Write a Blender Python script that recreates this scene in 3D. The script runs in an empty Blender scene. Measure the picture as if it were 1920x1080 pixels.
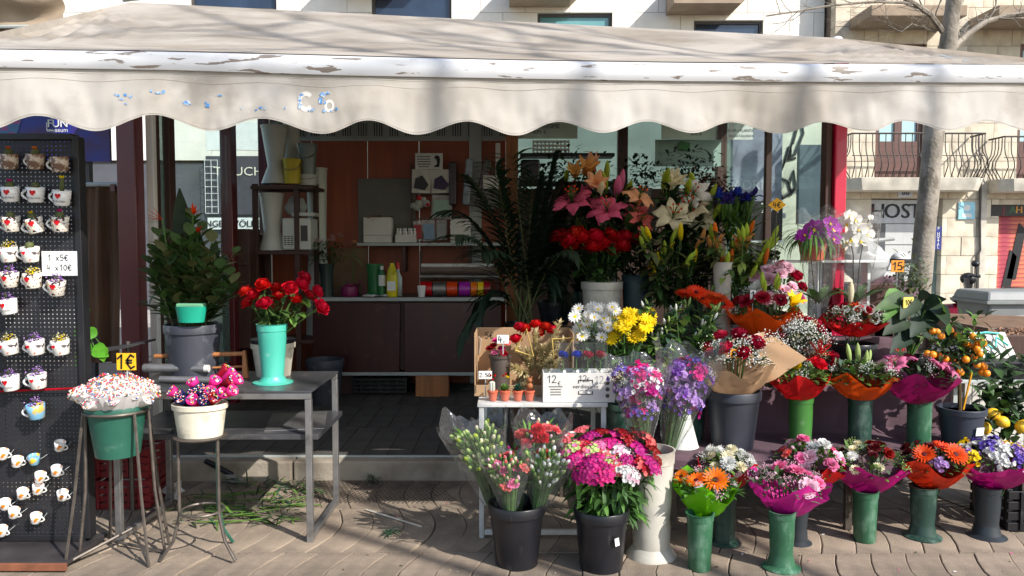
import bpy, math, random
from mathutils import Vector, Matrix, Euler, noise
PI = math.pi
rnd = random.Random(11)
scn = bpy.context.scene
COL = scn.collection
rad = math.radians

# ------------------------------------------------------------------ camera
F_PX, CAM_H, PITCH = 1450.0, 1.5, math.atan(80 / 1450.0)
cam_d = bpy.data.cameras.new('camera')
cam = bpy.data.objects.new('camera', cam_d)
COL.objects.link(cam)
cam.location = (0, 0, CAM_H)
cam.rotation_euler = (PI / 2 - PITCH, 0, 0)
cam_d.sensor_width = 36.0
cam_d.lens = 36.0 * F_PX / 1920.0
cam_d.clip_start = 0.05
cam_d.clip_end = 400
scn.camera = cam

# ------------------------------------------------------------------ sky and sun
SUN_EL = rad(37.5)
SUN_AZ = math.atan2(0.75, -0.66)          # from +Y towards +X
world = bpy.data.worlds.new('World')
scn.world = world
world.use_nodes = True
wn = world.node_tree
bg = wn.nodes['Background']
sky = wn.nodes.new('ShaderNodeTexSky')
sky.sky_type = 'NISHITA'
sky.sun_disc = False
sky.sun_elevation = SUN_EL
sky.sun_rotation = SUN_AZ
wn.links.new(sky.outputs[0], bg.inputs[0])
bg.inputs[1].default_value = 0.15
sun_d = bpy.data.lights.new('sun', 'SUN')
sun_d.energy = 4.0
sun_d.angle = rad(0.53)
sun_d.color = (1.0, 0.96, 0.91)
sun = bpy.data.objects.new('sun', sun_d)
COL.objects.link(sun)
sdir = Vector((math.cos(SUN_EL) * math.sin(SUN_AZ), math.cos(SUN_EL) * math.cos(SUN_AZ), math.sin(SUN_EL)))
sun.rotation_euler = sdir.to_track_quat('Z', 'Y').to_euler()
sun.location = sdir * 30
scn.view_settings.view_transform = 'Standard'
scn.view_settings.look = 'None'
scn.view_settings.exposure = 0.68
scn.view_settings.gamma = 1.0
scn.view_settings.use_curve_mapping = False
scn.render.engine = 'CYCLES'
scn.cycles.use_denoising = True
scn.cycles.max_bounces = 8
scn.cycles.transparent_max_bounces = 24
scn.cycles.caustics_reflective = False
scn.cycles.caustics_refractive = False

# ------------------------------------------------------------------ pixel to place
ct, st = math.cos(PITCH), math.sin(PITCH)
def _ray(x, y):
    a = (x - 960) / F_PX; b = (540 - y) / F_PX
    return (a, ct + b * st, -st + b * ct)
def at(x, y, Y):
    d = _ray(x, y); t = Y / d[1]
    return Vector((d[0] * t, Y, CAM_H + d[2] * t))
def gnd(x, y, z=0.0):
    d = _ray(x, y); t = (z - CAM_H) / d[2]
    return Vector((d[0] * t, d[1] * t, z))
def mpp(Y): return Y / F_PX

# ------------------------------------------------------------------ materials
def S(r, g, b):
    f = lambda c: (c / 255 / 12.92) if c / 255 <= 0.04045 else ((c / 255 + 0.055) / 1.055) ** 2.4
    return (f(r), f(g), f(b))
MATS = {}
def mat(name, col, rough=0.6, metal=0.0, var=0.15, scale=6.0, bump=0.0, bscale=40.0, trans=0.0, spec=0.5,
        col2=None, thr=None, rv=0.0, hv=0.0, det=5.0, coat=0.0, stretch=None, wear=None):
    if name in MATS: return MATS[name]
    m = bpy.data.materials.new(name); m.use_nodes = True
    nt = m.node_tree; N = nt.nodes; L = nt.links
    b = N['Principled BSDF']
    b.inputs['Roughness'].default_value = rough
    b.inputs['Metallic'].default_value = metal
    b.inputs['Specular IOR Level'].default_value = spec
    b.inputs['Coat Weight'].default_value = coat
    tc = N.new('ShaderNodeTexCoord'); mp = N.new('ShaderNodeMapping')
    if stretch: mp.inputs['Scale'].default_value = stretch
    L.new(tc.outputs['Object'], mp.inputs[0])
    no = N.new('ShaderNodeTexNoise')
    no.inputs['Scale'].default_value = scale; no.inputs['Detail'].default_value = det
    L.new(mp.outputs[0], no.inputs['Vector'])
    cr = N.new('ShaderNodeValToRGB')
    lo, hi = thr if thr else (0.3, 0.7)
    cr.color_ramp.elements[0].position = lo; cr.color_ramp.elements[1].position = hi
    c2 = col2 if col2 else tuple(min(1, c * (1 + var)) for c in col)
    c1 = col if col2 else tuple(c * (1 - var) for c in col)
    cr.color_ramp.elements[0].color = (*c1, 1); cr.color_ramp.elements[1].color = (*c2, 1)
    L.new(no.outputs['Fac'], cr.inputs[0])
    out = cr.outputs[0]
    if wear:                                  # stains or scuffs: (colour, scale, lo, hi, amount)
        wc, ws, w0, w1, wa = wear[:5]
        m3 = N.new('ShaderNodeMapping'); m3.inputs['Location'].default_value = (3.7, 1.9, 8.3)
        if len(wear) > 5: m3.inputs['Scale'].default_value = wear[5]
        L.new(tc.outputs['Object'], m3.inputs[0])
        n3 = N.new('ShaderNodeTexNoise'); n3.inputs['Scale'].default_value = ws; n3.inputs['Detail'].default_value = 9; n3.inputs['Roughness'].default_value = .65
        L.new(m3.outputs[0], n3.inputs['Vector'])
        r3 = N.new('ShaderNodeMapRange'); r3.inputs['From Min'].default_value = w0; r3.inputs['From Max'].default_value = w1; r3.inputs['To Max'].default_value = wa
        L.new(n3.outputs['Fac'], r3.inputs[0])
        x3 = N.new('ShaderNodeMix'); x3.data_type = 'RGBA'
        L.new(r3.outputs[0], x3.inputs[0]); L.new(out, x3.inputs[6]); x3.inputs[7].default_value = (*wc, 1); out = x3.outputs[2]
    if rv or hv:
        oi = N.new('ShaderNodeObjectInfo'); hs = N.new('ShaderNodeHueSaturation')
        mr = N.new('ShaderNodeMapRange'); mr.inputs['To Min'].default_value = 1 - rv; mr.inputs['To Max'].default_value = 1 + rv
        L.new(oi.outputs['Random'], mr.inputs[0]); L.new(mr.outputs[0], hs.inputs['Value'])
        if hv:
            m2 = N.new('ShaderNodeMapRange'); m2.inputs['To Min'].default_value = 0.5 - hv; m2.inputs['To Max'].default_value = 0.5 + hv
            ml = N.new('ShaderNodeMath'); ml.operation = 'FRACT'
            mm = N.new('ShaderNodeMath'); mm.operation = 'MULTIPLY'; mm.inputs[1].default_value = 7.31
            L.new(oi.outputs['Random'], mm.inputs[0]); L.new(mm.outputs[0], ml.inputs[0]); L.new(ml.outputs[0], m2.inputs[0])
            L.new(m2.outputs[0], hs.inputs['Hue'])
        L.new(out, hs.inputs['Color']); out = hs.outputs[0]
    L.new(out, b.inputs['Base Color'])
    if bump:
        n2 = N.new('ShaderNodeTexNoise'); n2.inputs['Scale'].default_value = bscale; n2.inputs['Detail'].default_value = 4
        L.new(mp.outputs[0], n2.inputs['Vector'])
        bp = N.new('ShaderNodeBump'); bp.inputs['Strength'].default_value = bump; bp.inputs['Distance'].default_value = 0.01
        L.new(n2.outputs['Fac'], bp.inputs['Height']); L.new(bp.outputs[0], b.inputs['Normal'])
    if trans:
        tr = N.new('ShaderNodeBsdfTranslucent'); mx = N.new('ShaderNodeMixShader'); mx.inputs[0].default_value = trans
        L.new(out, tr.inputs['Color']); L.new(b.outputs[0], mx.inputs[1]); L.new(tr.outputs[0], mx.inputs[2])
        L.new(mx.outputs[0], N['Material Output'].inputs['Surface'])
    MATS[name] = m
    return m
def clear_mat(name, tint=(0.93, 0.96, 0.95), gloss=0.06, rough=0.08, milky=0.0, milk=(0.8, 0.8, 0.8), bump=0.0, bscale=8, fres=1.35):
    if name in MATS: return MATS[name]
    m = bpy.data.materials.new(name); m.use_nodes = True
    nt = m.node_tree; N = nt.nodes; L = nt.links
    N.remove(N['Principled BSDF'])
    tp = N.new('ShaderNodeBsdfTransparent'); tp.inputs[0].default_value = (*tint, 1)
    gl = N.new('ShaderNodeBsdfGlossy'); gl.inputs['Roughness'].default_value = rough
    fr = N.new('ShaderNodeLayerWeight'); fr.inputs[0].default_value = .5
    pw = N.new('ShaderNodeMath'); pw.operation = 'POWER'; pw.inputs[1].default_value = 5.0
    ad = N.new('ShaderNodeMath'); ad.operation = 'MULTIPLY_ADD'; ad.inputs[1].default_value = .7; ad.inputs[2].default_value = gloss; ad.use_clamp = True
    L.new(fr.outputs['Facing'], pw.inputs[0]); L.new(pw.outputs[0], ad.inputs[0])
    mx = N.new('ShaderNodeMixShader'); L.new(ad.outputs[0], mx.inputs[0])
    L.new(tp.outputs[0], mx.inputs[1]); L.new(gl.outputs[0], mx.inputs[2])
    last = mx.outputs[0]
    if milky:
        df = N.new('ShaderNodeBsdfDiffuse'); df.inputs[0].default_value = (*milk, 1)
        m2 = N.new('ShaderNodeMixShader'); m2.inputs[0].default_value = milky
        L.new(last, m2.inputs[1]); L.new(df.outputs[0], m2.inputs[2]); last = m2.outputs[0]
    if bump:
        tc = N.new('ShaderNodeTexCoord')
        n2 = N.new('ShaderNodeTexNoise'); n2.inputs['Scale'].default_value = bscale
        L.new(tc.outputs['Object'], n2.inputs['Vector'])
        bp = N.new('ShaderNodeBump'); bp.inputs['Strength'].default_value = bump; bp.inputs['Distance'].default_value = 0.02
        L.new(n2.outputs['Fac'], bp.inputs['Height'])
        L.new(bp.outputs[0], gl.inputs['Normal']); L.new(bp.outputs[0], fr.inputs['Normal'])
    L.new(last, N['Material Output'].inputs['Surface'])
    MATS[name] = m
    return m
PET = dict(red=(196, 12, 24), darkred=(130, 8, 22), crimson=(165, 14, 40), pink=(228, 120, 165), hotpink=(214, 40, 130), palepink=(240, 190, 205),
           magenta=(176, 28, 120), purple=(138, 84, 178), violet=(112, 86, 182), lilac=(190, 150, 210), blue=(36, 60, 170),
           white=(236, 234, 226), cream=(238, 224, 190), yellow=(245, 205, 20), orange=(240, 120, 20), burnt=(225, 70, 15),
           peach=(238, 170, 130), lilypink=(226, 95, 135), coral=(240, 110, 110), maroon=(95, 20, 30), orchid=(168, 40, 170),
           budgreen=(176, 196, 120), lime=(170, 190, 60), indigo=(48, 36, 120), navy=(25, 25, 80), navyrose=(20, 50, 180), apricot=(216, 158, 84))
def petal_mat(c):
    return mat('petal_' + c, S(*PET[c]), rough=0.55, var=0.28, scale=30, trans=0.36, rv=0.2, hv=0.006, spec=0.3)
GRN = dict(dark=(40, 58, 32), mid=(62, 92, 42), fresh=(92, 132, 52), light=(140, 165, 80), grey=(95, 112, 88), olive=(92, 98, 56),
           blue=(50, 84, 62), stem=(88, 124, 60), gold=(208, 194, 146), brown=(96, 80, 50), maroon=(84, 34, 36), deep=(30, 52, 34), pothos=(90, 160, 40))
def leaf_mat(c):
    return mat('leaf_' + c, S(*GRN[c]), rough=0.58, var=0.3, scale=14, trans=0.25, rv=0.15, hv=0.01, spec=0.4)

# ------------------------------------------------------------------ mesh builder
class MB:
    def __init__(s): s.v = []; s.f = []; s.m = []
    def add(s, vs, fs, mi=0):
        n = len(s.v); s.v += [tuple(v) for v in vs]
        s.f += [tuple(i + n for i in f) for f in fs]; s.m += [mi] * len(fs)
        return s
    def box(s, c, d, mi=0, rz=0, rot=None):
        hx, hy, hz = d[0] / 2, d[1] / 2, d[2] / 2
        vs = [Vector((x, y, z)) for z in (-hz, hz) for y in (-hy, hy) for x in (-hx, hx)]
        if rot is not None: M = Euler(rot).to_matrix(); vs = [M @ v for v in vs]
        elif rz: M = Matrix.Rotation(rz, 3, 'Z'); vs = [M @ v for v in vs]
        c = Vector(c)
        return s.add([v + c for v in vs], [(0, 2, 3, 1), (4, 5, 7, 6), (0, 1, 5, 4), (2, 6, 7, 3), (0, 4, 6, 2), (1, 3, 7, 5)], mi)
    def lathe(s, prof, n=20, mi=0, M=None, sx=1, sy=1):
        vs = []; fs = []
        for r, z in prof:
            for k in range(n):
                a = 2 * PI * k / n
                v = Vector((r * math.cos(a) * sx, r * math.sin(a) * sy, z))
                vs.append(M @ v if M else v)
        for i in range(len(prof) - 1):
            for k in range(n):
                k2 = (k + 1) % n
                fs.append((i * n + k, i * n + k2, (i + 1) * n + k2, (i + 1) * n + k))
        if prof[0][0] > 1e-4: fs.append(tuple(range(n - 1, -1, -1)))
        if prof[-1][0] > 1e-4: fs.append(tuple((len(prof) - 1) * n + k for k in range(n)))
        return s.add(vs, fs, mi)
    def tube(s, pts, r, n=6, mi=0, cap=True):
        pts = [Vector(p) for p in pts]; vs = []; fs = []
        up = Vector((0, 0, 1)); prev = None
        for i, p in enumerate(pts):
            t = (pts[min(i + 1, len(pts) - 1)] - pts[max(i - 1, 0)])
            t = t.normalized() if t.length > 1e-9 else Vector((0, 0, 1))
            if prev is None:
                a = t.cross(up);  a = a if a.length > 1e-3 else t.cross(Vector((1, 0, 0)))
            else: a = prev - t * prev.dot(t)
            a = a.normalized() if a.length > 1e-6 else t.orthogonal().normalized()
            prev = a; b = t.cross(a)
            ri = r[i] if isinstance(r, (list, tuple)) else r
            for k in range(n):
                q = 2 * PI * k / n
                vs.append(p + (a * math.cos(q) + b * math.sin(q)) * ri)
        for i in range(len(pts) - 1):
            for k in range(n):
                k2 = (k + 1) % n
                fs.append((i * n + k, i * n + k2, (i + 1) * n + k2, (i + 1) * n + k))
        if cap:
            fs.append(tuple(range(n - 1, -1, -1))); fs.append(tuple((len(pts) - 1) * n + k for k in range(n)))
        return s.add(vs, fs, mi)
    def grid(s, nu, nv, fn, mi=0, wrap=False):
        vs = [fn(i / nu, j / nv) for i in range(nu + 1) for j in range(nv + (0 if wrap else 1))]
        w = nv if wrap else nv + 1
        fs = [(i * w + j, i * w + (j + 1) % w, (i + 1) * w + (j + 1) % w, (i + 1) * w + j) for i in range(nu) for j in range(nv)]
        return s.add(vs, fs, mi)
    def ball(s, c, r, mi=0, n=6, sz=1):
        c = Vector(c); pr = []
        k = max(3, n // 2 + 1)
        for i in range(k + 1):
            a = -PI / 2 + PI * i / k; pr.append((r * math.cos(a) + 1e-5, r * math.sin(a) * sz))
        return s.lathe(pr, n, mi, Matrix.Translation(c))
    def octa(s, c, r, mi=0):
        x, y, z = c
        return s.add([(x + r, y, z), (x - r, y, z), (x, y + r, z), (x, y - r, z), (x, y, z + r), (x, y, z - r)],
                     [(0, 2, 4), (2, 1, 4), (1, 3, 4), (3, 0, 4), (2, 0, 5), (1, 2, 5), (3, 1, 5), (0, 3, 5)], mi)
    def join(s, o, M, mmap=None):
        n = len(s.v); s.v += [tuple(M @ Vector(v)) for v in o.v]
        s.f += [tuple(i + n for i in f) for f in o.f]; s.m += [(mmap[i] if mmap else i) for i in o.m]
        return s
    def prism(s, poly, y0, y1, mi=0):           # polygon in x,z extruded along y
        n = len(poly)
        vs = [(x, y0, z) for x, z in poly] + [(x, y1, z) for x, z in poly]
        fs = [tuple(range(n)), tuple(range(2 * n - 1, n - 1, -1))] + [(i, i + n, (i + 1) % n + n, (i + 1) % n) for i in range(n)]
        return s.add(vs, fs, mi)
    def mesh(s, name, mats, smooth=True):
        me = bpy.data.meshes.new(name); me.from_pydata(s.v, [], s.f)
        for m in (mats if isinstance(mats, (list, tuple)) else [mats]): me.materials.append(m)
        me.polygons.foreach_set('material_index', s.m)
        me.polygons.foreach_set('use_smooth', [smooth] * len(s.f))
        me.update(); return me
    def build(s, name, mats, parent=None, smooth=True, bevel=0, loc=None, angle=40):
        o = obj(name, s.mesh(name, mats, smooth), parent)
        if loc is not None: o.location = loc
        if bevel:
            b = o.modifiers.new('bevel', 'BEVEL'); b.width = bevel; b.segments = 2; b.limit_method = 'ANGLE'; b.angle_limit = rad(50)
        if smooth: autosmooth(o.data, angle)
        return o
def autosmooth(me, angle=40):
    try: me.set_sharp_from_angle(angle=rad(angle))
    except Exception: pass
def obj(name, me, parent=None, loc=None):
    o = bpy.data.objects.new(name, me); COL.objects.link(o)
    if parent is not None: o.parent = parent
    if loc is not None: o.location = loc
    return o
def tag(o, label, cat, group=None):
    o['label'] = label; o['category'] = cat
    if group: o['group'] = group
    return o
def thing(name, label, cat, loc=(0, 0, 0), rz=0, group=None):
    o = obj(name, None, None, loc); o.rotation_euler = (0, 0, rz)
    return tag(o, label, cat, group)
def stuff(o): o['kind'] = 'stuff'; return o
def struct(o): o['kind'] = 'structure'; return o
def aim(o, loc, d, scale=1.0, spin=0.0):
    q = Vector(d).to_track_quat('Z', 'Y')
    o.matrix_basis = Matrix.Translation(Vector(loc)) @ q.to_matrix().to_4x4() @ Matrix.Rotation(spin, 4, 'Z') @ Matrix.Scale(scale, 4)
    return o
def plank(name, size, m, parent, loc, rz=0, rot=None, bevel=0.003):
    o = MB().box((0, 0, 0), size).build(name, m, parent, smooth=False, bevel=bevel)
    o.location = loc
    if rot: o.rotation_euler = rot
    elif rz: o.rotation_euler = (0, 0, rz)
    return o

# ------------------------------------------------------------------ lettering
TXT = {}
def text_mesh(s):
    if s not in TXT:
        cu = bpy.data.curves.new('t', 'FONT'); cu.body = s; cu.align_x = 'CENTER'; cu.align_y = 'CENTER'; cu.size = 1.0; cu.resolution_u = 3
        o = bpy.data.objects.new('t', cu); COL.objects.link(o)
        bpy.context.view_layer.update()
        me = bpy.data.meshes.new_from_object(o.evaluated_get(bpy.context.evaluated_depsgraph_get()))
        TXT[s] = ([tuple(v.co) for v in me.vertices], [tuple(p.vertices) for p in me.polygons])
        bpy.data.objects.remove(o); bpy.data.curves.remove(cu); bpy.data.meshes.remove(me)
    return TXT[s]
def text(parent, s, size, loc, m, wide=1.0, rz=0, rot=None, bold=0, name='lettering', bend=None):
    vs, fs = text_mesh(s)
    mb = MB()
    for dx in ([0] if not bold else [-bold, 0, bold]):
        pts = []
        for x, y, z in vs:
            X = (x + dx) * size * wide; Z = y * size
            if bend: pts.append((math.sin(X / bend) * bend, bend - math.cos(X / bend) * bend - 0.0004 * (dx > 0), Z))
            else: pts.append((X, -0.0004 * (1 + dx * 10), Z))
        mb.add(pts, fs)
    o = mb.build(name, m, parent, smooth=False); o.location = loc
    if rot: o.rotation_euler = rot
    elif rz: o.rotation_euler = (0, 0, rz)
    return o
DIG = {'1': [[(.1, .72), (.4, 1), (.36, 0)]],
       '2': [[(.02, .8), (.15, 1), (.42, .98), (.52, .75), (.38, .42), (0, 0), (.62, .04)]],
       '0': [[(.3, 1), (.06, .7), (.05, .3), (.28, 0), (.52, .3), (.54, .7), (.3, 1)]],
       '5': [[(.55, 1), (.12, .98), (.06, .56), (.4, .6), (.55, .35), (.4, .03), (0, .08)]],
       '8': [[(.3, .52), (.08, .76), (.3, 1), (.52, .76), (.3, .52), (.05, .25), (.3, 0), (.55, .25), (.3, .52)]],
       '4': [[(.16, 1), (.02, .4), (.5, .42)], [(.42, .8), (.36, 0)]],
       '6': [[(.5, 1), (.12, .6), (.05, .25), (.28, 0), (.52, .22), (.3, .48), (.06, .3)]],
       'x': [[(.05, .6), (.45, .05)], [(.45, .62), (.03, .02)]],
       '-': [[(.05, .1), (.25, .1)]], ' ': [],
       'E': [[(.58, .85), (.34, 1), (.12, .7), (.12, .3), (.34, 0), (.6, .15)], [(0, .6), (.42, .6)], [(0, .42), (.4, .42)]]}
def hand(parent, s, h, loc, m, w=0.1, pitch=0.72, rz=0, rot=None):
    mb = MB(); x0 = -len(s) * pitch * h / 2
    for i, ch in enumerate(s):
        for line in DIG.get(ch, []):
            for (ax, az), (bx, bz) in zip(line, line[1:]):
                A = Vector((x0 + (i * pitch + ax) * h, (az - .5) * h)); B = Vector((x0 + (i * pitch + bx) * h, (bz - .5) * h))
                d = (B - A).normalized(); n = Vector((-d.y, d.x)) * w * h / 2; A -= d * w * h * .3; B += d * w * h * .3
                mb.add([(p.x, 0, p.y) for p in (A - n, B - n, B + n, A + n)], [(0, 1, 2, 3)])
    o = mb.build('lettering', m, parent, smooth=False); o.location = loc
    if rot: o.rotation_euler = rot
    elif rz: o.rotation_euler = (0, 0, rz)
    return o

# ------------------------------------------------------------------ flower heads (unit size, facing +Z)
def petal(mb, az, r0, z0, L, W, a0, a1, cup=0.12, nu=4, nv=2, peak=0.6, mi=0, ruff=0.0, tipw=0.06, twist=0.0, wav=0.0):
    ca, sa = math.cos(az), math.sin(az); pts = []
    cx, cz = r0, z0; line = []
    for i in range(nu + 1):
        u = i / nu; a = a0 + (a1 - a0) * u
        line.append((cx, cz, a))
        cx += L / nu * math.cos(a); cz += L / nu * math.sin(a)
    vs = []
    for i, (px, pz, a) in enumerate(line):
        u = i / nu
        w = W * (math.sin(PI * min(1, (u * .94 + .03)) ** (math.log(.5) / math.log(peak))) * (1 - tipw) + tipw)
        for j in range(nv + 1):
            v = 2 * j / nv - 1
            h = cup * W * (v * v) + (rnd.uniform(-ruff, ruff) if i >= nu - 1 else 0) + (wav * W * math.sin(u * 11 + v * 2 + az * 3) * abs(v) if wav else 0)
            x = px - math.sin(a) * h; z = pz + math.cos(a) * h; y = v * w
            vs.append((x * ca - y * sa, x * sa + y * ca, z + v * twist * u))
    k = nv + 1
    mb.add(vs, [(i * k + j, (i + 1) * k + j, (i + 1) * k + j + 1, i * k + j + 1) for i in range(nu) for j in range(nv)], mi)
def h_rose(seed):
    r = random.Random(seed); mb = MB()
    mb.lathe([(.02, .05), (.2, .2), (.24, .6), (.12, .95), (0, 1.0)], 7)
    for k, (n, L, W, a0, a1, r0) in enumerate([(3, 1.02, .36, 82, 104, .16), (4, 1.0, .46, 72, 98, .2), (5, .98, .52, 58, 88, .2), (5, .95, .56, 42, 62, .18), (4, .85, .5, 25, 15, .15)]):
        for i in range(n):
            petal(mb, 2 * PI * (i + r.random() * .3) / n + k * 1.1, r0 * .6, .0, L * r.uniform(.92, 1.06), W, rad(a0), rad(a1 + r.uniform(-8, 8)), cup=.35, nu=4, nv=3, peak=.62, tipw=.25)
    for i in range(5): petal(mb, 2 * PI * i / 5, .05, -.02, .5, .09, rad(5), rad(-35), nu=3, nv=1, mi=1)
    mb.tube([(0, 0, .1), (0, 0, -.5)], .06, 5, 1)
    return mb
def h_carnation(seed):
    r = random.Random(seed); mb = MB()
    for k, (n, L, a0, a1) in enumerate([(6, .55, 88, 75), (8, .7, 70, 45), (10, .85, 50, 15), (10, .95, 35, -15)]):
        for i in range(n):
            petal(mb, 2 * PI * (i + r.random() * .5) / n, .05, 0, L * r.uniform(.9, 1.1), .3, rad(a0), rad(a1 + r.uniform(-12, 12)), cup=.25, nu=3, nv=3, peak=.8, ruff=.09, tipw=.6)
    mb.lathe([(.08, -.7), (.2, -.5), (.22, 0)], 7, 1)
    return mb
def h_lily(seed):
    r = random.Random(seed); mb = MB()
    for i in range(6):
        petal(mb, 2 * PI * i / 6 + r.uniform(-.08, .08), .04, -.25, 1.28 * r.uniform(.92, 1.06), .34 if i % 2 else .26, rad(72), rad(-62 + r.uniform(-25, 25)), cup=-.3, nu=8, nv=4, peak=.48, wav=.28, tipw=.02, twist=r.uniform(-.1, .1))
    for i in range(6):
        a = 2 * PI * i / 6 + .3
        mb.tube([(0, 0, -.1), (.1 * math.cos(a), .1 * math.sin(a), .35), (.22 * math.cos(a), .22 * math.sin(a), .62)], .018, 4, 1)
        mb.ball((.24 * math.cos(a), .24 * math.sin(a), .64), .055, 2, 5)
    mb.tube([(0, 0, -.1), (0, 0, .75)], .025, 4, 1)
    mb.tube([(0, 0, -.2), (0, 0, -.6)], [.09, .04], 5, 1)
    return mb
def h_lilyhalf(seed):
    r = random.Random(seed); mb = MB()
    for i in range(6):
        petal(mb, 2 * PI * i / 6 + r.uniform(-.1, .1), .05, -.4, 1.3, .26, rad(84), rad(30 + r.uniform(-25, 20)), cup=-.25, nu=6, nv=4, wav=.2, peak=.5, tipw=.02)
    mb.tube([(0, 0, -.3), (0, 0, -.8)], [.09, .05], 5, 1)
    return mb
def h_bud(seed):
    mb = MB()
    mb.lathe([(.04, -.75), (.13, -.6), (.2, -.2), (.21, .15), (.14, .55), (.02, .8)], 6)
    mb.tube([(0, 0, -.7), (0, 0, -1.2)], .04, 4, 1)
    return mb
def h_cbud(seed):
    mb = MB()
    mb.lathe([(.12, -.75), (.3, -.45), (.34, .05), (.28, .3)], 7, 1)
    mb.lathe([(.28, .28), (.3, .5), (.22, .8), (.05, .95)], 7, 0)
    return mb
def h_daisy(seed):
    r = random.Random(seed); mb = MB()
    for k, n in enumerate((12, 11)):
        for i in range(n):
            petal(mb, 2 * PI * (i + .5 * k + r.uniform(-.15, .15)) / n, .15, .0 + .06 * k, .8, .13, rad(22 + 14 * k), rad(-14 + 12 * k + r.uniform(-8, 8)), cup=-.1, nu=3, nv=1, peak=.6, tipw=.35)
    mb.lathe([(.26, .02), (.24, .1), (.12, .17), (0, .18)], 9, 2)
    mb.tube([(0, 0, 0), (0, 0, -.7)], .05, 4, 1)
    return mb
def h_gerbera(seed):
    r = random.Random(seed); mb = MB()
    for k, (n, L) in enumerate(((20, .82), (18, .7), (14, .42))):
        for i in range(n):
            petal(mb, 2 * PI * (i + .5 * k + r.uniform(-.15, .15)) / n, .18, .03 * k, L, .095, rad(16 + 12 * k), rad(2 + 14 * k + r.uniform(-6, 6)), nu=3, nv=1, peak=.65, tipw=.3)
    mb.lathe([(.22, .06), (.2, .14), (.08, .13), (0, .1)], 10, 2)
    mb.tube([(0, 0, 0), (0, 0, -.8)], .06, 5, 1)
    return mb
def h_mum(seed):
    r = random.Random(seed); mb = MB()
    for k, (n, L, a) in enumerate(((8, .5, 82), (12, .7, 62), (14, .85, 40), (16, .95, 18), (14, .95, -2))):
        for i in range(n): petal(mb, 2 * PI * (i + r.random() * .5) / n, .06, 0, L, .11, rad(a - 8), rad(a + 14), nu=3, nv=1, peak=.65, tipw=.3, cup=.4)
    return mb
def h_dianthus(seed):
    r = random.Random(seed); mb = MB(); n = 30
    for i in range(n):
        q = math.sqrt((i + .5) / n); a = i * 2.39996
        p = Vector((q * math.cos(a), q * math.sin(a), .45 * math.sqrt(1 - q * q * .9))); d = Vector((p.x * .7, p.y * .7, .75)).normalized()
        f = MB(); sz = r.uniform(.17, .25)
        for j in range(5):
            petal(f, 2 * PI * j / 5 + r.random(), .02, 0, sz, sz * .62, rad(28), rad(-4), nu=2, nv=2, peak=.8, tipw=.6, ruff=.02)
        M = Matrix.Translation(p) @ d.to_track_quat('Z', 'Y').to_matrix().to_4x4()
        mi = 2 if r.random() < .28 else 0
        mb.join(f, M, {0: mi})
        mb.tube([p * .98, (p.x * .35, p.y * .35, -.35)], .03, 3, 1)
    return mb
def h_statice(seed):
    r = random.Random(seed); mb = MB()
    for i in range(26):
        p = Vector((r.gauss(0, .42), r.gauss(0, .42), r.gauss(.1, .16))); d = Vector((p.x, p.y, p.z + .8)).normalized()
        f = MB()
        for j in range(4): petal(f, PI * j / 2, .01, 0, r.uniform(.26, .4), .2, rad(45), rad(0), nu=2, nv=1, peak=.75, tipw=.6)
        mb.join(f, Matrix.Translation(p) @ d.to_track_quat('Z', 'Y').to_matrix().to_4x4(), {0: 0 if r.random() < .8 else 2})
    for i in range(6): mb.tube([(r.gauss(0, .3), r.gauss(0, .3), .1), (0, 0, -.9)], .025, 3, 1)
    return mb
def h_gyp(seed):
    r = random.Random(seed); mb = MB()
    for i in range(60):
        p = (r.gauss(0, .45), r.gauss(0, .45), r.gauss(.15, .3)); mb.octa(p, r.uniform(.05, .1), 0)
        if i % 3 == 0: mb.tube([p, (p[0] * .3, p[1] * .3, -.6)], .012, 3, 1)
    return mb
def h_iris(seed):
    r = random.Random(seed); mb = MB()
    for i in range(3): petal(mb, 2 * PI * i / 3, .05, .3, .8, .28, rad(62), rad(-40), nu=5, nv=2, peak=.7, cup=-.2)
    for i in range(3): petal(mb, 2 * PI * i / 3 + 1, .04, .3, .8, .2, rad(80), rad(96), nu=4, nv=2, peak=.6, cup=.3)
    mb.lathe([(.08, -1.6), (.14, -.6), (.16, .2), (.06, .4)], 6, 1)
    return mb
def h_orchid(seed):
    mb = MB()
    for a, L, W in ((90, .85, .3), (215, .85, .3), (325, .85, .3)): petal(mb, rad(a), .05, 0, L, W, rad(18), rad(-5), nu=4, nv=2, peak=.55)
    for a in (20, 160): petal(mb, rad(a), .05, .06, .95, .5, rad(20), rad(-8), nu=4, nv=3, peak=.58)
    petal(mb, rad(270), .02, .1, .4, .16, rad(60), rad(0), nu=3, nv=2, mi=2); mb.ball((0, 0, .12), .1, 2, 6)
    return mb
def h_tulip(seed):
    r = random.Random(seed); mb = MB()
    for i in range(6): petal(mb, 2 * PI * i / 6 + r.uniform(-.1, .1), .08, 0, 1.1, .34, rad(62 if i % 2 else 50), rad(104), cup=.3, nu=4, nv=2, peak=.55)
    mb.tube([(0, 0, .05), (0, 0, -.5)], .06, 5, 1)
    return mb
HEADS = {k[2:]: v for k, v in list(globals().items()) if k.startswith('h_')}
HCENT = dict(lily='burnt', daisy='yellow', gerbera='maroon', orchid='yellow')
HM = {}
def head_mesh(kind, col, cent=None, variant=0):
    key = (kind, col, cent, variant)
    if key not in HM:
        c = cent or HCENT.get(kind) or col
        HM[key] = HEADS[kind](variant * 17 + len(kind)).mesh(kind, [petal_mat(col), leaf_mat('stem'), petal_mat(c)])
    return HM[key]
HNAME = dict(bud='lily_bud', cbud='carnation_bud', lilyhalf='lily', mum='chrysanthemum', gyp='baby_breath', tulip='rose', dianthus='sweet_william')
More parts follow.
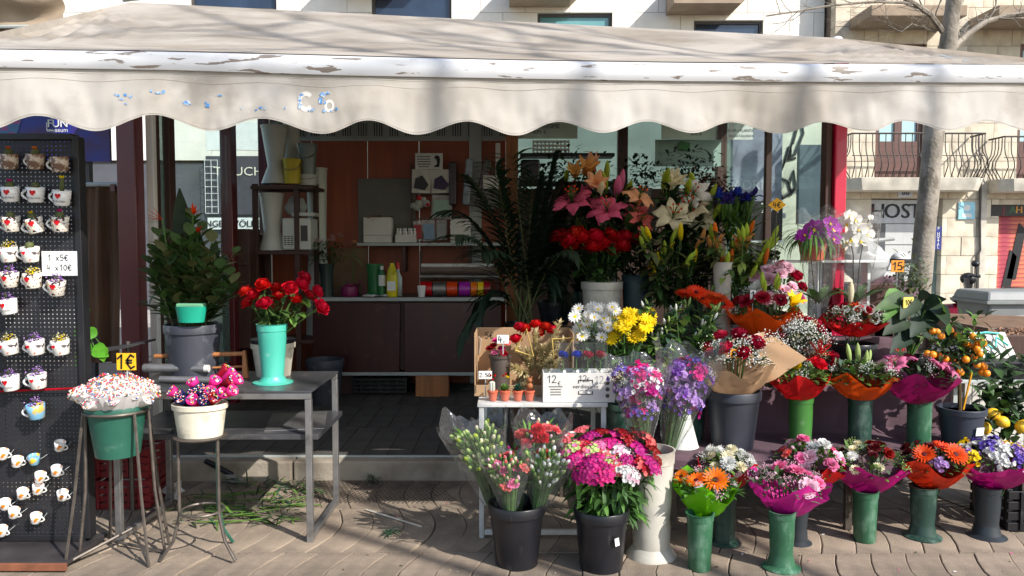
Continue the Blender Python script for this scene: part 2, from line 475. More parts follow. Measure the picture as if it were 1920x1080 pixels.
def head(parent, kind, col, loc, d, size, cent=None, spin=None):
    v = rnd.randrange(3)
    o = obj(HNAME.get(kind, kind), head_mesh(kind, col, cent, v), parent)
    if kind in ('gyp', 'statice', 'dianthus'): o['kind'] = 'stuff'
    return aim(o, loc, d, size, rnd.uniform(0, 6.28) if spin is None else spin)
def leaf(mb, p, d, L, W, mi=0, bend=.25, nu=3, up=Vector((0, 0, 1)), fold=.2, peak=.45):
    p = Vector(p); d = Vector(d).normalized(); sd = d.cross(up)
    sd = sd.normalized() if sd.length > 1e-3 else d.orthogonal().normalized()
    nn = sd.cross(d); vs = []; q = p.copy(); dd = d.copy()
    for i in range(nu + 1):
        u = i / nu; w = W * math.sin(PI * min(1, (u * .97 + .015)) ** (math.log(.5) / math.log(peak))) + W * .03
        vs += [q - sd * w + nn * w * fold, q, q + sd * w + nn * w * fold]
        dd = (dd - nn * bend / nu).normalized(); nn = sd.cross(dd); q = q + dd * L / nu
    k = 3
    mb.add(vs, [(i * k + j, i * k + j + 1, (i + 1) * k + j + 1, (i + 1) * k + j) for i in range(nu) for j in range(2)], mi)
def rdir(zlo=-.3, zhi=1):
    a = rnd.uniform(0, 2 * PI); z = rnd.uniform(zlo, zhi); s = math.sqrt(max(0, 1 - z * z)); return Vector((s * math.cos(a), s * math.sin(a), z))

# ================================================================== THE SETTING
m_pav = mat('paver_concrete', S(146, 130, 112), rough=.9, var=.25, scale=7, bump=.5, bscale=140, rv=.13, det=9, wear=(S(80, 72, 64), 2.3, .46, .7, .8))  # dark blotches: grime that also stands in for branch shadow streaks
m_grout = mat('paver_joint', S(92, 84, 76), rough=.95, var=.25, scale=20)
m_asph = mat('asphalt', S(70, 70, 72), rough=.95, var=.2, scale=30, bump=.3, bscale=200)
m_tile = mat('kiosk_floor_tile', S(76, 72, 67), rough=.8, var=.25, scale=7, bump=.3, bscale=90, rv=.14, det=8, wear=(S(52, 48, 44), 3, .48, .7, .7))
m_kerb = mat('kerb_stone', S(158, 148, 132), rough=.9, var=.3, scale=5, bump=.3, bscale=60, col2=S(120, 108, 94), thr=(.4, .75))
g = MB().add([(-60, -60, -.014), (60, -60, -.014), (60, 60, -.014), (-60, 60, -.014)], [(0, 1, 2, 3)])
ground = struct(g.build('ground', m_grout, smooth=False))
def wave(y): return .085 * math.sin(PI * (y - 3.70) / .64) + .03 * y
pc = 0
for row in range(-2, 3):
    y0 = 3.70 + row * .64; y1 = min(y0 + .64, 4.90)
    if y1 - y0 < .1: continue
    nx = 0; x = -3.3 + (row % 2) * .07
    me = {}
    while x < 3.5:
        w = .168; gap = .004 if nx % 3 else .007
        key = (row, nx % 3)
        if key not in me:
            mb = MB(); n = 6; vs = []
            for i in range(n + 1):
                y = y0 + .005 + (y1 - y0 - .01) * i / n; o = wave(y)
                vs += [(o, y, -.05), (o + w - gap, y, -.05), (o, y, -.002), (o + .004, y, 0), (o + w - gap - .004, y, 0), (o + w - gap, y, -.002)]
            fs = []
            for i in range(n):
                a = i * 6; b = a + 6
                fs += [(a + 2, a + 3, b + 3, b + 2), (a + 3, a + 4, b + 4, b + 3), (a + 4, a + 5, b + 5, b + 4), (a, a + 2, b + 2, b), (a + 5, a + 1, b + 1, b + 5)]
            fs += [(0, 1, 5, 4, 3, 2), (n * 6, n * 6 + 2, n * 6 + 3, n * 6 + 4, n * 6 + 5, n * 6 + 1)]
            me[key] = mb.add(vs, fs).mesh('paver', m_pav, False)
        o = obj('paver', me[key], ground, (x, 0, rnd.uniform(-.0015, .0015))); o.rotation_euler = (rnd.uniform(-.001, .001), rnd.uniform(-.002, .002), 0)
        x += w; nx += 1
# street beyond the promenade
road = struct(MB().add([(-60, 10.2, -.009), (60, 10.2, -.009), (60, 14.2, -.009), (-60, 14.2, -.009)], [(0, 1, 2, 3)]).build('road', m_asph, smooth=False))
fp = struct(MB().box((0, 16.2, -.02), (120, 4.0, .20)).build('far_pavement', mat('far_paving', S(160, 154, 148), rough=.9, scale=3), smooth=False, bevel=.01))
kb = struct(MB().box((0, 10.05, -.0), (120, .3, .03)).build('street_kerb', m_kerb, smooth=False))

# ------------------------------------------------------------------ far buildings
m_lime = mat('limestone', S(236, 230, 218), rough=.9, var=.08, scale=2.5, bump=.15, bscale=30, rv=.05)
m_lime_d = mat('limestone_joint', S(150, 142, 130), rough=.95)
m_sand = mat('sandstone_block', S(208, 196, 174), rough=.95, wear=(S(140, 120, 98), 1.3, .52, .75, .6), var=.18, scale=3, bump=.3, bscale=18, rv=.09)
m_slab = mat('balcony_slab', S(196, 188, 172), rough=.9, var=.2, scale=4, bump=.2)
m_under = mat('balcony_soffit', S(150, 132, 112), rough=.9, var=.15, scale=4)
m_glassd = mat('dark_window_glass', S(40, 52, 70), rough=.06, var=.3, scale=2, spec=.8)
m_glasst = mat('teal_window_glass', S(100, 150, 150), rough=.06, var=.15, scale=1.2, spec=.8)
m_frame = mat('window_frame_grey', S(70, 66, 64), rough=.5)
m_brownp = mat('brown_door_paint', S(96, 66, 58), rough=.5, var=.15)
m_iron = mat('balcony_iron', S(58, 52, 46), rough=.6, var=.2)
def cut(rect, holes):
    out = [rect]
    for h in holes:
        nxt = []
        for (a, b, c, d) in out:
            if h[0] >= b or h[1] <= a or h[2] >= d or h[3] <= c: nxt.append((a, b, c, d)); continue
            if a < h[0]: nxt.append((a, h[0], c, d))
            if b > h[1]: nxt.append((h[1], b, c, d))
            a2, b2 = max(a, h[0]), min(b, h[1])
            if c < h[2]: nxt.append((a2, b2, c, h[2]))
            if d > h[3]: nxt.append((a2, b2, h[3], d))
        out = nxt
    return out
BX = {}
def boxmesh(sz, m):
    k = (round(sz[0], 3), round(sz[1], 3), round(sz[2], 3), m.name)
    if k not in BX: BX[k] = MB().box((0, 0, 0), k[:3]).mesh('block', m, False)
    return BX[k]
def blocks(parent, name, x0, x1, z0, z1, Y, bw, bh, dep, m, holes, bond=.5, jit=.004, gap=.008):
    r = 0; z = z0
    while z < z1 - .01:
        zt = min(z + bh, z1); x = x0 - (bw * bond if r % 2 else 0)
        while x < x1 - .01:
            a, b = max(x, x0), min(x + bw, x1)
            if b - a > .03:
                for (p, q, c, d) in cut((a, b, z, zt), holes):
                    if q - p > .04 and d - c > .04:
                        obj(name, boxmesh((q - p - gap, dep, d - c - gap), m), parent, ((p + q) / 2, Y + dep / 2 + rnd.uniform(-jit, jit), (c + d) / 2))
            x += bw
        z = zt; r += 1
def hole(x0, y0, x1, y1, Y):
    a = at(x0, y1, Y); b = at(x1, y0, Y); return (a.x, b.x, a.z, b.z)
def window(parent, h, Y, glass, frame, mull=(), rail=(), fw=.06, nm='window'):
    a, b, c, d = h; mb = MB(); y = Y + .12
    for s in ((a, a + fw), (b - fw, b)): mb.box(((s[0] + s[1]) / 2, y, (c + d) / 2), (s[1] - s[0], .06, d - c))
    for s in ((c, c + fw), (d - fw, d)): mb.box(((a + b) / 2, y, (s[0] + s[1]) / 2), (b - a - 2 * fw, .058, s[1] - s[0]))
    for t in mull: mb.box((a + (b - a) * t, y - .004, (c + d) / 2), (fw * 1.4, .064, d - c - 2 * fw))
    for t in rail: mb.box(((a + b) / 2, y - .002, c + (d - c) * t), (b - a - 2 * fw, .06, fw))
    w = mb.build(nm, frame, parent, smooth=False)
    MB().box(((a + b) / 2, Y + .135, (c + d) / 2), (b - a - 2 * fw + .01, .01, d - c - 2 * fw + .01)).build('pane', glass, w, smooth=False)
    return w
YB = 17.0
bld = thing('apartment_building', 'pale limestone panel building across the street, seen above the awning', 'building')
wins = [(hole(356, -120, 516, 18, YB), m_glassd), (hole(697, -60, 846, 70, YB), m_glassd), (hole(1008, 24, 1148, 130, YB), m_glasst), (hole(1300, 38, 1431, 150, YB), m_glassd)]
shop = (-14.2, -4.9, .08, 3.35)
lobby = (-4.2, 5.6, .08, 4.7)
holes = [w[0] for w in wins] + [shop, lobby]
blocks(bld, 'stone_panel', -17, 6.75, 5.4, 8.2, YB, .96, .56, .2, m_lime, holes)
blocks(bld, 'stone_panel', -17, 6.75, .08, 5.4, YB, 1.9, 1.07, .2, m_lime, holes)
blocks(bld, 'stone_panel', -17, 6.75, 8.2, 12, YB, 2.9, 1.9, .2, m_lime, [])
MB().box((-5.1, YB + .35, 6), (23.9, .28, 12)).build('wall', m_lime_d, bld, smooth=False)
for h, gm in wins: window(bld, h, YB, gm, m_frame)
for x0, x1, yb in ((955, 1115, 20), (1250, 1418, 35), (640, 790, -8)):
    a = at(x0, yb, YB - .1); b = at(x1, yb, YB - .1)
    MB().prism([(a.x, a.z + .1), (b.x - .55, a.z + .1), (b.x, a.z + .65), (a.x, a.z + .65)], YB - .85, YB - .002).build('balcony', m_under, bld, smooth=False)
# shopfront at street level
sf = thing('street_shop', 'dark glazed shop front with TOUCH sign across the street', 'shop', (0, YB, 0))
m_shopd = mat('shop_front_dark', S(84, 84, 88), rough=.35, var=.2, scale=2)
m_wht = mat('plain_white', S(225, 226, 222), rough=.5, var=.05)
m_ink = mat('black_ink', S(22, 22, 24), rough=.6, var=.1)
m_cream_ink = mat('cream_letter', S(225, 215, 195), rough=.6)
MB().box((-9.5, .12, 1.7), (9.2, .1, 3.2)).build('glazing', m_shopd, sf, smooth=False)
MB().box((-4.9 + 5.6, .12, 2.4), (9.7, .1, 4.6)).build('shutter', mat('lobby_grey', S(98, 110, 102), rough=.5, var=.2, scale=1.2), sf, smooth=False)
def sgn(parent, s, px, py, Y, h_px, m, **k):
    p = at(px, py, Y) - parent.location
    return text(parent, s, h_px * mpp(Y) * 1.42, (p.x, p.y, p.z), m, **k)
a = at(384, 292, YB - .06); b = at(500, 402, YB - .06)
MB().box(((a.x + b.x) / 2, .02, (a.z + b.z) / 2), (b.x - a.x, .06, a.z - b.z)).build('sign_panel', mat('touch_sign', S(74, 72, 78), rough=.4), sf, smooth=False)
sgn(sf, 'TOUCH', 447, 322, YB - .03, 16, m_cream_ink, wide=1.15)
a = at(388, 408, YB - .06); b = at(560, 430, YB - .06)
MB().box(((a.x + b.x) / 2, .0, (a.z + b.z) / 2), (b.x - a.x, .05, a.z - b.z)).build('name_strip', m_wht, sf, smooth=False)
sgn(sf, 'ENGEL&VÖLKERS', 442, 420, YB - .045, 12, m_ink, wide=1.0, bold=.015)
a = at(384, 300, YB - .06); b = at(410, 400, YB - .06)
mb = MB()
for i in range(9):
    z = b.z + (a.z - b.z) * i / 8; mb.box(((a.x + b.x) / 2, -.06, z), (b.x - a.x, .008, .01))
for t in (0, .5, 1): mb.box((a.x + (b.x - a.x) * t, -.075, (a.z + b.z) / 2), (.01, .008, a.z - b.z))
mb.build('wire_grille', m_wht, sf, smooth=False)
a = at(384, 228, YB - .06); b = at(487, 281, YB - .06)
MB().box(((a.x + b.x) / 2, .02, (a.z + b.z) / 2), (b.x - a.x, .05, a.z - b.z)).build('fascia_panel', m_wht, sf, smooth=False)
# dark stone base left
MB().box((-12.0, -.03, .45), (3.4, .1, .9)).build('plinth', mat('dark_plinth', S(96, 84, 84), rough=.7, scale=3), sf, smooth=False)

YR = 16.5
bld2 = thing('hostal_building', 'old sandstone hostal building with curved iron balconies beside the tree', 'building')
dr1 = hole(1640, 82, 1738, 334, YR); dr2 = hole(1905, 82, 2003, 334, YR)
ent = hole(1628, 372, 1768, 616, YR); shu = hole(1866, 405, 2010, 612, YR); sgb = hole(1858, 384, 2010, 405, YR)
holes2 = [dr1, dr2, ent, shu, sgb]
blocks(bld2, 'stone_block', 6.78, 13.5, .08, 6.9, YR, .62, .40, .25, m_sand, holes2, jit=.008)
blocks(bld2, 'stone_block', 6.78, 13.5, 6.9, 12.0, YR, 1.4, .8, .25, m_sand, [], jit=.008)
MB().box((10.3, YR + .5, 6), (7.0, .4, 12)).build('wall', mat('old_mortar', S(128, 112, 96), rough=.95), bld2, smooth=False)
for d in (dr1, dr2): window(bld2, d, YR, mat('pale_door_glass', S(170, 205, 208), rough=.08, var=.12, scale=1), m_brownp, mull=(.5,), rail=(.06, .1, .14, .18, .22, .26), fw=.11, nm='balcony_door')
bar = None
def balcony(x0, x1, ytop, ybot, zrail_y):
    a = at(x0, ybot, YR - .3); b = at(x1, ybot, YR - .3); zt = at(x0, ytop, YR - .7).z; w = b.x - a.x; cx = (a.x + b.x) / 2
    o = MB()
    poly = [(-w / 2, 0), (-w / 2, -.42), (-w / 2 + .22, -.62), (w / 2 - .22, -.62), (w / 2, -.42), (w / 2, 0)]
    o.add([(x, y, 0) for x, y in poly] + [(x * .985, y * .97, -.09) for x, y in poly] + [(x * .95, y * .9, -.26) for x, y in poly],
          [tuple(range(5, -1, -1)), tuple(range(12, 18))] + [(k * 6 + i, k * 6 + (i + 1) % 6, (k + 1) * 6 + (i + 1) % 6, (k + 1) * 6 + i) for k in range(2) for i in range(6)])
    s = o.build('balcony_slab', m_slab, bld2, smooth=False, bevel=.012); s.location = (cx, YR - .003, zt)
    H = at(x0, zrail_y, YR - .62).z - zt
    n = int(w / .135); global bar
    prof = [(0, -.0), (-.06, .12), (-.13, .26), (-.11, .42), (-.02, .6), (0, .75), (0, 1)]
    bm = MB().tube([(0, y, z * H) for y, z in prof], .011, 5).mesh('bar', m_iron)
    for i in range(n + 1):
        q = obj('bar', bm, s, (-w / 2 + .06 + (w - .12) * i / n, -.54, 0)); q.rotation_euler = (0, 0, rnd.uniform(-.05, .05))
    for sd in (-1, 1):
        for i in range(4):
            q = obj('bar', bm, s, (sd * (w / 2 - .06), -.12 - .11 * i, 0)); q.rotation_euler = (0, 0, sd * PI / 2)
    MB().tube([(-w / 2 + .05, -.02, H), (-w / 2 + .05, -.54, H), (w / 2 - .05, -.54, H), (w / 2 - .05, -.02, H)], .02, 6).build('handrail', m_iron, s)
    MB().tube([(-w / 2 + .05, -.54, H * .5), (w / 2 - .05, -.54, H * .5)], .008, 5).build('rail', m_iron, s)
balcony(1582, 1836, 332, 350, 249)
balcony(1862, 2110, 334, 352, 255)
for x0, x1 in ((1608, 1782), (1838, 2060)):          # undersides of the balconies one floor up
    a = at(x0, 36, YR - .4); b = at(x1, 36, YR - .4)
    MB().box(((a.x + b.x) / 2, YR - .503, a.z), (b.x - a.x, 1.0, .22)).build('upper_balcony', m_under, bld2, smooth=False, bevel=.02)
# hostal entrance
a = ent
MB().box(((a[0] + a[1]) / 2, YR + .28, (a[2] + a[3]) / 2), (a[1] - a[0], .04, a[3] - a[2])).build('entrance_recess', mat('entrance_stone', S(170, 162, 150), rough=.8, scale=3), bld2, smooth=False)
p = at(1690, 397, YR + .2)
MB().box((p.x, p.y, p.z), (1.42, .05, .5)).build('name_board', mat('hostal_board', S(176, 178, 180), rough=.4), bld2, smooth=False)
for ch, px_ in zip('HOSTAL', (1646, 1673, 1698, 1716, 1738, 1758)): sgn(bld2, ch, px_, 397, YR + .168, 27, m_ink, bold=.02)
p = at(1697, 361, YR); q = MB().box((p.x, YR - .01, p.z), (.3, .02, .2)).build('house_number', mat('number_plate', S(205, 212, 225), rough=.4), bld2, smooth=False)
text(q, '86', .17, (p.x, YR - .024, p.z), mat('number_blue', S(30, 40, 90)), bold=.02)
mdoor = mat('entrance_door', S(188, 188, 184), rough=.4, var=.08)
for x0, x1, m in ((1642, 1656, m_shopd), (1658, 1690, mdoor), (1692, 1722, mdoor), (1724, 1752, mat('entrance_glass', S(120, 140, 132), rough=.1))):
    A = at(x0, 420, YR + .2); B = at(x1, 612, YR + .2)
    d = MB().box(((A.x + B.x) / 2, YR + .2, (A.z + B.z) / 2), (B.x - A.x - .02, .05, A.z - B.z)).build('door_panel', m, bld2, smooth=False, bevel=.008)
    if m is mdoor:
        for zz in (.3, .55, .8): MB().box(((A.x + B.x) / 2, YR + .172, B.z + (A.z - B.z) * zz), (B.x - A.x - .04, .01, .012)).build('panel_line', m_frame, d, smooth=False)
A = at(1755, 425, YR - .1); B = at(1766, 468, YR - .1)
q = MB().box(((A.x + B.x) / 2, YR - .02, (A.z + B.z) / 2), (B.x - A.x, .1, A.z - B.z)).build('blade_sign', mat('hostal_blue', S(40, 48, 120), rough=.4), bld2, smooth=False)
for i, ch in enumerate('P HOSTAL'): text(q, ch, .085, ((A.x + B.x) / 2, YR - .076, A.z - .035 - i * .057), m_wht)
A = at(1796, 379, YR); B = at(1826, 411, YR)
q = MB().box(((A.x + B.x) / 2, YR - .02, (A.z + B.z) / 2), (B.x - A.x, .03, A.z - B.z)).build('wall_sign', mat('lightblue_sign', S(150, 205, 222), rough=.4), bld2, smooth=False, bevel=.006)
MB().lathe([(0, 0), (.07, 0), (.07, .006), (0, .006)], 14, 0, Matrix.Translation(((A.x + B.x) / 2, YR - .036, (A.z + B.z) / 2 + .06)) @ Matrix.Rotation(PI / 2, 4, 'X')).build('emblem', m_wht, q)
MB().box(((A.x + B.x) / 2, YR - .038, (A.z + B.z) / 2 - .1), (.2, .006, .08)).build('emblem', m_wht, q, smooth=False)
# painted roller shutter
msh = mat('graffiti_shutter', S(168, 62, 78), rough=.6, scale=1.1, col2=S(206, 120, 84), thr=(.46, .52), det=1, stretch=(1.4, 1, .8))
x0, x1, z0, z1 = shu; z = z0
sl = MB().box((0, 0, 0), (x1 - x0 - .04, .03, .088)).mesh('slat', msh, False)
while z < z1 - .05:
    obj('shutter_slat', sl, bld2, ((x0 + x1) / 2, YR + .2 + rnd.uniform(-.002, .002), z + .045)); z += .095
for bx, bz, bh in ((1888, 520, 1.1), (1905, 470, .6)):
    A = at(bx, bz, YR + .17); MB().prism([(-.18, -.6), (.02, -.62), (.2, .45), (.05, .6)], -.006, .0).build('graffiti', m_ink, bld2, smooth=False, loc=(A.x, YR + .178, A.z))
x0, x1, z0, z1 = sgb
MB().box(((x0 + x1) / 2, YR + .1, (z0 + z1) / 2), (x1 - x0, .1, z1 - z0)).build('shop_sign', mat('dark_shop_sign', S(50, 46, 44)), bld2, smooth=False)
for ch, px_, c in (('J', 1882, S(120, 40, 40)), ('A', 1899, S(60, 100, 66)), ('H', 1911, S(205, 140, 50))):
    sgn(bld2, ch, px_, 394, YR + .045, 13, mat('sign_letter_' + ch, c), bold=.03)
MB().box((at(1842, 400, YR).x, YR - .02, 1.5), (.12, .08, 2.9)).build('pilaster', m_slab, bld2, smooth=False)
MB().tube([at(1837, 340, YR - .06), at(1838, 470, YR - .06), at(1832, 480, YR - .06), at(1832, 590, YR - .06)], .02, 6).build('drain_pipe', m_frame, bld2)

# ------------------------------------------------------------------ trees
m_bark = mat('plane_bark', S(158, 148, 134), rough=.9, var=.25, scale=5, bump=.9, bscale=30, col2=S(112, 104, 92), thr=(.35, .7), wear=(S(92, 84, 70), 7, .52, .6, .7, (1, 1, .5)))
def twigs(mb, p, d, L, r, depth, rg):
    p = Vector(p); d = Vector(d).normalized(); pts = [p]; rs = [r]; n = 5
    for i in range(n):
        d = (d + Vector((rg.uniform(-.28, .28), rg.uniform(-.28, .28), rg.uniform(-.14, .24)))).normalized()
        p = p + d * L / n; pts.append(p); rs.append(r * (1 - .55 * (i + 1) / n))
        if depth > 0 and i > 0:
            for k in range(rg.choice((1, 1, 2))):
                nd = (d + rdir(-.4, .8) * .9).normalized(); twigs(mb, p, nd, L * rg.uniform(.45, .7), rs[-1] * .6, depth - 1, rg)
    mb.tube(pts, rs, 6 if r > .03 else 4)
rg = random.Random(5)
tr = thing('street_tree', 'bare pale-barked street tree standing in front of the hostal', 'tree', (*gnd(1716, 738).xy, 0))
YT = tr.location.y; o = tr.location
pts = [at(x, y, YT) - o for x, y in ((1716, 738), (1720, 600), (1724, 540), (1734, 430), (1744, 330), (1753, 240), (1766, 160), (1778, 80), (1786, 20), (1793, -60))]
fine = []; fr_ = []; rr_ = [.135, .115, .108, .1, .095, .092, .088, .08, .072, .06]
for i in range(len(pts) - 1):
    for j in range(6):
        t_ = j / 6; fine.append(pts[i].lerp(pts[i + 1], t_) + Vector((noise.noise(Vector((i + t_, 3, 1))) * .012, 0, 0))); fr_.append((rr_[i] + (rr_[i + 1] - rr_[i]) * t_) * (1 + .07 * noise.noise(Vector((i * 2.3 + t_ * 4, 0, 0)))))
MB().tube(fine, fr_, 16).build('trunk', m_bark, tr)
mb = MB()
def limb(pp, r, rg, dep=2):
    q = [at(x, y, YT + dy) - o for x, y, dy in pp]
    mb.tube(q, [r * (1 - .6 * i / len(q)) for i in range(len(q))], 6)
    for i in range(1, len(q)):
        for k in range(3):
            t = rg.random(); b = q[i - 1].lerp(q[i], t); d = (q[i] - q[i - 1]).normalized()
            twigs(mb, b, d + rdir(-.5, .9) * .9, rg.uniform(.2, .5), r * .3, 1, rg)
limb([(1768, 60, 0), (1745, 28, -.1), (1712, 4, -.2), (1660, -20, -.3)], .03, rg)
limb([(1712, 6, -.2), (1640, 3, -.3), (1560, 10, -.4), (1490, 22, -.5), (1436, 30, -.55)], .014, rg)
limb([(1780, 96, 0), (1812, 66, .1), (1848, 40, .2), (1890, 28, .3), (1945, 26, .4)], .035, rg)
limb([(1786, 30, 0), (1812, -20, .2), (1840, -60, .3)], .04, rg)
limb([(1755, 60, 0), (1710, 45, -.1), (1690, 60, -.1), (1665, 48, -.1)], .01, rg)
mb.build('crown', m_bark, tr)
t2 = thing('street_tree', 'bare promenade tree facing the flower stall', 'tree', (6.7, -2.3, 0)); rg = random.Random(3)
MB().tube([(0, 0, 0), (.05, .02, 1.5), (.0, .1, 3), (-.05, .15, 4.4)], [.24, .19, .17, .15], 12).build('trunk', m_bark, t2)
mb = MB(); t0 = Vector((-.04, .14, 4.3))
for i, (px_, r_) in enumerate(((826, .042), (1106, .036), (1560, .05), (1835, .04))):   # upright limbs: their soft shadows cross the awning
    q = at(px_, 190, 3.4) + sdir * 9.5 - t2.location
    mb.tube([t0, t0.lerp(q, .45) + Vector((0, 0, -.3)), q + Vector((0, 0, -1.1)), q, q + Vector((rg.uniform(-.3, .1), .2, 1.6)), q + Vector((rg.uniform(-.8, .2), .4, 3.2))], [.1, r_ * 1.1, r_, r_ * .9, r_ * .7, r_ * .3], 8)
    for k in range(4): twigs(mb, q + Vector((0, 0, rg.uniform(.2, 2.4))), rdir(-.1, .7), rg.uniform(1.0, 2.0), .025, 1, rg)
mb.build('crown', m_bark, t2)

# ------------------------------------------------------------------ kiosk
XL, XR, YF, YK, ZF = -2.45, 2.07, 5.0, 7.7, .12
m_wine = mat('dark_red_paint', S(92, 16, 26), rough=.35, var=.12, coat=.2)
m_wine_sunlit = mat('dark_red_paint_sunlit', S(190, 14, 60), rough=.3, var=.06, coat=.3)  # same dark red post paint, with sunlight put into the colour
m_alu = mat('grey_aluminium', S(170, 176, 172), rough=.5, metal=.1, var=.1)
m_wood = mat('red_brown_panel', S(148, 72, 40), rough=.5, var=.16, scale=3, stretch=(6, 6, .5))
m_tan = mat('tan_wood_trim', S(168, 108, 62), rough=.5, var=.2, scale=4, stretch=(8, 8, .6))
m_dkw = mat('dark_brown_wood', S(72, 46, 38), rough=.55, var=.2, scale=4, stretch=(8, 8, .6))
m_glass = clear_mat('kiosk_glass', (.86, .93, .91), gloss=.03, rough=.02)
m_film = clear_mat('frosted_film', (.62, .72, .68), gloss=.02, rough=.2, milky=.45, milk=S(120, 140, 130), bump=.6, bscale=14)
m_roof = mat('roof_sheet', S(150, 146, 138), rough=.8)
kf = struct(MB().box(((XL + XR) / 2, (4.98 + 7.9) / 2, .045), (XR - XL + .5, 7.9 - 4.98, .15 - .006)).build('kiosk_floor', m_grout, smooth=False))
tm = MB().box((0, 0, 0), (.158, .78, .02)).mesh('floor_tile', m_tile, False)
for r in range(4):
    for c in range(29):
        obj('floor_tile', tm, kf, (-2.56 + c * .165 + (r % 2) * .05, 5.38 + r * .79, .113 + rnd.uniform(-.002, .002)))
x = -2.75
for i, w in enumerate((1.35, 1.25, 1.3, 1.2)):
    plank('kerb_stone', (w - .01, .12, .165), m_kerb, kf, (x + w / 2, 4.92 + rnd.uniform(-.004, .004), .042), bevel=.012); x += w
plank('metal_edge', (5.0, .02, .012), m_alu, kf, (-.25, 4.972, .128), bevel=.002)
kk = thing('flower_kiosk', 'dark red framed flower kiosk with open front under the awning', 'kiosk')
def post(x, y, w, d, m, z0=ZF, z1=2.75, nm='post'): return plank(nm, (w, d, z1 - z0), m, kk, (x, y, (z0 + z1) / 2), bevel=.006)
post(XL, YF, .12, .12, m_wine); post(XR + .02, YF, .075, .11, m_wine_sunlit); post(XR - .045, YF + .02, .04, .09, m_dkw, nm='door_frame')
post(XL + .09, YF + .1, .05, .05, m_wht, nm='white_strip')
for yy in (5.28, 5.52): post(XL + .02, yy, .05, .1, m_dkw, nm='sliding_frame')
post(XL, 6.73, .1, .13, m_wine); post(XL, 7.72, .1, .1, m_wine)
post(XR, 7.72, .1, .1, m_dkw); post(XR - .98, 7.7, .1, .08, m_dkw, nm='mullion'); post(.0, 7.6, .12, .12, m_tan, nm='corner_trim')
def sidepane(x, y0, y1, z0, z1, m, nm='glass_pane'): return MB().box((x, (y0 + y1) / 2, (z0 + z1) / 2), (.008, y1 - y0, z1 - z0)).build(nm, m, kk, smooth=False)
sidepane(XL + .005, 5.57, 6.66, 1.42, 2.74, m_glass); sidepane(XL + .005, 5.57, 6.66, .5, 1.41, m_film)
sidepane(XL + .005, 6.8, 7.66, 1.62, 2.74, m_glass); sidepane(XL + .005, 5.33, 5.47, .3, 2.74, m_film)
sidepane(XL, 6.8, 7.66, .14, 1.6, m_dkw, 'side_panel'); sidepane(XL, 5.57, 6.66, .14, .49, m_dkw, 'side_panel')
sidepane(XR, 5.07, 7.66, 1.02, 2.74, m_glass); sidepane(XR, 5.07, 7.66, .14, 1.0, m_dkw, 'side_panel')
post(XR, 6.3, .05, .06, m_dkw, nm='mullion')
def backp(x0, x1, z0, z1, m, nm, y=7.72, t=.02): return MB().box(((x0 + x1) / 2, y, (z0 + z1) / 2), (x1 - x0, t, z1 - z0)).build(nm, m, kk, smooth=False)
xs = [XL + .06, -1.98, -1.43, -.92, -.42, -.06]
for a, b in zip(xs, xs[1:]): backp(a + .003, b - .003, ZF, 2.53, m_wood, 'back_board', t=.022)
backp(XL + .06, -.06, 2.53, 2.75, m_alu, 'vent_rail', 7.725)
mv = MB().box((0, 0, 0), (.1, .012, .15))
for i in range(4): mv.box((-.036 + i * .024, -.008, 0), (.009, .006, .13), 1)
vm = mv.mesh('vent_grille', [m_alu, m_ink], False)
for i in range(15): obj('vent_grille', vm, kk, (XL + .2 + i * .155, 7.705, 2.64))
post(-.36, 7.70, .12, .05, m_alu, nm='aluminium_upright')
backp(.06, XR - 1.03, 2.08, 2.74, m_glass, 'glass_pane', t=.008); backp(XR - .93, XR - .05, 2.08, 2.74, m_glass, 'glass_pane', t=.008)
backp(.06, XR - .05, .14, 2.06, m_dkw, 'back_panel')
MB().box(((XL + XR) / 2, 6.6, 2.81), (XR - XL + .1, 2.3, .09)).build('roof', m_roof, kk, smooth=False)

# ================================================================== AWNING
def interp(x, T):
    if x <= T[0][0]: return T[0][1] + (x - T[0][0]) * (T[1][1] - T[0][1]) / (T[1][0] - T[0][0])
    for (a, b), (c, d) in zip(T, T[1:]):
        if x <= c: return b + (d - b) * (x - a) / (c - a)
    (a, b), (c, d) = T[-2:]; return d + (x - c) * (d - b) / (c - a)
FT = [(0, 92), (320, 96), (640, 104), (960, 112), (1280, 117), (1920, 121)]
FB = [(0, 126), (320, 131), (640, 141), (960, 147), (1280, 152), (1920, 155)]
KN = [(-130, 222), (-30, 244), (75, 218), (182, 246), (290, 216), (395, 244), (490, 222), (608, 251), (692, 227), (782, 253), (876, 228), (966, 253),
      (1046, 228), (1132, 250), (1212, 228), (1298, 250), (1374, 228), (1466, 250), (1544, 229), (1632, 247), (1688, 228), (1776, 246), (1850, 228), (1940, 248), (2040, 230)]
def YE(x): return 3.30 + .25 * x / 1920
def hemy(x):
    for (a, b), (c, d) in zip(KN, KN[1:]):
        if x <= c:
            t = (x - a) / (c - a); s = (1 - math.cos(PI * t)) / 2; return b + (d - b) * s
    return KN[-1][1]
m_can = mat('awning_canvas', S(208, 197, 182), rough=.9, wear=(S(134, 120, 104), 2.2, .5, .8, .6, (1, 2.5, 2.5)), scale=1.9, col2=S(164, 150, 132), thr=(.38, .75), bump=.2, bscale=16, trans=.38, det=7, stretch=(1, 1.6, 1.6))
m_val = mat('valance_canvas', S(214, 207, 196), rough=.85, wear=(S(138, 124, 106), 3.6, .5, .8, .6), scale=1.6, col2=S(180, 170, 155), thr=(.42, .72), bump=.1, bscale=12, trans=.28, det=8, stretch=(1, 1, 1.4))
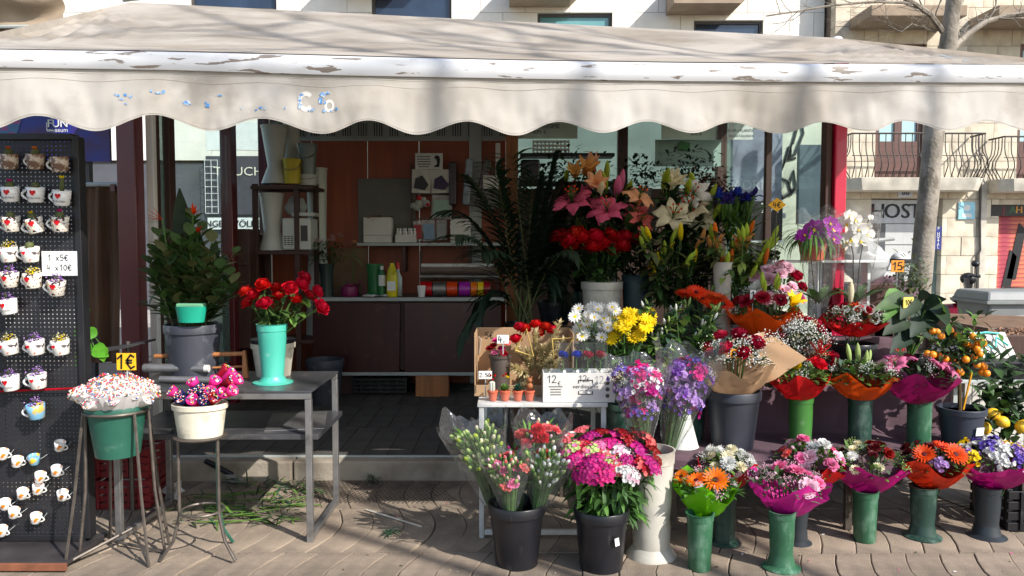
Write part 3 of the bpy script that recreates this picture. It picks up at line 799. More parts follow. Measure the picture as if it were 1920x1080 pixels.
m_fas = mat('peeling_fascia', S(214, 213, 212), rough=.5, scale=7, col2=S(132, 120, 108), thr=(.615, .625), det=12, stretch=(1.0, 1, 7), wear=(S(176, 168, 158), 6, .5, .75, .4, (1, 1, 6)))
aw = thing('awning', 'off-white canvas awning with peeling white fascia and scalloped hem', 'awning')
X0, X1 = -130, 2040
RL, RR = at(245, 4, 5.2), at(1570, 71, 5.2)
def canopy(u, v):
    x = X0 + (X1 - X0) * u; e = at(x, interp(x, FT) - 1, YE(x) + .03); r = RL.lerp(RR, u)
    p = e.lerp(r, v)
    p.z -= .05 * math.sin(PI * v) * (1 - .4 * v)
    w = noise.noise(Vector((p.x * 2.2 + p.y * 1.2, p.y * 1.5, 3.1))) * .018 + noise.noise(Vector((p.x * 1.1, p.y * 9, 9))) * .012
    k = math.exp(-((u - .0) / .12) ** 2) + math.exp(-((u - 1) / .14) ** 2)
    ang = math.atan2(p.z - RL.z, p.x - RL.x) if u < .5 else math.atan2(p.z - RR.z, p.x - RR.x)
    w += k * math.sin(ang * 38 + 4 * noise.noise(Vector((p.x * 3, p.y * 3, 0)))) * .014 * math.sin(PI * v)
    p.z += w * min(1, v * 6) * min(1, (1 - v) * 8)
    return p
MB().grid(150, 36, canopy).build('canopy', m_can, aw)
bl, br = Vector((RL.x - .05, 7.95, 2.98)), Vector((2.3, 7.95, 2.9))
el, er = canopy(0, 0), canopy(1, 0)
def quad(a, b, c, d, nm, m):
    MB().grid(14, 10, lambda u, v: a.lerp(b, u).lerp(d.lerp(c, u), v) + Vector((0, 0, -.04 * math.sin(PI * u) * math.sin(PI * v)))).build(nm, m, aw)
quad(RL, RR, br, bl, 'back_canopy', m_can)
quad(el, bl, RL, RL, 'end_canopy', m_can); quad(er, br, RR, RR, 'end_canopy', m_can)
mb = MB(); prev = None; n = 60; vs = []; fs = []
for i in range(n + 1):
    x = X0 + (X1 - X0) * i / n; t = at(x, interp(x, FT), YE(x)); b = at(x, interp(x, FB), YE(x))
    h = t.z - b.z
    sec = [(0, b.z), (-.008, b.z + .2 * h), (-.012, b.z + .5 * h), (-.006, b.z + .85 * h), (.01, t.z), (.05, t.z + .004), (.05, b.z)]
    vs += [(b.x, b.y + dy, z) for dy, z in sec]
for i in range(n):
    for j in range(7): a = i * 7 + j; c = i * 7 + (j + 1) % 7; fs.append((a, a + 7, c + 7, c))
fs += [tuple(range(7)), tuple(range(n * 7 + 6, n * 7 - 1, -1))]
mb.add(vs, fs).build('fascia', m_fas, aw)
def valp(x, t, off=0):
    y0 = interp(x, FB) + 1.5; y1 = hemy(x); Y = YE(x) + .012
    p = at(x, y0 + (y1 - y0) * t, Y)
    p.y += (.016 * math.sin(p.x * 5.2 + 1.3) + .008 * math.sin(p.x * 13.1) + .02 * noise.noise(Vector((p.x * 1.7, 0, p.z * 2))) + .012 * noise.noise(Vector((p.x * 7, 2, p.z * 5))) + .005 * noise.noise(Vector((p.x * 22, 5, p.z * 9)))) * min(1, t * 1.6) - off
    return p
val = MB().grid(420, 14, lambda u, v: valp(X0 + (X1 - X0) * u, v)).build('valance', m_val, aw)
mb = MB()
for k in range(3): mb.grid(420, 1, lambda u, v: valp(X0 + (X1 - X0) * u, (.06, .19, .955)[k] + v * .01, .0016))
mb.build('seam', mat('canvas_seam', S(190, 180, 166), rough=.9), val)
m_blue = mat('faded_blue_print', S(78, 140, 200), rough=.7, var=.2, wear=(S(200, 205, 205), 60, .5, .58, .9))
m_ghost = mat('letter_ghost', S(220, 214, 204), rough=.8, var=.05)
def blob(x, y, rx, ry, m, off, sd, nm='lettering', ragged=.6, n=19):
    r = random.Random(sd); pts = []
    for i in range(n):
        a = 2 * PI * i / n; k = 1 - r.random() * ragged
        xx = x + math.cos(a) * rx * k; yy = y + math.sin(a) * ry * k
        y0 = interp(xx, FB) + 1.5; t = (yy - y0) / (hemy(xx) - y0); pts.append(valp(xx, t, off))
    MB().add(pts, [tuple(range(n - 1, -1, -1))]).build(nm, m, val, smooth=False)
for i, (x, y, rx, ry) in enumerate([(224, 180, 6, 3), (231, 187, 7, 2.5), (238, 179, 5, 4), (248, 182, 4, 4), (240, 196, 4, 2), (218, 178, 3, 2), (286, 171, 4, 4), (300, 175, 8, 2.5), (308, 173, 4, 4),
                                    (348, 192, 9, 6), (386, 196, 7, 6), (383, 191, 3, 3), (489, 202, 6, 3), (480, 206, 3, 2), (497, 204, 4, 3), (410, 178, 7, 2),
                                    (562, 184, 4, 10), (562, 198, 5, 9), (566, 177, 5, 3), (586, 206, 5, 4), (578, 207, 3, 2), (606, 178, 7, 7), (615, 174, 7, 4), (602, 189, 6, 8), (610, 192, 4, 5), (609, 208, 5, 5), (622, 208, 5, 2.5), (632, 205, 4, 4), (452, 203, 3, 2), (534, 203, 2, 3)]):
    blob(x, y, rx, ry, m_blue, .0028, i)
for i, (x, y, r0) in enumerate([(573, 190, 19), (618, 199, 12)]):
    n = 22; mbx = MB(); P = []
    a0, a1 = (rad(40), rad(320)) if i in (0,) else (0, 2 * PI)
    for k in range(n + 1):
        a = a0 + (a1 - a0) * k / n
        for rr in (r0, r0 * .55):
            xx = x + math.cos(a) * rr * .8; yy = y - math.sin(a) * rr; y0 = interp(xx, FB) + 1.5; P.append(valp(xx, (yy - y0) / (hemy(xx) - y0), .0014))
    mbx.add(P, [(2 * k, 2 * k + 1, 2 * k + 3, 2 * k + 2) for k in range(n)]).build('lettering', m_ghost, val, smooth=False)
for xx in (-2.3, 2.0):
    e = canopy(.02 if xx < 0 else .93, .0)
    MB().tube([(xx, 5.0, 2.45), (xx + (.0 if xx < 0 else .3), 4.2, 2.5), (e.x, e.y + .04, e.z - .03)], .018, 8).build('support_arm', m_alu, aw)
MB().tube([RL + Vector((-.05, 0, .02)), RL + Vector((.1, 0, .035))], .02, 8).build('ridge_cap', m_alu, aw)
c = at(1570, 72, 5.2); MB().ball((c.x, c.y, c.z - .01), .035, 0, 10, .7).build('ridge_cap', m_wht, aw)
# folded awning of the neighbouring stall, top left
na = thing('folded_awning', 'crumpled beige folded awning of the next stall', 'awning')
A = at(-60, 10, 4.6); m_nb = mat('beige_folded_canvas', S(172, 152, 128), rough=.9, var=.25, scale=3, bump=.3, bscale=8)
def fold(u, v):
    p = at(-160 + 290 * u, -70 + 145 * v - 40 * (u ** 3) * (v - .3) + 14 * math.sin(u * 9), 4.7)
    p.y += .16 * math.sin(PI * v) * -1 * (1 - .5 * u) + .03 * math.sin(14 * v + 5 * u); return p
MB().grid(28, 20, fold).build('canvas', m_nb, na)
MB().tube([at(-150, 68, 4.75), at(60, 58, 4.75), at(112, 36, 4.8)], .035, 10).build('roller', m_under, na)
MB().tube([at(-150, 52, 4.66), at(55, 50, 4.66)], .012, 8).build('rod', m_alu, na)
MB().box(at(-20, 90, 5.2), (.9, .5, .25)).build('housing', mat('dark_housing', S(64, 44, 34)), na, smooth=False)

# ================================================================== LEFT OF THE KIOSK
m_brt = mat('brown_tarpaulin', S(96, 70, 50), rough=.85, var=.2, scale=4, bump=.25, bscale=9)
t = thing('tarpaulin_screen', 'brown tarpaulin screen hung from a rail beside the kiosk', 'screen')
def tarp(u, v):
    p = at(150 + 76 * u, 350 + 330 * v, 5.4); p.y += .03 * math.sin(u * 9 + v * 2) + .02 * math.sin(u * 21); return p
MB().grid(24, 20, tarp).build('sheet', m_brt, t)
MB().tube([at(60, 346, 5.38), at(240, 346, 5.38)], .016, 8).build('rail', m_alu, t)
MB().box(at(212, 352, 5.36), (.03, .02, .05)).build('clip', m_wine, t, smooth=False)
MB().tube([at(62, 346, 5.38), Vector((at(62, 346, 5.38).x, 5.38, 0))], .016, 8).build('upright', m_alu, t)
t = thing('conduit_pipe', 'thin bent black conduit pipe beside the dark red kiosk post', 'pipe')
MB().tube([at(229, 215, 5.3), at(230, 480, 5.3), at(231, 489, 5.3), at(238, 493, 5.3), at(248, 493, 5.3)], .012, 8).build('pipe', m_iron, t)
MB().box(at(230, 300, 5.3), (.05, .02, .03)).build('clip', m_iron, t, smooth=False)
q = thing('museum_poster', 'blue museum poster behind the pegboard', 'poster', at(80, 240, 5.8))
P0 = q.location.copy()
MB().box((0, 0, 0), (1.0, .03, .5)).build('board', mat('poster_blue', S(32, 44, 140), rough=.4, scale=3, col2=S(60, 30, 90), thr=(.45, .6)), q, smooth=False)
MB().prism([(-.5, -.2), (-.2, -.1), (-.12, .12), (-.4, .22)], -.019, -.016).build('print', mat('poster_swirl', S(70, 110, 150), scale=9, col2=S(170, 60, 120), thr=(.5, .6), stretch=(1, 1, 3)), q, smooth=False)
for s_, yy, hh in (('BIG', 217, 12), ('FUN', 232, 14), ('museum', 244, 8)):
    p = at(108, yy, 5.8 - .024) - P0; text(q, s_, hh * mpp(5.8) * 1.42, p, m_wht, bold=.02 if s_ != 'museum' else 0)
a = at(88, 245, 5.776) - P0
MB().box((a.x, a.y, a.z + .03), (.006, .003, .06)).box((a.x + .03, a.y, a.z), (.055, .003, .006)).build('bracket_mark', m_wht, q, smooth=False)
plank('leg', (.05, .05, P0.z), m_frame, q, (.3, .05, -P0.z / 2)); plank('leg', (.05, .05, P0.z), m_frame, q, (-.4, .05, -P0.z / 2))

# ---- pegboard
YP = 3.75
m_peg = bpy.data.materials.new('perforated_black'); m_peg.use_nodes = True
nt = m_peg.node_tree; N = nt.nodes; L = nt.links; b = N['Principled BSDF']
b.inputs['Base Color'].default_value = (*S(34, 33, 36), 1); b.inputs['Roughness'].default_value = .5
tc = N.new('ShaderNodeTexCoord'); vm_ = N.new('ShaderNodeVectorMath'); vm_.operation = 'MULTIPLY'; k = 1 / .0208; vm_.inputs[1].default_value = (k, 0, k)
fr = N.new('ShaderNodeVectorMath'); fr.operation = 'FRACTION'; sb = N.new('ShaderNodeVectorMath'); sb.operation = 'SUBTRACT'; sb.inputs[1].default_value = (.5, 0, .5)
ln = N.new('ShaderNodeVectorMath'); ln.operation = 'LENGTH'; lt = N.new('ShaderNodeMath'); lt.operation = 'LESS_THAN'; lt.inputs[1].default_value = .15
L.new(tc.outputs['Object'], vm_.inputs[0]); L.new(vm_.outputs[0], fr.inputs[0]); L.new(fr.outputs[0], sb.inputs[0]); L.new(sb.outputs[0], ln.inputs[0]); L.new(ln.outputs['Value'], lt.inputs[0])
tp = N.new('ShaderNodeBsdfTransparent'); mx = N.new('ShaderNodeMixShader')
L.new(lt.outputs[0], mx.inputs[0]); L.new(b.outputs[0], mx.inputs[1]); L.new(tp.outputs[0], mx.inputs[2]); L.new(mx.outputs[0], N['Material Output'].inputs['Surface'])
m_blk = mat('black_metal', S(30, 29, 31), rough=.45, var=.2)
XP1 = at(150, 600, YP).x; XP0 = XP1 - .62
pg = thing('pegboard', 'black perforated display panel hung with souvenir mugs', 'display panel')
zt, zb = at(100, 262, YP).z, at(100, 1002, YP).z
q = MB().add([(0, 0, 0), (XP1 - XP0, 0, 0), (XP1 - XP0, 0, zt - zb), (0, 0, zt - zb)], [(0, 1, 2, 3)]).build('perforated_sheet', m_peg, pg, smooth=False); q.location = (XP0, YP, zb)
plank('frame', (.03, .06, zt - zb + .03), m_blk, pg, (XP1 + .013, YP + .01, (zt + zb) / 2)); plank('frame', (.03, .06, zt - zb + .03), m_blk, pg, (XP0 - .013, YP + .01, (zt + zb) / 2))
plank('frame', (XP1 - XP0, .06, .03), m_blk, pg, ((XP0 + XP1) / 2, YP + .012, zt + .013)); plank('frame', (XP1 - XP0, .06, .03), m_blk, pg, ((XP0 + XP1) / 2, YP + .012, zb - .013))
bt = thing('low_bench', 'low bench with worn rusty-edged top under the pegboard', 'bench')
m_rust = mat('rusty_edge', S(120, 72, 48), rough=.8, var=.3, scale=12)
z = zb - .03
plank('top', (.72, .36, .02), mat('worn_black_top', S(52, 48, 48), rough=.55, var=.4, scale=6), bt, (XP0 + .31, YP - .08, z - .0105))
plank('edge', (.73, .015, .035), m_rust, bt, (XP0 + .31, YP - .27, z - .02))
for xx in (XP0 + .04, XP1 - .02): plank('leg', (.035, .035, z - .03), m_alu, bt, (xx, YP - .2, (z - .03) / 2))
# ---- mugs
m_ceram = mat('white_ceramic', S(232, 230, 224), rough=.18, var=.04)
m_heart = mat('red_print', S(205, 20, 30), rough=.3)
m_mos = mat('mosaic_print', S(228, 222, 210), rough=.2, scale=60, col2=S(60, 40, 40), thr=(.55, .58), det=2, wear=(S(205, 150, 40), 70, .58, .62, 1.0), rv=.1)
m_bro = mat('brown_print_mug', S(120, 92, 76), rough=.4, scale=40, col2=S(206, 190, 172), thr=(.5, .58), det=2)
m_cit = mat('city_print', S(120, 175, 205), rough=.25, scale=22, col2=S(200, 170, 80), thr=(.5, .6), det=2)
m_spr = mat('lizard_print', S(228, 224, 214), rough=.25, scale=44, col2=S(90, 80, 80), thr=(.62, .65), det=2, wear=(S(200, 90, 60), 40, .64, .67, 1.0))
def mugmesh(m, h, r, side=-1):
    mb = MB(); mb.lathe([(r * .72, -h / 2), (r * .8, -h / 2 + .004), (r * .9, 0), (r, h / 2), (r * .93, h / 2), (r * .8, 0), (r * .7, -h / 2 + .006), (0, -h / 2 + .007)], 20, 0)
    q = [(side * (r * .86 + .62 * r * math.sin(PI * t)), 0, h * (.32 - .66 * t)) for t in [i / 8 for i in range(9)]]
    mb.tube(q, h * .075, 6, 1)
    return mb.mesh('mug', [m, m_ceram])
def heartmesh(s, bend, m=m_heart):
    mb = MB(); P = []
    for i in range(24):
        a = 2 * PI * i / 24; x = s * .5 * math.sin(a) ** 3; z = s * (.42 * math.cos(a) - .16 * math.cos(2 * a) - .06 * math.cos(3 * a) - .03 * math.cos(4 * a))
        P.append((math.sin(x / bend) * bend, bend - math.cos(x / bend) * bend, z))
    return mb.add(P, [tuple(range(24))]).mesh('heart', m, False)
MR, MH = .042, .072
MUGS = dict(love=mugmesh(m_ceram, MH, MR), mosaic=mugmesh(m_mos, MH, MR), brown=mugmesh(m_bro, MH, MR), lizard=mugmesh(m_spr, MH, MR), city=mugmesh(m_cit, MH, MR))
h_big, h_sm = heartmesh(.03, .043), heartmesh(.02, .043)
def succulent(kind):
    mb = MB()
    if kind == 'purple' or kind == 'cream':
        for i in range(46):
            p = Vector((rnd.gauss(0, .019), rnd.gauss(0, .014), abs(rnd.gauss(.014, .012)))); mb.octa(p, rnd.uniform(.003, .006), rnd.choice((0, 0, 1)))
        for i in range(8): mb.tube([(0, 0, 0), (rnd.gauss(0, .016), rnd.gauss(0, .01), .035)], .0012, 3, 2)
        return mb.mesh('dried_flowers', [petal_mat('lilac' if kind == 'purple' else 'cream'), petal_mat('purple' if kind == 'purple' else 'yellow'), leaf_mat('olive')])
    col = dict(orange='orange', pink='hotpink', yellow='yellow', tall='yellow', green=None)[kind]; H = dict(tall=.07).get(kind, .03); r = .011 if kind == 'tall' else .02
    mb.lathe([(r * .8, -.01), (r, H * .4), (r * .85, H * .85), (r * .3, H)], 9, 0)
    if col:
        for i in range(9): petal(mb, i * .7, .004, H * .85, .018, .007, rad(70 - 20 * (i % 2)), rad(40), nu=2, nv=1, mi=1)
    return mb.mesh('cactus', [leaf_mat('olive'), petal_mat(col or 'yellow')])
SUC = {k: succulent(k) for k in ('purple', 'cream', 'orange', 'pink', 'yellow', 'tall', 'green')}
DECO = dict(orange='an orange-topped cactus', green='a round green cactus', tall='a tall yellow-tipped cactus', pink='a pink-topped cactus', yellow='a yellow-topped cactus', purple='purple dried flowers', cream='cream dried flowers')
STY = dict(love='white I-heart-Barcelona mug', mosaic='mosaic print heart mug', brown='brown print mug', lizard='white mug with lizard print', city='blue city-view mug')
mlist = [(18, 303, 'brown', 'orange', 0), (67, 303, 'brown', 'orange', 3), (112, 308, 'brown', None, -2), (20, 364, 'love', 'pink', 0), (67, 365, 'love', 'green', 2), (116, 371, 'love', 'tall', 6),
         (21, 420, 'mosaic', 'green', 0), (66, 423, 'mosaic', 'yellow', -14), (113, 420, 'mosaic', 'pink', 2), (16, 477, 'lizard', 'cream', 0), (57, 477, 'lizard', 'green', 0),
         (18, 524, 'mosaic', 'purple', 4), (61, 526, 'mosaic', 'cream', 0), (106, 540, 'mosaic', 'purple', 4), (16, 575, 'love', 'purple', -6), (18, 651, 'lizard', 'cream', -8),
         (67, 651, 'lizard', 'purple', -4), (114, 651, 'lizard', 'cream', -4), (20, 718, 'love', 'purple', -4), (71, 714, 'lizard', 'purple', -4), (68, 771, 'city', 'purple', -4)]
OWN = {(67, 303): 'brown print mug with orange-topped cactus, next to the plantless brown mug', (18, 303): 'brown print mug with orange-topped cactus, farthest from the plantless brown mug',
       (16, 477): 'lizard print mug with cream dried flowers, level with the price card', (18, 651): 'lizard print mug with cream flowers, farthest from the candy cones',
       (114, 651): 'lizard print mug with cream flowers by the pegboard frame near the candy cones', (18, 524): 'mosaic heart mug with purple dried flowers beside one with cream flowers',
       (106, 540): 'mosaic heart mug with purple dried flowers directly under the price card', (16, 575): 'I-heart-Barcelona mug with purple flowers, alone in its row',
       (20, 718): 'I-heart-Barcelona mug with purple flowers hanging against the red ribbon', (67, 651): 'lizard print mug with purple flowers between two with cream flowers',
       (71, 714): 'lizard print mug with purple flowers just above the city-view mug'}
seen = {}
for k in mlist: seen[k[2:4]] = seen.get(k[2:4], 0) + 1
for x, y, sty, dec, tilt in mlist:
    p = at(x, y, YP - .055)
    lab = '%s %s hung on the black pegboard' % (STY[sty], 'holding ' + DECO[dec] if dec else 'without a plant')
    lab = OWN.get((x, y), lab)
    g = thing('souvenir_mug', lab, 'mug', p, 0, 'souvenir mugs on the pegboard'); g.rotation_euler = (.12, rad(tilt), rad(rnd.uniform(-12, 12)))
    obj('cup', MUGS[sty], g)
    if sty != 'city' and sty != 'brown':
        obj('heart', h_big if sty != 'lizard' else h_sm, g, (.004 if sty != 'lizard' else -.012, -MR * .97, .012))
    if sty == 'love':
        text(g, 'I', .024, (-.024, -MR * .78, .014), m_ink, bold=.04); text(g, 'BARCELONA', .0125, (.0, -MR * .955, -.014), m_ink, bend=.042)
    if dec: obj('dried_flowers' if dec in ('purple', 'cream') else 'cactus', SUC[dec], g, (0, 0, .03))
    MB().tube([(-.05, .06, .02), (-.05, 0, .024), (-.05, -.008, .016)], .002, 5).build('hook', m_alu, g)
mini = mugmesh(mat('mini_print', S(230, 228, 222), rough=.2, scale=26, col2=S(220, 130, 40), thr=(.6, .64), det=1), .046, .026, 1)
mini2 = mugmesh(mat('mini_print_blue', S(120, 170, 200), rough=.2, scale=26, col2=S(230, 190, 60), thr=(.55, .6), det=1), .046, .026, -1)
for x, y in ((112, 836), (32, 866), (64, 862), (5, 852), (106, 883), (75, 895), (71, 917), (42, 926), (117, 929), (9, 946), (26, 962), (67, 972), (3, 996)):
    p = at(x, y, YP - .04); lab = 'tiny white souvenir cup with orange print on pegboard'; m = mini
    if (x, y) == (64, 862): m = mini2; lab = 'tiny blue souvenir cup with yellow print on pegboard'
    g = thing('mini_cup', lab, 'cup', p, 0, 'tiny cups low on the pegboard'); g.rotation_euler = (.25, rad(rnd.uniform(8, 24)), rad(rnd.uniform(-20, 20)))
    obj('cup', m, g); MB().tube([(.035, .045, .012), (.035, 0, .012)], .0015, 5).build('hook', m_alu, g)
c = thing('price_card', 'white handwritten mug price card on the pegboard', 'sign', at(112, 494, YP - .02))
plank('card', (.17, .004, .118), m_wht, c, (0, 0, 0), bevel=0)
hand(c, '1 x5E', .028, (-.005, -.004, .028), m_ink); hand(c, '4 x10E', .028, (0, -.004, -.02), m_ink)
t = thing('red_ribbon', 'thin red ribbon strung across the pegboard', 'ribbon')
MB().tube([at(-60, 736, YP - .02), at(40, 732, YP - .025), at(150, 728, YP - .03)], .006, 6).build('ribbon', petal_mat('red'), t)

# ================================================================== STOOLS, TABLE AND WHAT STANDS ON THEM
m_steel = mat('brushed_steel', S(150, 148, 146), rough=.4, metal=.75, var=.2, scale=9, wear=(S(84, 74, 66), 12, .55, .7, .6))
m_stand = mat('stand_rod', S(96, 88, 80), rough=.5, metal=.5, var=.3, scale=20)
m_gpot = mat('green_pot', S(36, 88, 72), rough=.45, var=.15, scale=8, wear=(S(110, 140, 124), 12, .56, .7, .45))
m_wpot = mat('weathered_white_pot', S(212, 203, 180), rough=.6, var=.16, scale=7, wear=(S(120, 106, 84), 9, .52, .72, .6))
def pot(mb, r0, r1, h, rim=.012, n=28, mi=0, z=0, sx=1, sy=1, band=True):
    t = .006
    mb.lathe([(r0, z), (r0 + (r1 - r0) * .78, z + h * .78)] + ([(r1 * .955, z + h * .84), (r1 + rim * .4, z + h * .845)] if band else []) +
             [(r1 + rim * .5, z + h * .985), (r1 + rim * .3, z + h), (r1 - t, z + h), (r1 - t * 1.4, z + h * .9), (r0 - t, z + t), (0, z + t)], n, mi, None, sx, sy)
YS = 3.64; s = mpp(YS)
c = at(219, 765, YS); zr = c.z
stn = thing('flower_pot_stand', 'tall dark wire stand holding the green pot', 'stand', (c.x, YS, 0))
MB().tube([(.142 * math.cos(a), .142 * math.sin(a), zr - .01) for a in [2 * PI * i / 28 for i in range(29)]], .007, 6).build('ring', m_stand, stn)
feet = [(-.2, -.12), (.19, -.12), (.16, .16), (-.14, .17), (-.19, -.02), (.2, .03)]
for i, (fx, fy) in enumerate(feet):
    a = math.atan2(fy, fx); MB().tube([(.142 * math.cos(a), .142 * math.sin(a), zr - .012), (fx * .8, fy * .8, zr * .45), (fx, fy, .006)], .0075, 6).build('leg', m_stand, stn)
MB().tube([(-.2, -.12, .02), (.0, .12, .1), (.19, -.12, .02)], .008, 6).build('brace', m_stand, stn); MB().tube([(-.14, .17, .02), (.2, .03, .015)], .007, 6).build('brace', m_stand, stn)
zb_ = at(219, 852, YS).z
gp = thing('green_plant_pot', 'green plastic pot full of candy cones in the wire stand', 'pot', (c.x, YS, zb_))
mb = MB(); pot(mb, .098, .134, zr - zb_ + .03); mb.build('pot', m_gpot, gp)
CAND = [(225, 50, 60), (240, 180, 40), (80, 150, 60), (235, 130, 160), (240, 235, 220), (70, 90, 170), (235, 120, 40)]
m_cand = [mat('candy_%d' % i, S(*q), rough=.3) for i, q in enumerate(CAND)]
m_paper = mat('white_paper', S(228, 224, 220), rough=.7, var=.05, trans=.2)
cmesh = []
for v in range(4):
    r = random.Random(v); mb = MB(); mb.lathe([(.006, -.14), (.03, 0), (.031, .004)], 9, 0)
    for i in range(22):
        q = math.sqrt(r.random()) * .027; a = r.random() * 6.28; mb.octa((q * math.cos(a), q * math.sin(a), .006 + .012 * (1 - (q / .028) ** 2) + r.uniform(-.002, .003)), r.uniform(.0035, .0055), 1 + r.choice((0, 0, 1, 2, 3, 4, 4, 4, 4, 5, 6)))
    cmesh.append(mb.mesh('candy_cone', [m_paper] + m_cand))
cb = thing('candy_bouquet', 'white paper cones of bright candy beads in the green pot', 'candy', (c.x, YS, zr))
for i in range(50):
    q = math.sqrt((i + .5) / 50); a = i * 2.39996
    p = Vector((q * .185 * math.cos(a), q * .175 * math.sin(a), .135 - .075 * q * q + rnd.uniform(-.012, .016))); d = Vector((p.x * 2.6, p.y * 2.6, .33 if q < .8 else .25))
    aim(obj('candy_cone', cmesh[i % 4], cb), p, d, 1.05, a)
def skirt(mb, r0, r1, z0, z1, amp, n=64, k=18, up=.012):
    def f(u, v):
        a = 2 * PI * v; q = r0 + (r1 - r0) * u ** .8; w = amp * u * (abs(((a * k / 2 / PI) % 1) - .5) * 2 - .5)
        return Vector(((q + w) * math.cos(a), (q + w) * math.sin(a), z0 + (z1 - z0) * u + up * u * math.sin(a * k)))
    mb.grid(5, n, f, wrap=True)
mb = MB(); skirt(mb, .09, .19, -.03, .085, .01, k=22, up=.004); mb.build('paper_frill', m_paper, cb, angle=25)
def card(x, y, Y, w, h, s_, label, col=(240, 178, 20), hh=.6, stake=0, rz=0, name='price_tag', ink=None):
    p = at(x, y, Y); t = thing(name, label, 'price tag', p, rz)
    plank('card', (w * mpp(Y), .004, h * mpp(Y)), mat('card_%d_%d_%d' % col, S(*col), rough=.6, var=.06), t, (0, 0, 0), bevel=0)
    hand(t, s_, h * mpp(Y) * hh, (0, -.004, 0), ink or m_ink, w=.14)
    if stake: MB().tube([(0, .004, -h * mpp(Y) * .4), (0, .006, -stake)], .003, 5).build('stake', m_alu, t)
    return t
card(237, 678, YS - .02, 36, 32, '1E', 'yellow card priced one euro in the candy cones', stake=.1, hh=.8)

c = at(376, 816, YS); zs = c.z
st2 = thing('plant_stool', 'round wire plant stool with bowed legs under the white pot', 'stool', (c.x, YS, 0))
MB().lathe([(0, zs - .008), (.118, zs - .008), (.122, zs - .002), (.118, zs), (0, zs)], 28).build('seat', m_stand, st2)
for i, (a, m) in enumerate(((200, m_stand), (-20, m_stand), (65, m_gpot))):
    ca, sa = math.cos(rad(a)), math.sin(rad(a))
    MB().tube([(.1 * ca, .1 * sa, zs - .008), (.1 * ca, .1 * sa, zs * .5), (.1 * ca, .1 * sa, .22), (.13 * ca, .13 * sa, .1), (.19 * ca, .19 * sa, .012)], .008, 7).build('leg', m, st2)
MB().tube([(.1 * math.cos(a), .1 * math.sin(a), .235) for a in [2 * PI * i / 24 for i in range(25)]], .006, 6).build('ring', m_stand, st2)
wp = thing('white_oval_pot', 'weathered white oval pot on the bowed-leg stool', 'pot', (c.x, YS, zs + .001))
mb = MB(); pot(mb, .103, .124, .155, sy=.8); mb.build('pot', m_wpot, wp)
pcb = []
for v, col in enumerate(('hotpink', 'navy', 'crimson')):
    r = random.Random(v); mb = MB(); mb.lathe([(.006, -.12), (.024, -.02), (.03, .004), (.027, .004), (.02, -.012)], 10, 0)
    for i in range(26):
        q = math.sqrt(r.random()) * .022; a = r.random() * 6.28; mb.octa((q * math.cos(a), q * math.sin(a), .001 + r.uniform(0, .006)), r.uniform(.003, .005), 1 + r.choice((0, 1, 2, 3, 4, 4, 5)))
    pcb.append(mb.mesh('candy_cup', [petal_mat(col)] + m_cand))
cb = thing('candy_bouquet', 'pink and navy cups of candy beads in the white oval pot', 'candy', (c.x, YS, zs + .15))
for i, (x, y, k) in enumerate([(325, 732, 0), (341, 737, 1), (356, 717, 0), (366, 734, 1), (378, 728, 1), (388, 733, 1), (400, 715, 0), (399, 732, 0), (414, 697, 2), (428, 704, 0), (423, 735, 0), (431, 716, 2), (443, 714, 0), (440, 731, 0), (411, 742, 2), (350, 744, 1), (372, 745, 0), (394, 746, 1)]):
    p = at(x, y, YS) - cb.location; p.y = -.07 + .16 * (745 - y) / 48; p.z += .004
    aim(obj('candy_cup', pcb[k], cb), p, (p.x * 2.2, p.y * 2 - .14, .22), 1.0, i)
# ---- steel table
TZ = .775; TX0, TX1, TY0, TY1 = -2.0, at(583, 735, 3.82).x, 3.82, 4.43
tb = thing('steel_table', 'scuffed grey steel work table with lower shelf', 'table', (TX1, TY0, 0))
m_top = mat('dark_steel_top', S(84, 84, 86), rough=.34, metal=.45, var=.35, scale=5, wear=(S(150, 146, 140), 7, .56, .7, .5))
plank('top', (TX1 - TX0, TY1 - TY0, .012), m_top, tb, ((TX0 - TX1) / 2, (TY1 - TY0) / 2, TZ - .006))
plank('front_rail', (TX1 - TX0 - .005, .03, .03), m_steel, tb, ((TX0 - TX1) / 2, .016, TZ - .028)); plank('back_rail', (TX1 - TX0 - .005, .03, .03), m_steel, tb, ((TX0 - TX1) / 2, TY1 - TY0 - .016, TZ - .028))
for xx in (-.017, TX0 - TX1 + .017):
    for yy in (.017, TY1 - TY0 - .017): plank('leg', (.032, .032, TZ - .045), m_steel, tb, (xx, yy, (TZ - .045) / 2 + .001))
    plank('floor_rail', (.03, TY1 - TY0 - .07, .03), m_steel, tb, (xx, (TY1 - TY0) / 2, .022))
plank('shelf', (TX1 - TX0 + .03, .56, .028), m_top, tb, ((TX0 - TX1) / 2 + .01, .31, .535))
plank('shelf_sheet', (.3, .42, .004), m_steel, tb, (-.16, .32, .5515), rz=.2)
t = thing('film_roll_rack', 'wooden rod rack carrying rolls of clear wrapping film', 'rack', (0, 0, 0))
yy = 4.2; A = at(290, 668, yy); B = at(460, 663, yy)
MB().tube([A, B], .012, 8).build('rod', m_tan, t)
MB().prism([(-.012, 0), (.02, 0), (.006, .15), (-.006, .15)], -.012, .012).build('upright', m_tan, t, smooth=False, loc=(B.x - .005, yy, TZ + .001))
MB().tube([at(270, 690, 4.14), at(384, 691, 4.14)], .024, 14).build('film_roll', m_steel, t); MB().tube([at(384, 691, 4.14), at(392, 691, 4.14)], .02, 12).build('roll_core', m_paper, t)
MB().tube([at(300, 711, 4.02), at(395, 713, 4.02)], .018, 14).build('film_roll', m_steel, t)
MB().tube([at(388, 690, 4.2), at(456, 687, 4.2)], .006, 8).build('rod', m_tan, t)

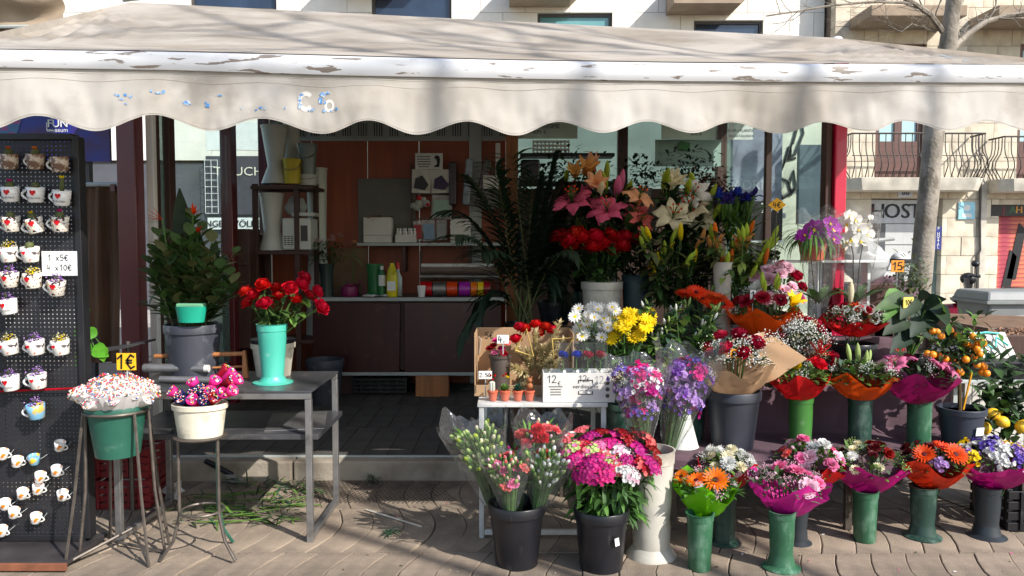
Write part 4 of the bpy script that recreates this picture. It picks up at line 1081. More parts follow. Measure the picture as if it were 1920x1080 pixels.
# ---- vase shapes
def vase_mb(h, rt, rb, foot=0, fh=.05, lip=.006):
    mb = MB()
    if foot: P = [(foot, 0), (foot, .006), (foot * .72, fh * .35), (rb * 1.05, fh), (rb, fh * 1.3)]
    else: P = [(rb, 0), (rb * 1.03, .01)]
    P += [(rb + (rt - rb) * .5, h * .55), (rt * .96, h * .88), (rt, h * .885), (rt + lip * .2, h * .985), (rt + lip, h), (rt - .004, h), (rt * .9, h * .8), (rb * .85, h * .2), (0, h * .2)]
    return mb.lathe(P, 26)
def vase(label, x, ybase, ytop, wt, wb, m, foot=0, z=0, Y=None, name='flower_vase', fh=.06, group=None):
    p = gnd(x, ybase, z) if Y is None else at(x, ybase, Y)
    k = mpp(p.y); h = (ybase - ytop) * k; r = max(wt, foot) / 2 * k
    if Y is None: p.y += r * .6
    v = thing(name, label, 'vase', p, rnd.uniform(0, 3), group)
    vase_mb(h, wt / 2 * k, wb / 2 * k, foot / 2 * k if foot else 0, fh).build('body', m, v)
    return v, p, h
m_turq = mat('turquoise_plastic', S(72, 176, 154), rough=.4, var=.08, wear=(S(160, 205, 190), 14, .58, .7, .5))
p = at(512, 718, 4.05); p.z = TZ + .001
v = thing('flower_vase', 'turquoise footed vase of red roses on the steel table', 'vase', p); k = mpp(4.05)
vase_mb(112 * k, 28 * k, 20 * k, 37 * k, .03).build('body', m_turq, v)
def stems(mb, base, pts, r=.0035, spread=.02, mi=0):
    for q in pts:
        b = Vector(base) + Vector((rnd.uniform(-spread, spread), rnd.uniform(-spread, spread), 0)); q = Vector(q)
        mb.tube([b, b.lerp(q, .5) + Vector((rnd.uniform(-.01, .01), rnd.uniform(-.01, .01), .01)), q], r, 4, mi)
def leafy(mb, n, cfn, Lr, W, mi=0, bend=.5, up=None):
    for i in range(n):
        c, d = cfn(); L = rnd.uniform(*Lr); leaf(mb, c, d, L, L * W * rnd.uniform(.8, 1.2), mi if not isinstance(mi, (list, tuple)) else rnd.choice(mi), bend)
b_ = thing('rose_bunch', 'long-stemmed red roses in the turquoise vase', 'flowers', p + Vector((0, 0, 112 * k)))
q0 = b_.location.copy(); hp = []
for i, (x, y) in enumerate([(466, 541), (495, 529), (479, 548), (470, 562), (497, 563), (521, 552), (541, 534), (561, 528), (589, 541), (596, 570), (576, 549), (566, 516), (517, 537), (549, 555), (508, 575)]):
    Y = 4.05 + rnd.uniform(-.08, .08) + (.05 if i > 6 else -.03); q = at(x, y, Y) - q0; hp.append(q)
    head(b_, 'rose', 'red', q - Vector((0, 0, .03)), (q.x * 2.2, q.y * 2 - .12, .35), .052 if i != 9 else .06)
mb = MB(); stems(mb, (0, 0, -.1), [h - Vector((0, 0, .02)) for h in hp])
def cf():
    h = rnd.choice(hp); t = rnd.uniform(.15, .85); c = Vector((0, 0, -.02)).lerp(h, t); return c, rdir(-.5, .4) + Vector((h.x, h.y, 0)) * 1.5
leafy(mb, 95, cf, (.045, .085), .3, [1, 1, 2]); stuff(mb.build('foliage', [leaf_mat('stem'), leaf_mat('mid'), leaf_mat('fresh')], b_))
# ---- bucket with strelitzia and foliage
m_gbk = mat('grey_bucket', S(58, 60, 68), rough=.5, var=.2, scale=6, wear=(S(130, 130, 134), 9, .56, .68, .5))
p = at(364, 705, 4.24); p.z = TZ + .001
v = thing('grey_bucket', 'scuffed grey bucket of bird-of-paradise foliage on the table', 'bucket', p); k = mpp(4.24)
mb = MB(); pot(mb, 42 * k, 50 * k, 100 * k); mb.build('body', m_gbk, v)
bz = p + Vector((0, 0, 100 * k))
bx = thing('turquoise_trough', 'small turquoise trough set in front of the foliage', 'planter', at(359, 604, 4.1))
mb = MB(); k1 = mpp(4.1)
mb.lathe([(24 * k1, 0), (29 * k1, 30 * k1), (26.5 * k1, 30 * k1), (22 * k1, 4 * k1), (0, 4 * k1)], 24, 0, None, 1.0, .6); mb.build('body', mat('turquoise_trough', S(30, 160, 130), rough=.35), bx)
MB().box((0, 0, 32 * k1), (50 * k1, .05, 7 * k1)).build('foam_lid', mat('pale_foam', S(110, 170, 130), rough=.8), bx, smooth=False, bevel=.005)
fl = thing('bird_of_paradise_bunch', 'dark leafy bunch with orange bird-of-paradise flowers', 'flowers', bz)
mb = MB(); q0 = bz; hp = []
for i in range(44):
    x = rnd.uniform(272, 446); y = 392 + abs(x - 355) * .9 + rnd.uniform(0, 110); x = min(440, max(275, x)); y = min(570, y)
    Y = 4.24 + rnd.uniform(-.14, .16); e = at(x, y, Y) - q0; hp.append(e)
    b0 = Vector((rnd.uniform(-.08, .08), rnd.uniform(-.08, .08), -.05)); mb.tube([b0, b0.lerp(e, .5) + Vector((0, 0, .03)), e], .003, 4, 0)
    for j in range(15):
        t = .2 + .8 * j / 14; c = b0.lerp(e, t); a = j * 2.4
        d = (e - b0).normalized() * .8 + Vector((math.cos(a), math.sin(a), .1)) * .8
        leaf(mb, c, d, rnd.uniform(.07, .115), rnd.uniform(.022, .034), rnd.choice((1, 1, 2)), .3)
stuff(mb.build('foliage', [leaf_mat('olive'), leaf_mat('mid'), leaf_mat('olive')], fl))
for (x0, y0, x1, y1, w) in ((352, 520, 334, 352, .055), (375, 520, 372, 430, .03), (395, 530, 404, 450, .035)):
    mb = MB(); A = at(x0, y0, 4.3) - q0; B = at(x1, y1, 4.3) - q0; leaf(mb, A, B - A, (B - A).length, w, 0, .08, 7, up=Vector((.1, -1, 0)), fold=.15, peak=.5); mb.build('large_leaf', leaf_mat('dark'), fl)
for (x, y, s_, dx) in ((304, 412, .09, -1), (370, 437, .05, 1), (362, 402, .06, .8)):
    mb = MB(); A = at(x, y, 4.2) - q0
    for j in range(5): leaf(mb, A, (dx * (.3 + .35 * j) - .2, -.15, .9 - .22 * j), s_ * rnd.uniform(.7, 1.1), s_ * .14, 0, .05, 3)
    leaf(mb, A - Vector((0, 0, .01)), (dx, 0, -.05), s_ * 1.1, s_ * .1, 1, .0, 3); mb.tube([A, (A.x * .3, A.y, -.05)], .004, 5, 1)
    mb.build('flower', [petal_mat('burnt'), leaf_mat('stem')], fl)
# ---- other pots by the table
def potthing(name, label, x, ybase, ytop, wt, wb, m, Y=None, z=0, cat='pot', **kw):
    p = gnd(x, ybase, z) if Y is None else at(x, ybase, Y); k = mpp(p.y)
    if Y is None: p.y += wb / 2 * k * .7
    t = thing(name, label, cat, p, rnd.uniform(0, 6)); mb = MB(); pot(mb, wb / 2 * k, wt / 2 * k, (ybase - ytop) * k, **kw); mb.build('body', m, t)
    return t, p, (ybase - ytop) * k, k
m_black = mat('black_plastic', S(26, 26, 30), rough=.34, var=.15, scale=10, wear=(S(84, 82, 80), 16, .6, .72, .45, (1, 1, .4)))
t, p, h, k = potthing('cream_pot', 'cream pot with black rim behind the turquoise vase', 513, 703, 640, 78, 62, m_wpot, Y=4.28); t.location.z = TZ + .001
MB().lathe([(38 * k, h), (41 * k, h), (41 * k, h + .02), (38 * k, h + .02)], 26).build('rim', m_black, t)
t, p, h, k = potthing('waste_bin', 'grey plastic waste bin on the kiosk floor', 606, 760, 674, 70, 52, m_gbk, z=ZF, cat='bin')
# pothos shelf
t = thing('glass_shelf', 'dark slanting shelf beside the pegboard', 'shelf')
MB().box(at(200, 655, 4.3), (.42, .3, .012), rot=(0, -.18, 0)).build('board', m_top, t, smooth=False)
MB().tube([at(160, 662, 4.3), Vector((at(160, 662, 4.3).x, 4.3, 0))], .012, 6).build('leg', m_stand, t); MB().tube([at(240, 640, 4.3), Vector((at(240, 640, 4.3).x, 4.3, 0))], .012, 6).build('leg', m_stand, t)
pt = thing('pothos_plant', 'bright green heart-leaved pothos peeking past the pegboard', 'plant', at(165, 655, 4.25)); q0 = pt.location.copy()
t2 = MB(); pot(t2, .04, .05, .07); t2.build('pot', m_black, pt)
for (x, y, dx, dz, L) in ((158, 640, .2, -1, .1), (176, 650, .9, -.5, .1), (182, 628, -.6, .3, .08), (165, 590, -.3, .5, .08), (157, 612, -.4, -.6, .08), (190, 648, .2, -1, .09), (160, 660, -.5, -.8, .1)):
    mb = MB(); e = at(x, y, 4.15) - q0; leaf(mb, e, (dx, -.3, dz), L, L * .42, 0, .3, 5, up=Vector((0, -1, .3)), peak=.35); mb.build('leaf', leaf_mat('pothos'), pt)
    MB().tube([(0, 0, .06), e * .6 + Vector((0, 0, .05)), e], .003, 5).build('stem', leaf_mat('stem'), pt)
# red crates under the stand
m_crate = mat('red_crate', S(128, 30, 34), rough=.55, var=.2, wear=(S(90, 60, 54), 10, .5, .7, .6))
def crate(name, label, x, y, z, w, d, h, m, rz=0):
    t = thing(name, label, 'crate', (x, y, z), rz)
    for sy in (-1, 1):
        for i in range(4): plank('side_slat', (w, .012, h * .19), m, t, (0, sy * (d / 2 - .006), h * (.12 + .253 * i)), bevel=.002)
    for sx in (-1, 1):
        for i in range(4): plank('end_slat', (.012, d - .03, h * .19), m, t, (sx * (w / 2 - .006), 0, h * (.12 + .253 * i)), bevel=.002)
        for sy in (-1, 1): plank('corner_post', (.03, .03, h), m, t, (sx * (w / 2 - .016), sy * (d / 2 - .03), h / 2 + .001), bevel=.002)
    for i in range(5): plank('rib', (.014, .008, h * .92), m, t, (-w / 2 + w * (i + 1) / 6, -d / 2 - .005, h / 2), bevel=.001)
    plank('floor', (w - .03, d - .03, .008), m, t, (0, 0, .012), bevel=0)
    return t
p = gnd(212, 962)
crate('plastic_crate', 'red plastic crate on the ground under the table', p.x, p.y + .2, 0.002, .34, .3, .17, m_crate, .06)
crate('plastic_crate', 'red plastic crate stacked on top of another under the table', p.x + .01, p.y + .21, .178, .34, .3, .17, m_crate, -.04)
# plant cuttings, brush, fallen lily, mesh mat
mb = MB()
for i in range(330):
    c = gnd(rnd.uniform(330, 555), rnd.uniform(935, 985)) if i % 3 else gnd(rnd.uniform(440, 600), rnd.uniform(905, 930))
    c.z = rnd.uniform(.004, .03); d = Vector((rnd.uniform(-1, 1), rnd.uniform(-.5, .5), rnd.uniform(-.05, .35)))
    leaf(mb, c, d, rnd.uniform(.05, .14), rnd.uniform(.003, .008), rnd.choice((0, 0, 1, 2)), rnd.uniform(.2, 1.2), 4)
for i in range(16):
    c = gnd(rnd.uniform(360, 520), rnd.uniform(925, 985)); c.z = .012; a = rnd.uniform(-.4, .4); mb.tube([c, c + Vector((.25 * math.cos(a), .2 * math.sin(a), rnd.uniform(0, .04)))], .004, 5, 1)
stuff(tag(mb.build('plant_cuttings', [leaf_mat('blue'), leaf_mat('fresh'), leaf_mat('dark')]), 'heap of green stem and leaf cuttings under the table', 'cuttings'))
for nm, x, y in (('sprig', 700, 905), ('sprig', 735, 1003)):
    mb = MB(); c = gnd(x, y); 
    for i in range(26): leaf(mb, (0, 0, .006 + .001 * i), (rnd.uniform(-1, 1), rnd.uniform(-1, 1), rnd.uniform(.05, .7 if y < 950 else .12)), rnd.uniform(.04, .1), .004, 0, .4, 3)
    tag(mb.build(nm, leaf_mat('blue'), loc=(c.x, c.y, .002)), 'small green sprig lying on the paving %s' % ('against the kerb' if y < 950 else 'in the open'), 'sprig')
w = MB().tube([gnd(686, 958) + Vector((0, 0, .008)), gnd(790, 990) + Vector((0, 0, .008))], .005, 6).build('stick', m_slab); tag(w, 'pale thin stick lying on the paving', 'stick')
li = thing('fallen_lily', 'white lily lying among the cuttings', 'flower', gnd(325, 935) + Vector((0, 0, .05))); head(li, 'lily', 'white', (0, 0, 0), (.3, -.8, .5), .07)
br_ = thing('hand_brush', 'grey-bristled hand brush on the ground by the kerb', 'brush', gnd(432, 905)); 
MB().box((-.08, .02, .09), (.2, .03, .03), rot=(0, .5, 0)).build('handle', m_black, br_, smooth=False, bevel=.008)
mb = MB()
for i in range(110): a = Vector((rnd.uniform(-.03, .03), rnd.uniform(-.02, .02), .05)); mb.tube([a, a + Vector((.05 + rnd.uniform(-.02, .03), rnd.uniform(-.015, .015), -.045))], .0012, 3)
stuff(mb.build('bristles', mat('grey_bristle', S(150, 148, 145)), br_))
mm_ = thing('wire_mesh_mat', 'flat rusty wire mesh mat lying by the kerb', 'mat', (0, 0, 0)); A = gnd(440, 940); mb = MB()
for i in range(34):
    x = -1.42 + i * .028; mb.tube([(x, 4.42, .006), (x + .18, 4.84, .006)], .0018, 3); mb.tube([(x + .18, 4.42, .009), (x, 4.84, .009)], .0018, 3)
stuff(mb.build('wires', m_stand, mm_))

# ================================================================== INSIDE THE KIOSK
YC = 7.0
ct_ = thing('counter', 'dark brown sales counter with metal-edged top', 'counter', (0, 0, 0))
m_cnt = mat('counter_panel', S(60, 24, 22), rough=.32, wear=(S(112, 84, 74), 8, .6, .72, .35), var=.2, scale=3, stretch=(6, 6, .6))
cx0, cx1 = at(586, 600, YC).x, at(940, 600, YC).x; CZ = at(700, 557, YC).z
plank('top', (cx1 - cx0 + .04, .6, .03), m_top, ct_, ((cx0 + cx1) / 2, YC + .28, CZ - .015)); plank('edge_strip', (cx1 - cx0 + .05, .008, .032), m_alu, ct_, ((cx0 + cx1) / 2, YC - .026, CZ - .018), bevel=0)
xm = at(754, 600, YC).x; zb_ = at(700, 703, YC).z
for a, b, r_ in ((cx0, xm - .02, .02), (xm + .02, cx1 - .18, 0), (cx1 - .17, cx1, 0)): plank('door', (b - a, .03, CZ - zb_ - .06), m_cnt, ct_, ((a + b) / 2, YC, (CZ + zb_) / 2 - .02), rot=(0, r_, 0), bevel=.004)
plank('bottom_strip', (cx1 - cx0, .04, .03), m_alu, ct_, ((cx0 + cx1) / 2, YC - .002, zb_ + .012)); plank('carcass', (cx1 - cx0 - .02, .5, CZ - zb_ - .08), m_dkw, ct_, ((cx0 + cx1) / 2, YC + .29, (CZ + zb_) / 2))
p = at(810, 724, YC); plank('support_block', (.3, .16, zb_ - ZF), m_tan, ct_, (p.x, YC + .07, (zb_ + ZF) / 2)); plank('support_block', (.3, .16, zb_ - ZF), m_dkw, ct_, (cx0 + .2, YC + .2, (zb_ + ZF) / 2))
crate('plastic_crate', 'black plastic crate under the counter', at(715, 735, YC + .15).x, YC + .2, ZF + .013, .5, .28, .15, m_black)
def on(x, Y=YC + .15, z=CZ): p = at(x, 500, Y); return Vector((p.x, Y, z + .001))
KC = mpp(YC + .15)
def lat(name, label, cat, x, prof, m, Y=YC + .15, z=CZ, n=18, part='body'):
    t = thing(name, label, cat, on(x, Y, z)); MB().lathe([(r * mpp(Y), h * mpp(Y)) for r, h in prof], n).build(part, m, t); return t
m_gvase = mat('green_vase', S(40, 110, 60), rough=.4, var=.1)
lat('flower_vase', 'dark green footed vase on the counter beside the yellow bottle', 'vase', 703, [(22, 0), (22, 2), (13, 7), (14, 40), (16, 60), (14.5, 60), (11, 10), (0, 10)], m_gvase)
t = lat('spray_can', 'green and white spray can on the counter', 'spray can', 716, [(6.5, 0), (6.5, 44), (4, 49), (4, 50)], m_gvase, Y=YC + .06); MB().lathe([(3.5 * KC, 50 * KC), (3.5 * KC, 56 * KC), (0, 57 * KC)], 12).build('cap', m_wht, t); MB().lathe([(6.7 * KC, 20 * KC), (6.7 * KC, 40 * KC)], 14).build('label_band', m_wht, t)
t = lat('bleach_bottle', 'yellow plastic bottle with handle on the counter', 'bottle', 735, [(10, 0), (10.5, 4), (10.5, 38), (7, 54), (4, 58), (4, 63), (0, 63)], mat('yellow_bottle', S(215, 200, 20), rough=.35), Y=YC + .05)
plank('label_patch', (.075, .002, .085), m_wht, t, (0, -.051, .1), bevel=0); MB().tube([(.02, -.04, .2), (.035, -.055, .25), (.02, -.03, .29)], .008, 6).build('handle', mat('yellow_bottle', S(0, 0, 0)), t)
t = lat('spray_bottle', 'pale spray bottle with red cap behind the yellow bottle', 'bottle', 746, [(8, 0), (8, 34), (3, 44), (3, 50), (0, 50)], mat('pale_bottle', S(190, 200, 196), rough=.3), Y=YC + .2); MB().lathe([(3.5 * KC, 50 * KC), (3 * KC, 62 * KC), (0, 64 * KC)], 10).build('cap', m_heart, t)
lat('paper_cup', 'small white cup on the counter edge', 'cup', 790, [(6, 0), (8, 21), (7.3, 21), (5.5, 2), (0, 2)], m_ceram, Y=YC + .02)
t = lat('watering_can', 'purple watering can with hooped handle on the counter', 'watering can', 655, [(15, 0), (17, 4), (15, 18), (8, 22), (8, 24)], mat('purple_can', S(120, 30, 80), rough=.4), Y=YC + .1)
MB().tube([(.05, 0, .08), (.1, 0, .14), (.14, 0, .08), (.13, 0, .01)], .007, 6).build('handle', mat('purple_can', S(0, 0, 0)), t)
mb = MB().grid(14, 8, lambda u, v: Vector(((u - .5) * .21 + .02 * math.sin(v * 5), (v - .5) * .12, .006 + .03 * abs(noise.noise(Vector((u * 4, v * 4, 2)))))))
tag(mb.build('cleaning_cloth', m_paper, loc=on(702, YC + .0)), 'crumpled white cloth on the counter edge', 'cloth')
for i, (x0, x1, c, nm) in enumerate(((788, 811, 'red', 'red'), (812, 837, None, 'silver'), (838, 858, 'burnt', 'orange and cream'), (861, 882, 'orchid', 'purple'), (883, 895, 'orange', 'orange'), (896, 907, 'yellow', 'yellow'), (908, 919, 'crimson', 'crimson'))):
    A, B = on(x0, YC + .12), on(x1, YC + .12); r = 13.5 * KC
    t = thing('ribbon_spool', '%s gift ribbon spool in the row on the counter' % nm, 'ribbon spool', (A + B) / 2, 0, 'ribbon spools on the counter')
    M = Matrix.Translation((0, 0, r)) @ Matrix.Rotation(PI / 2, 4, 'Y'); w = (B - A).x / 2
    MB().lathe([(r * .3, -w * .96), (r, -w * .96), (r, w * .96), (r * .3, w * .96)], 20, 0, M).build('ribbon', (mat('satin_' + c, S(*PET[c]), rough=.25, var=.05) if c else m_steel), t, angle=30)
    MB().lathe([(r * .28, -w), (r * .28, w)], 12, 0, M).build('core', m_paper, t)
for i, (x0, x1, y, r, m, lb) in enumerate(((788, 935, 519, 5, m_steel, 'silver wrapping roll lying above the ribbon spools'), (790, 932, 507, 7, mat('brown_roll', S(110, 92, 84), rough=.5), 'brown paper roll above the silver roll'), (790, 930, 498, 4, m_paper, 'white paper roll topmost above the ribbon spools'))):
    A, B = at(x0, y, YC + .4), at(x1, y, YC + .4); t = thing('wrapping_roll', lb, 'paper roll', A); MB().tube([Vector((0, 0, 0)), B - A], r * mpp(YC + .4), 12).build('roll', m, t, angle=30)
    if i == 0:
        for e in (0, .98): plank('bracket', (.02, .03, .5), m_dkw, t, ((B - A).x * e, .06, .0), bevel=.002)
# plants on the counter
t = lat('flower_vase', 'dark vase with white-flecked greenery at the counter end', 'vase', 612, [(12, 0), (12, 2), (12, 45), (15, 62), (13, 62), (10, 5), (0, 5)], mat('dark_green_vase', S(34, 52, 46), rough=.4), Y=YC + .05)
f = thing('waxflower_bunch', 'bushy greenery with tiny white flowers at the counter end', 'flowers', on(612, YC + .05, CZ + 60 * KC)); mb = MB()
leafy(mb, 320, lambda: (Vector((rnd.gauss(0, .07), rnd.gauss(0, .06), rnd.uniform(0, .2))), rdir(-.2, 1)), (.03, .06), .14, 0); stuff(mb.build('foliage', leaf_mat('mid'), f))
for i in range(9): head(f, 'gyp', 'palepink', (rnd.gauss(0, .07), rnd.gauss(0, .04), rnd.uniform(.2, .27)), (0, 0, 1), .03)
f = thing('potted_croton', 'pot with yellow leaf and single peach rose on the counter', 'plant', on(660, YC + .3)); mb = MB(); pot(mb, .04, .06, .1); mb.build('pot', m_black, f); q0 = f.location.copy()
p = at(665, 457, YC + .25) - q0; head(f, 'rose', 'peach', p, (0, -.3, 1), .035); mb = MB(); mb.tube([(0, 0, .08), p], .004, 5); A = at(660, 478, YC + .2) - q0
for e in ((638, 487), (690, 500), (645, 470), (672, 462)): d = at(*e, YC + .2) - q0 - A; leaf(mb, A, d, d.length * 1.1, .03, 1, .4, 5)
mb.build('leaves', [leaf_mat('stem'), leaf_mat('light')], f)
plank_ = tag(MB().box((0, 0, .22), (.35, .012, .44)).build('leaning_board', mat('hardboard', S(108, 84, 62), rough=.7), loc=on(655, YC + .5), smooth=False), 'brown hardboard leaning at the back of the counter', 'board')
# shelf on the back wall
YSH = 7.5; sz_ = at(800, 455, YSH).z; KS = mpp(YSH)
sh = thing('wall_shelf', 'narrow grey metal shelf on the red-brown wall', 'shelf'); A, B = at(672, 455, YSH), at(948, 455, YSH)
plank('board', (B.x - A.x, .26, .03), m_alu, sh, ((A.x + B.x) / 2, YSH + .05, sz_ - .016)); plank('bracket', (.03, .2, .25), m_dkw, sh, (at(758, 480, YSH).x, YSH + .07, sz_ - .157)); plank('bracket', (.03, .2, .25), m_dkw, sh, (at(880, 480, YSH).x, YSH + .07, sz_ - .157))
m_greyb = mat('grey_board', S(108, 106, 100), rough=.7, var=.1); m_carton = mat('white_carton', S(214, 210, 202), rough=.6, var=.06)
def sbox(name, label, cat, x0, x1, y0, y1, m, Y=YSH, dep=.12, rot=None, z=None, part='body', bevel=.004):
    A = at(x0, y1, Y); B = at(x1, y0, Y); h = B.z - A.z; zz = A.z if z is None else z
    t = thing(name, label, cat, ((A.x + B.x) / 2, Y + .02, zz + .0015))
    o = plank(part, (B.x - A.x, dep, h), m, t, (0, 0, h / 2), bevel=bevel)
    if rot: t.rotation_euler = rot
    return t
sbox('grey_board', 'large grey board leaning against the red-brown wall', 'board', 671, 778, 331, 452, m_greyb, Y=7.62, dep=.015, rot=(-.04, 0, 0), z=sz_)
t = sbox('white_carton', 'large white carton stuffed with tissue on the shelf', 'box', 683, 735, 405, 452, m_carton, z=sz_); plank('lid_line', (.27, .125, .004), m_greyb, t, (0, 0, .07), bevel=0)
mb = MB()
for i in range(30): leaf(mb, (rnd.uniform(-.12, .12), rnd.uniform(-.04, .04), .23), rdir(0, .8), .07, .02, 0, .5)
stuff(mb.build('tissue', mat('tan_tissue', S(150, 110, 84)), t))
t = sbox('figurine_box', 'low white box of small wrapped figurines on the shelf', 'box', 742, 780, 437, 452, m_carton, z=sz_)
for i in range(7):
    x = -.08 + .027 * i; MB().lathe([(.012, .075), (.016, .09), (.014, .11), (.008, .115), (.012, .125), (.008, .138), (0, .14)], 10).build('figurine', m_ceram, t, loc=(x, rnd.uniform(-.03, .03), 0)); 
t = sbox('white_carton', 'stack-lidded white carton at the right of the shelf', 'box', 845, 882, 408, 452, m_carton, z=sz_); plank('lid', (.2, .13, .02), m_carton, t, (0, 0, .15))
sbox('white_carton', 'small white carton near the tan corner trim', 'box', 906, 935, 330, 355, m_carton, Y=7.45, z=at(920, 392, 7.45).z + .19)
sbox('grey_carton', 'grey carton standing below the small white carton', 'box', 903, 936, 356, 392, m_greyb, Y=7.45)
sbox('folded_paper', 'tall pale folded paper beside the tan corner trim', 'paper', 929, 938, 268, 332, m_paper, Y=7.44, dep=.02)
hs = thing('hanging_rack', 'wall rack of hanging product packets behind the counter', 'rack'); MB().tube([at(772, 318, 7.6), at(848, 318, 7.6)], .006, 6).tube([at(772, 364, 7.6), at(848, 364, 7.6)], .006, 6).tube([at(775, 410, 7.6), at(880, 410, 7.6)], .006, 6).build('rods', m_steel, hs)
for x in (772, 848): plank('upright', (.02, .02, .75), m_dkw, hs, (at(x, 380, 7.62).x, 7.62, at(800, 378, 7.62).z), bevel=0)
sg = sbox('advice_sign', 'white sign with a dark-haired head drawing on the wall', 'sign', 778, 830, 287, 319, m_wht, Y=7.58, dep=.01); A = sg.location.copy()
for i in range(5): MB().box((-.05, -.008, .13 - i * .024), (.13 - .03 * (i == 4), .001, .008)).build('print_line', m_frame, sg, smooth=False)
MB().prism([(.04, .03), (.1, .03), (.11, .1), (.1, .135), (.07, .145), (.05, .12), (.075, .1), (.08, .06)], -.0085, -.0065).build('head_drawing', m_ink, sg, smooth=False)
m_pk = clear_mat('packet_film', (.8, .83, .85), gloss=.12, rough=.1, milky=.35, bump=.8, bscale=30)
for i, (x0, x1, y0, y1, c, lb) in enumerate(((772, 807, 318, 362, (40, 44, 48), 'packet with black mask hanging on the wall rack'), (809, 846, 318, 362, (54, 34, 76), 'packet with purple mask hanging on the wall rack'), (808, 846, 366, 410, (150, 180, 165), 'pale green packet hanging below the purple mask'), (777, 793, 414, 452, (165, 40, 45), 'red packet hanging above the shelf'), (794, 818, 412, 452, (130, 160, 185), 'pale blue packet hanging above the shelf'), (818, 838, 412, 450, (170, 176, 176), 'silver packet hanging above the shelf'))):
    A, B = at(x0, y1, 7.57), at(x1, y0, 7.57); w, h = B.x - A.x, B.z - A.z; t = thing('product_packet', lb, 'packet', ((A.x + B.x) / 2, 7.57, A.z), 0, 'packets on the wall rack'); t.rotation_euler = (0, rad(rnd.uniform(-4, 4)), 0)
    MB().grid(8, 8, lambda u, v: Vector(((u - .5) * w, .006 * math.sin(u * 9 + v * 7) - .01, v * h))).build('film', m_carton if i < 2 else m_pk, t)
    MB().prism([(-w * .38, h * .2), (w * .2, h * .12), (w * .4, h * .35), (w * .05, h * .75), (-w * .3, h * .6)] if i < 2 else [(-w * .4, h * .1), (w * .4, h * .1), (w * .4, h * .8), (-w * .4, h * .8)], -.028, -.02).build('contents', mat('packet_%d' % i, S(*c), rough=.5, var=.2), t, smooth=False)
t = thing('plush_toy', 'grey plush toy with red ribbon hanging on the rack', 'toy', at(787, 382, 7.55)); 
mb = MB()
for q, r in (((0, 0, 0), .05), ((-.06, -.02, -.02), .032), ((.07, -.03, .0), .036), ((-.03, -.04, -.045), .028), ((.04, -.03, .04), .028)): mb.ball(q, r, 0, 10)
mb.build('body', mat('grey_plush', S(170, 172, 165), rough=1), t); MB().ball((0, -.04, .055), .025, 0, 8).build('ribbon', m_heart, t); MB().ball((.085, -.06, -.01), .018, 0, 8).build('nose', m_heart, t)
for x0, x1, y0, y1, m, lb, rt in ((842, 856, 303, 385, mat('dark_tube', S(52, 40, 48), rough=.3), 'dark gift tube leaning behind the shelf goods', 0), (866, 882, 297, 384, mat('silver_film_tube', S(140, 156, 170), rough=.2, var=.3, scale=14), 'silver-blue gift tube leaning on the wall', .08), (888, 904, 296, 388, mat('clear_tube', S(86, 80, 78), rough=.2, var=.5, scale=12), 'smoky clear gift tube leaning by the aluminium upright', .2)):
    A, B = at((x0 + x1) / 2, y1, 7.55), at((x0 + x1) / 2, y0, 7.55); t = thing('gift_tube', lb, 'tube', A, 0, 'gift tubes leaning on the wall'); t.rotation_euler = (-.05, rt, 0); MB().box((0, 0, (B.z - A.z) / 2), (.075, .05, B.z - A.z)).build('wrap', m, t, smooth=False, bevel=.015)
# rack with white cone vases
YK2 = 7.1; K2 = mpp(YK2)
rk = thing('wooden_rack', 'dark wooden rack stacked with white vases in the corner', 'rack')
for x, y in ((478, YK2 - .15), (556, YK2 - .15), (592, YK2 + .2), (500, YK2 + .2)): pA = at(x, 345, y); plank('upright', (.045, .045, pA.z - ZF), m_dkw, rk, (pA.x, y, (pA.z + ZF) / 2))
for yy in (352, 474, 640): A = at(476, yy, YK2 - .15); B = at(560, yy, YK2 - .15); plank('shelf_board', (B.x - A.x + .16, .42, .03), m_dkw, rk, ((A.x + B.x) / 2 + .06, YK2 + .02, A.z))
m_wv = mat('white_plastic_vase', S(206, 208, 200), rough=.45, var=.06)
def cone(label, x, yb, yt, rb, rm, rt, ym, Y=YK2, m=m_wv):
    A = at(x, yb, Y); k = mpp(Y); t = thing('cone_vase', label, 'vase', A, 0, 'white cone vases on the wooden rack'); f = lambda y: (yb - y) * k
    MB().lathe([(rb * k, 0), (rm * k, f(ym)), (rt * .95 * k, f(yt) - .02), (rt * k, f(yt) - .015), (rt * k, f(yt)), (rt * .9 * k, f(yt)), (rm * .8 * k, f(ym)), (0, f(ym))], 28).build('body', m, t)
cone('white hourglass vase standing on top of the wooden rack', 517, 345, 238, 26, 14, 26, 312)
cone('white hourglass vase on the middle shelf of the wooden rack', 511, 469, 363, 25, 15, 23, 435, Y=YK2 - .05)
cone('tall white vase standing behind the yellow bucket', 548, 345, 225, 24, 16, 16, 270, Y=YK2 + .22)
cone('tall white vase standing on the floor right of the rack', 598, 640, 316, 24, 16, 20, 450, Y=YK2 + .3)
def bucket(label, x, yb, yt, rb, rt, m, Y):
    A = at(x, yb, Y); k = mpp(Y); t = thing('metal_bucket', label, 'bucket', A); mb = MB(); pot(mb, rb * k, rt * k, (yb - yt) * k, band=False); mb.build('body', m, t); h = (yb - yt) * k
    MB().tube([(rt * k * math.cos(a), -rt * k * abs(math.sin(a)) * .9 - .005, h * .8 - .12 * math.sin(a) * h * 2.2) for a in [PI * i / 10 for i in range(11)]], .004, 5).build('handle', m_steel, t)
bucket('small yellow metal bucket on top of the wooden rack', 548, 345, 299, 14, 16, mat('yellow_bucket', S(205, 180, 20), rough=.4), YK2 - .05)
bucket('grey zinc bucket stacked behind the yellow bucket', 577, 330, 271, 14, 18, mat('zinc', S(130, 138, 134), rough=.45, metal=.3), YK2 + .05)
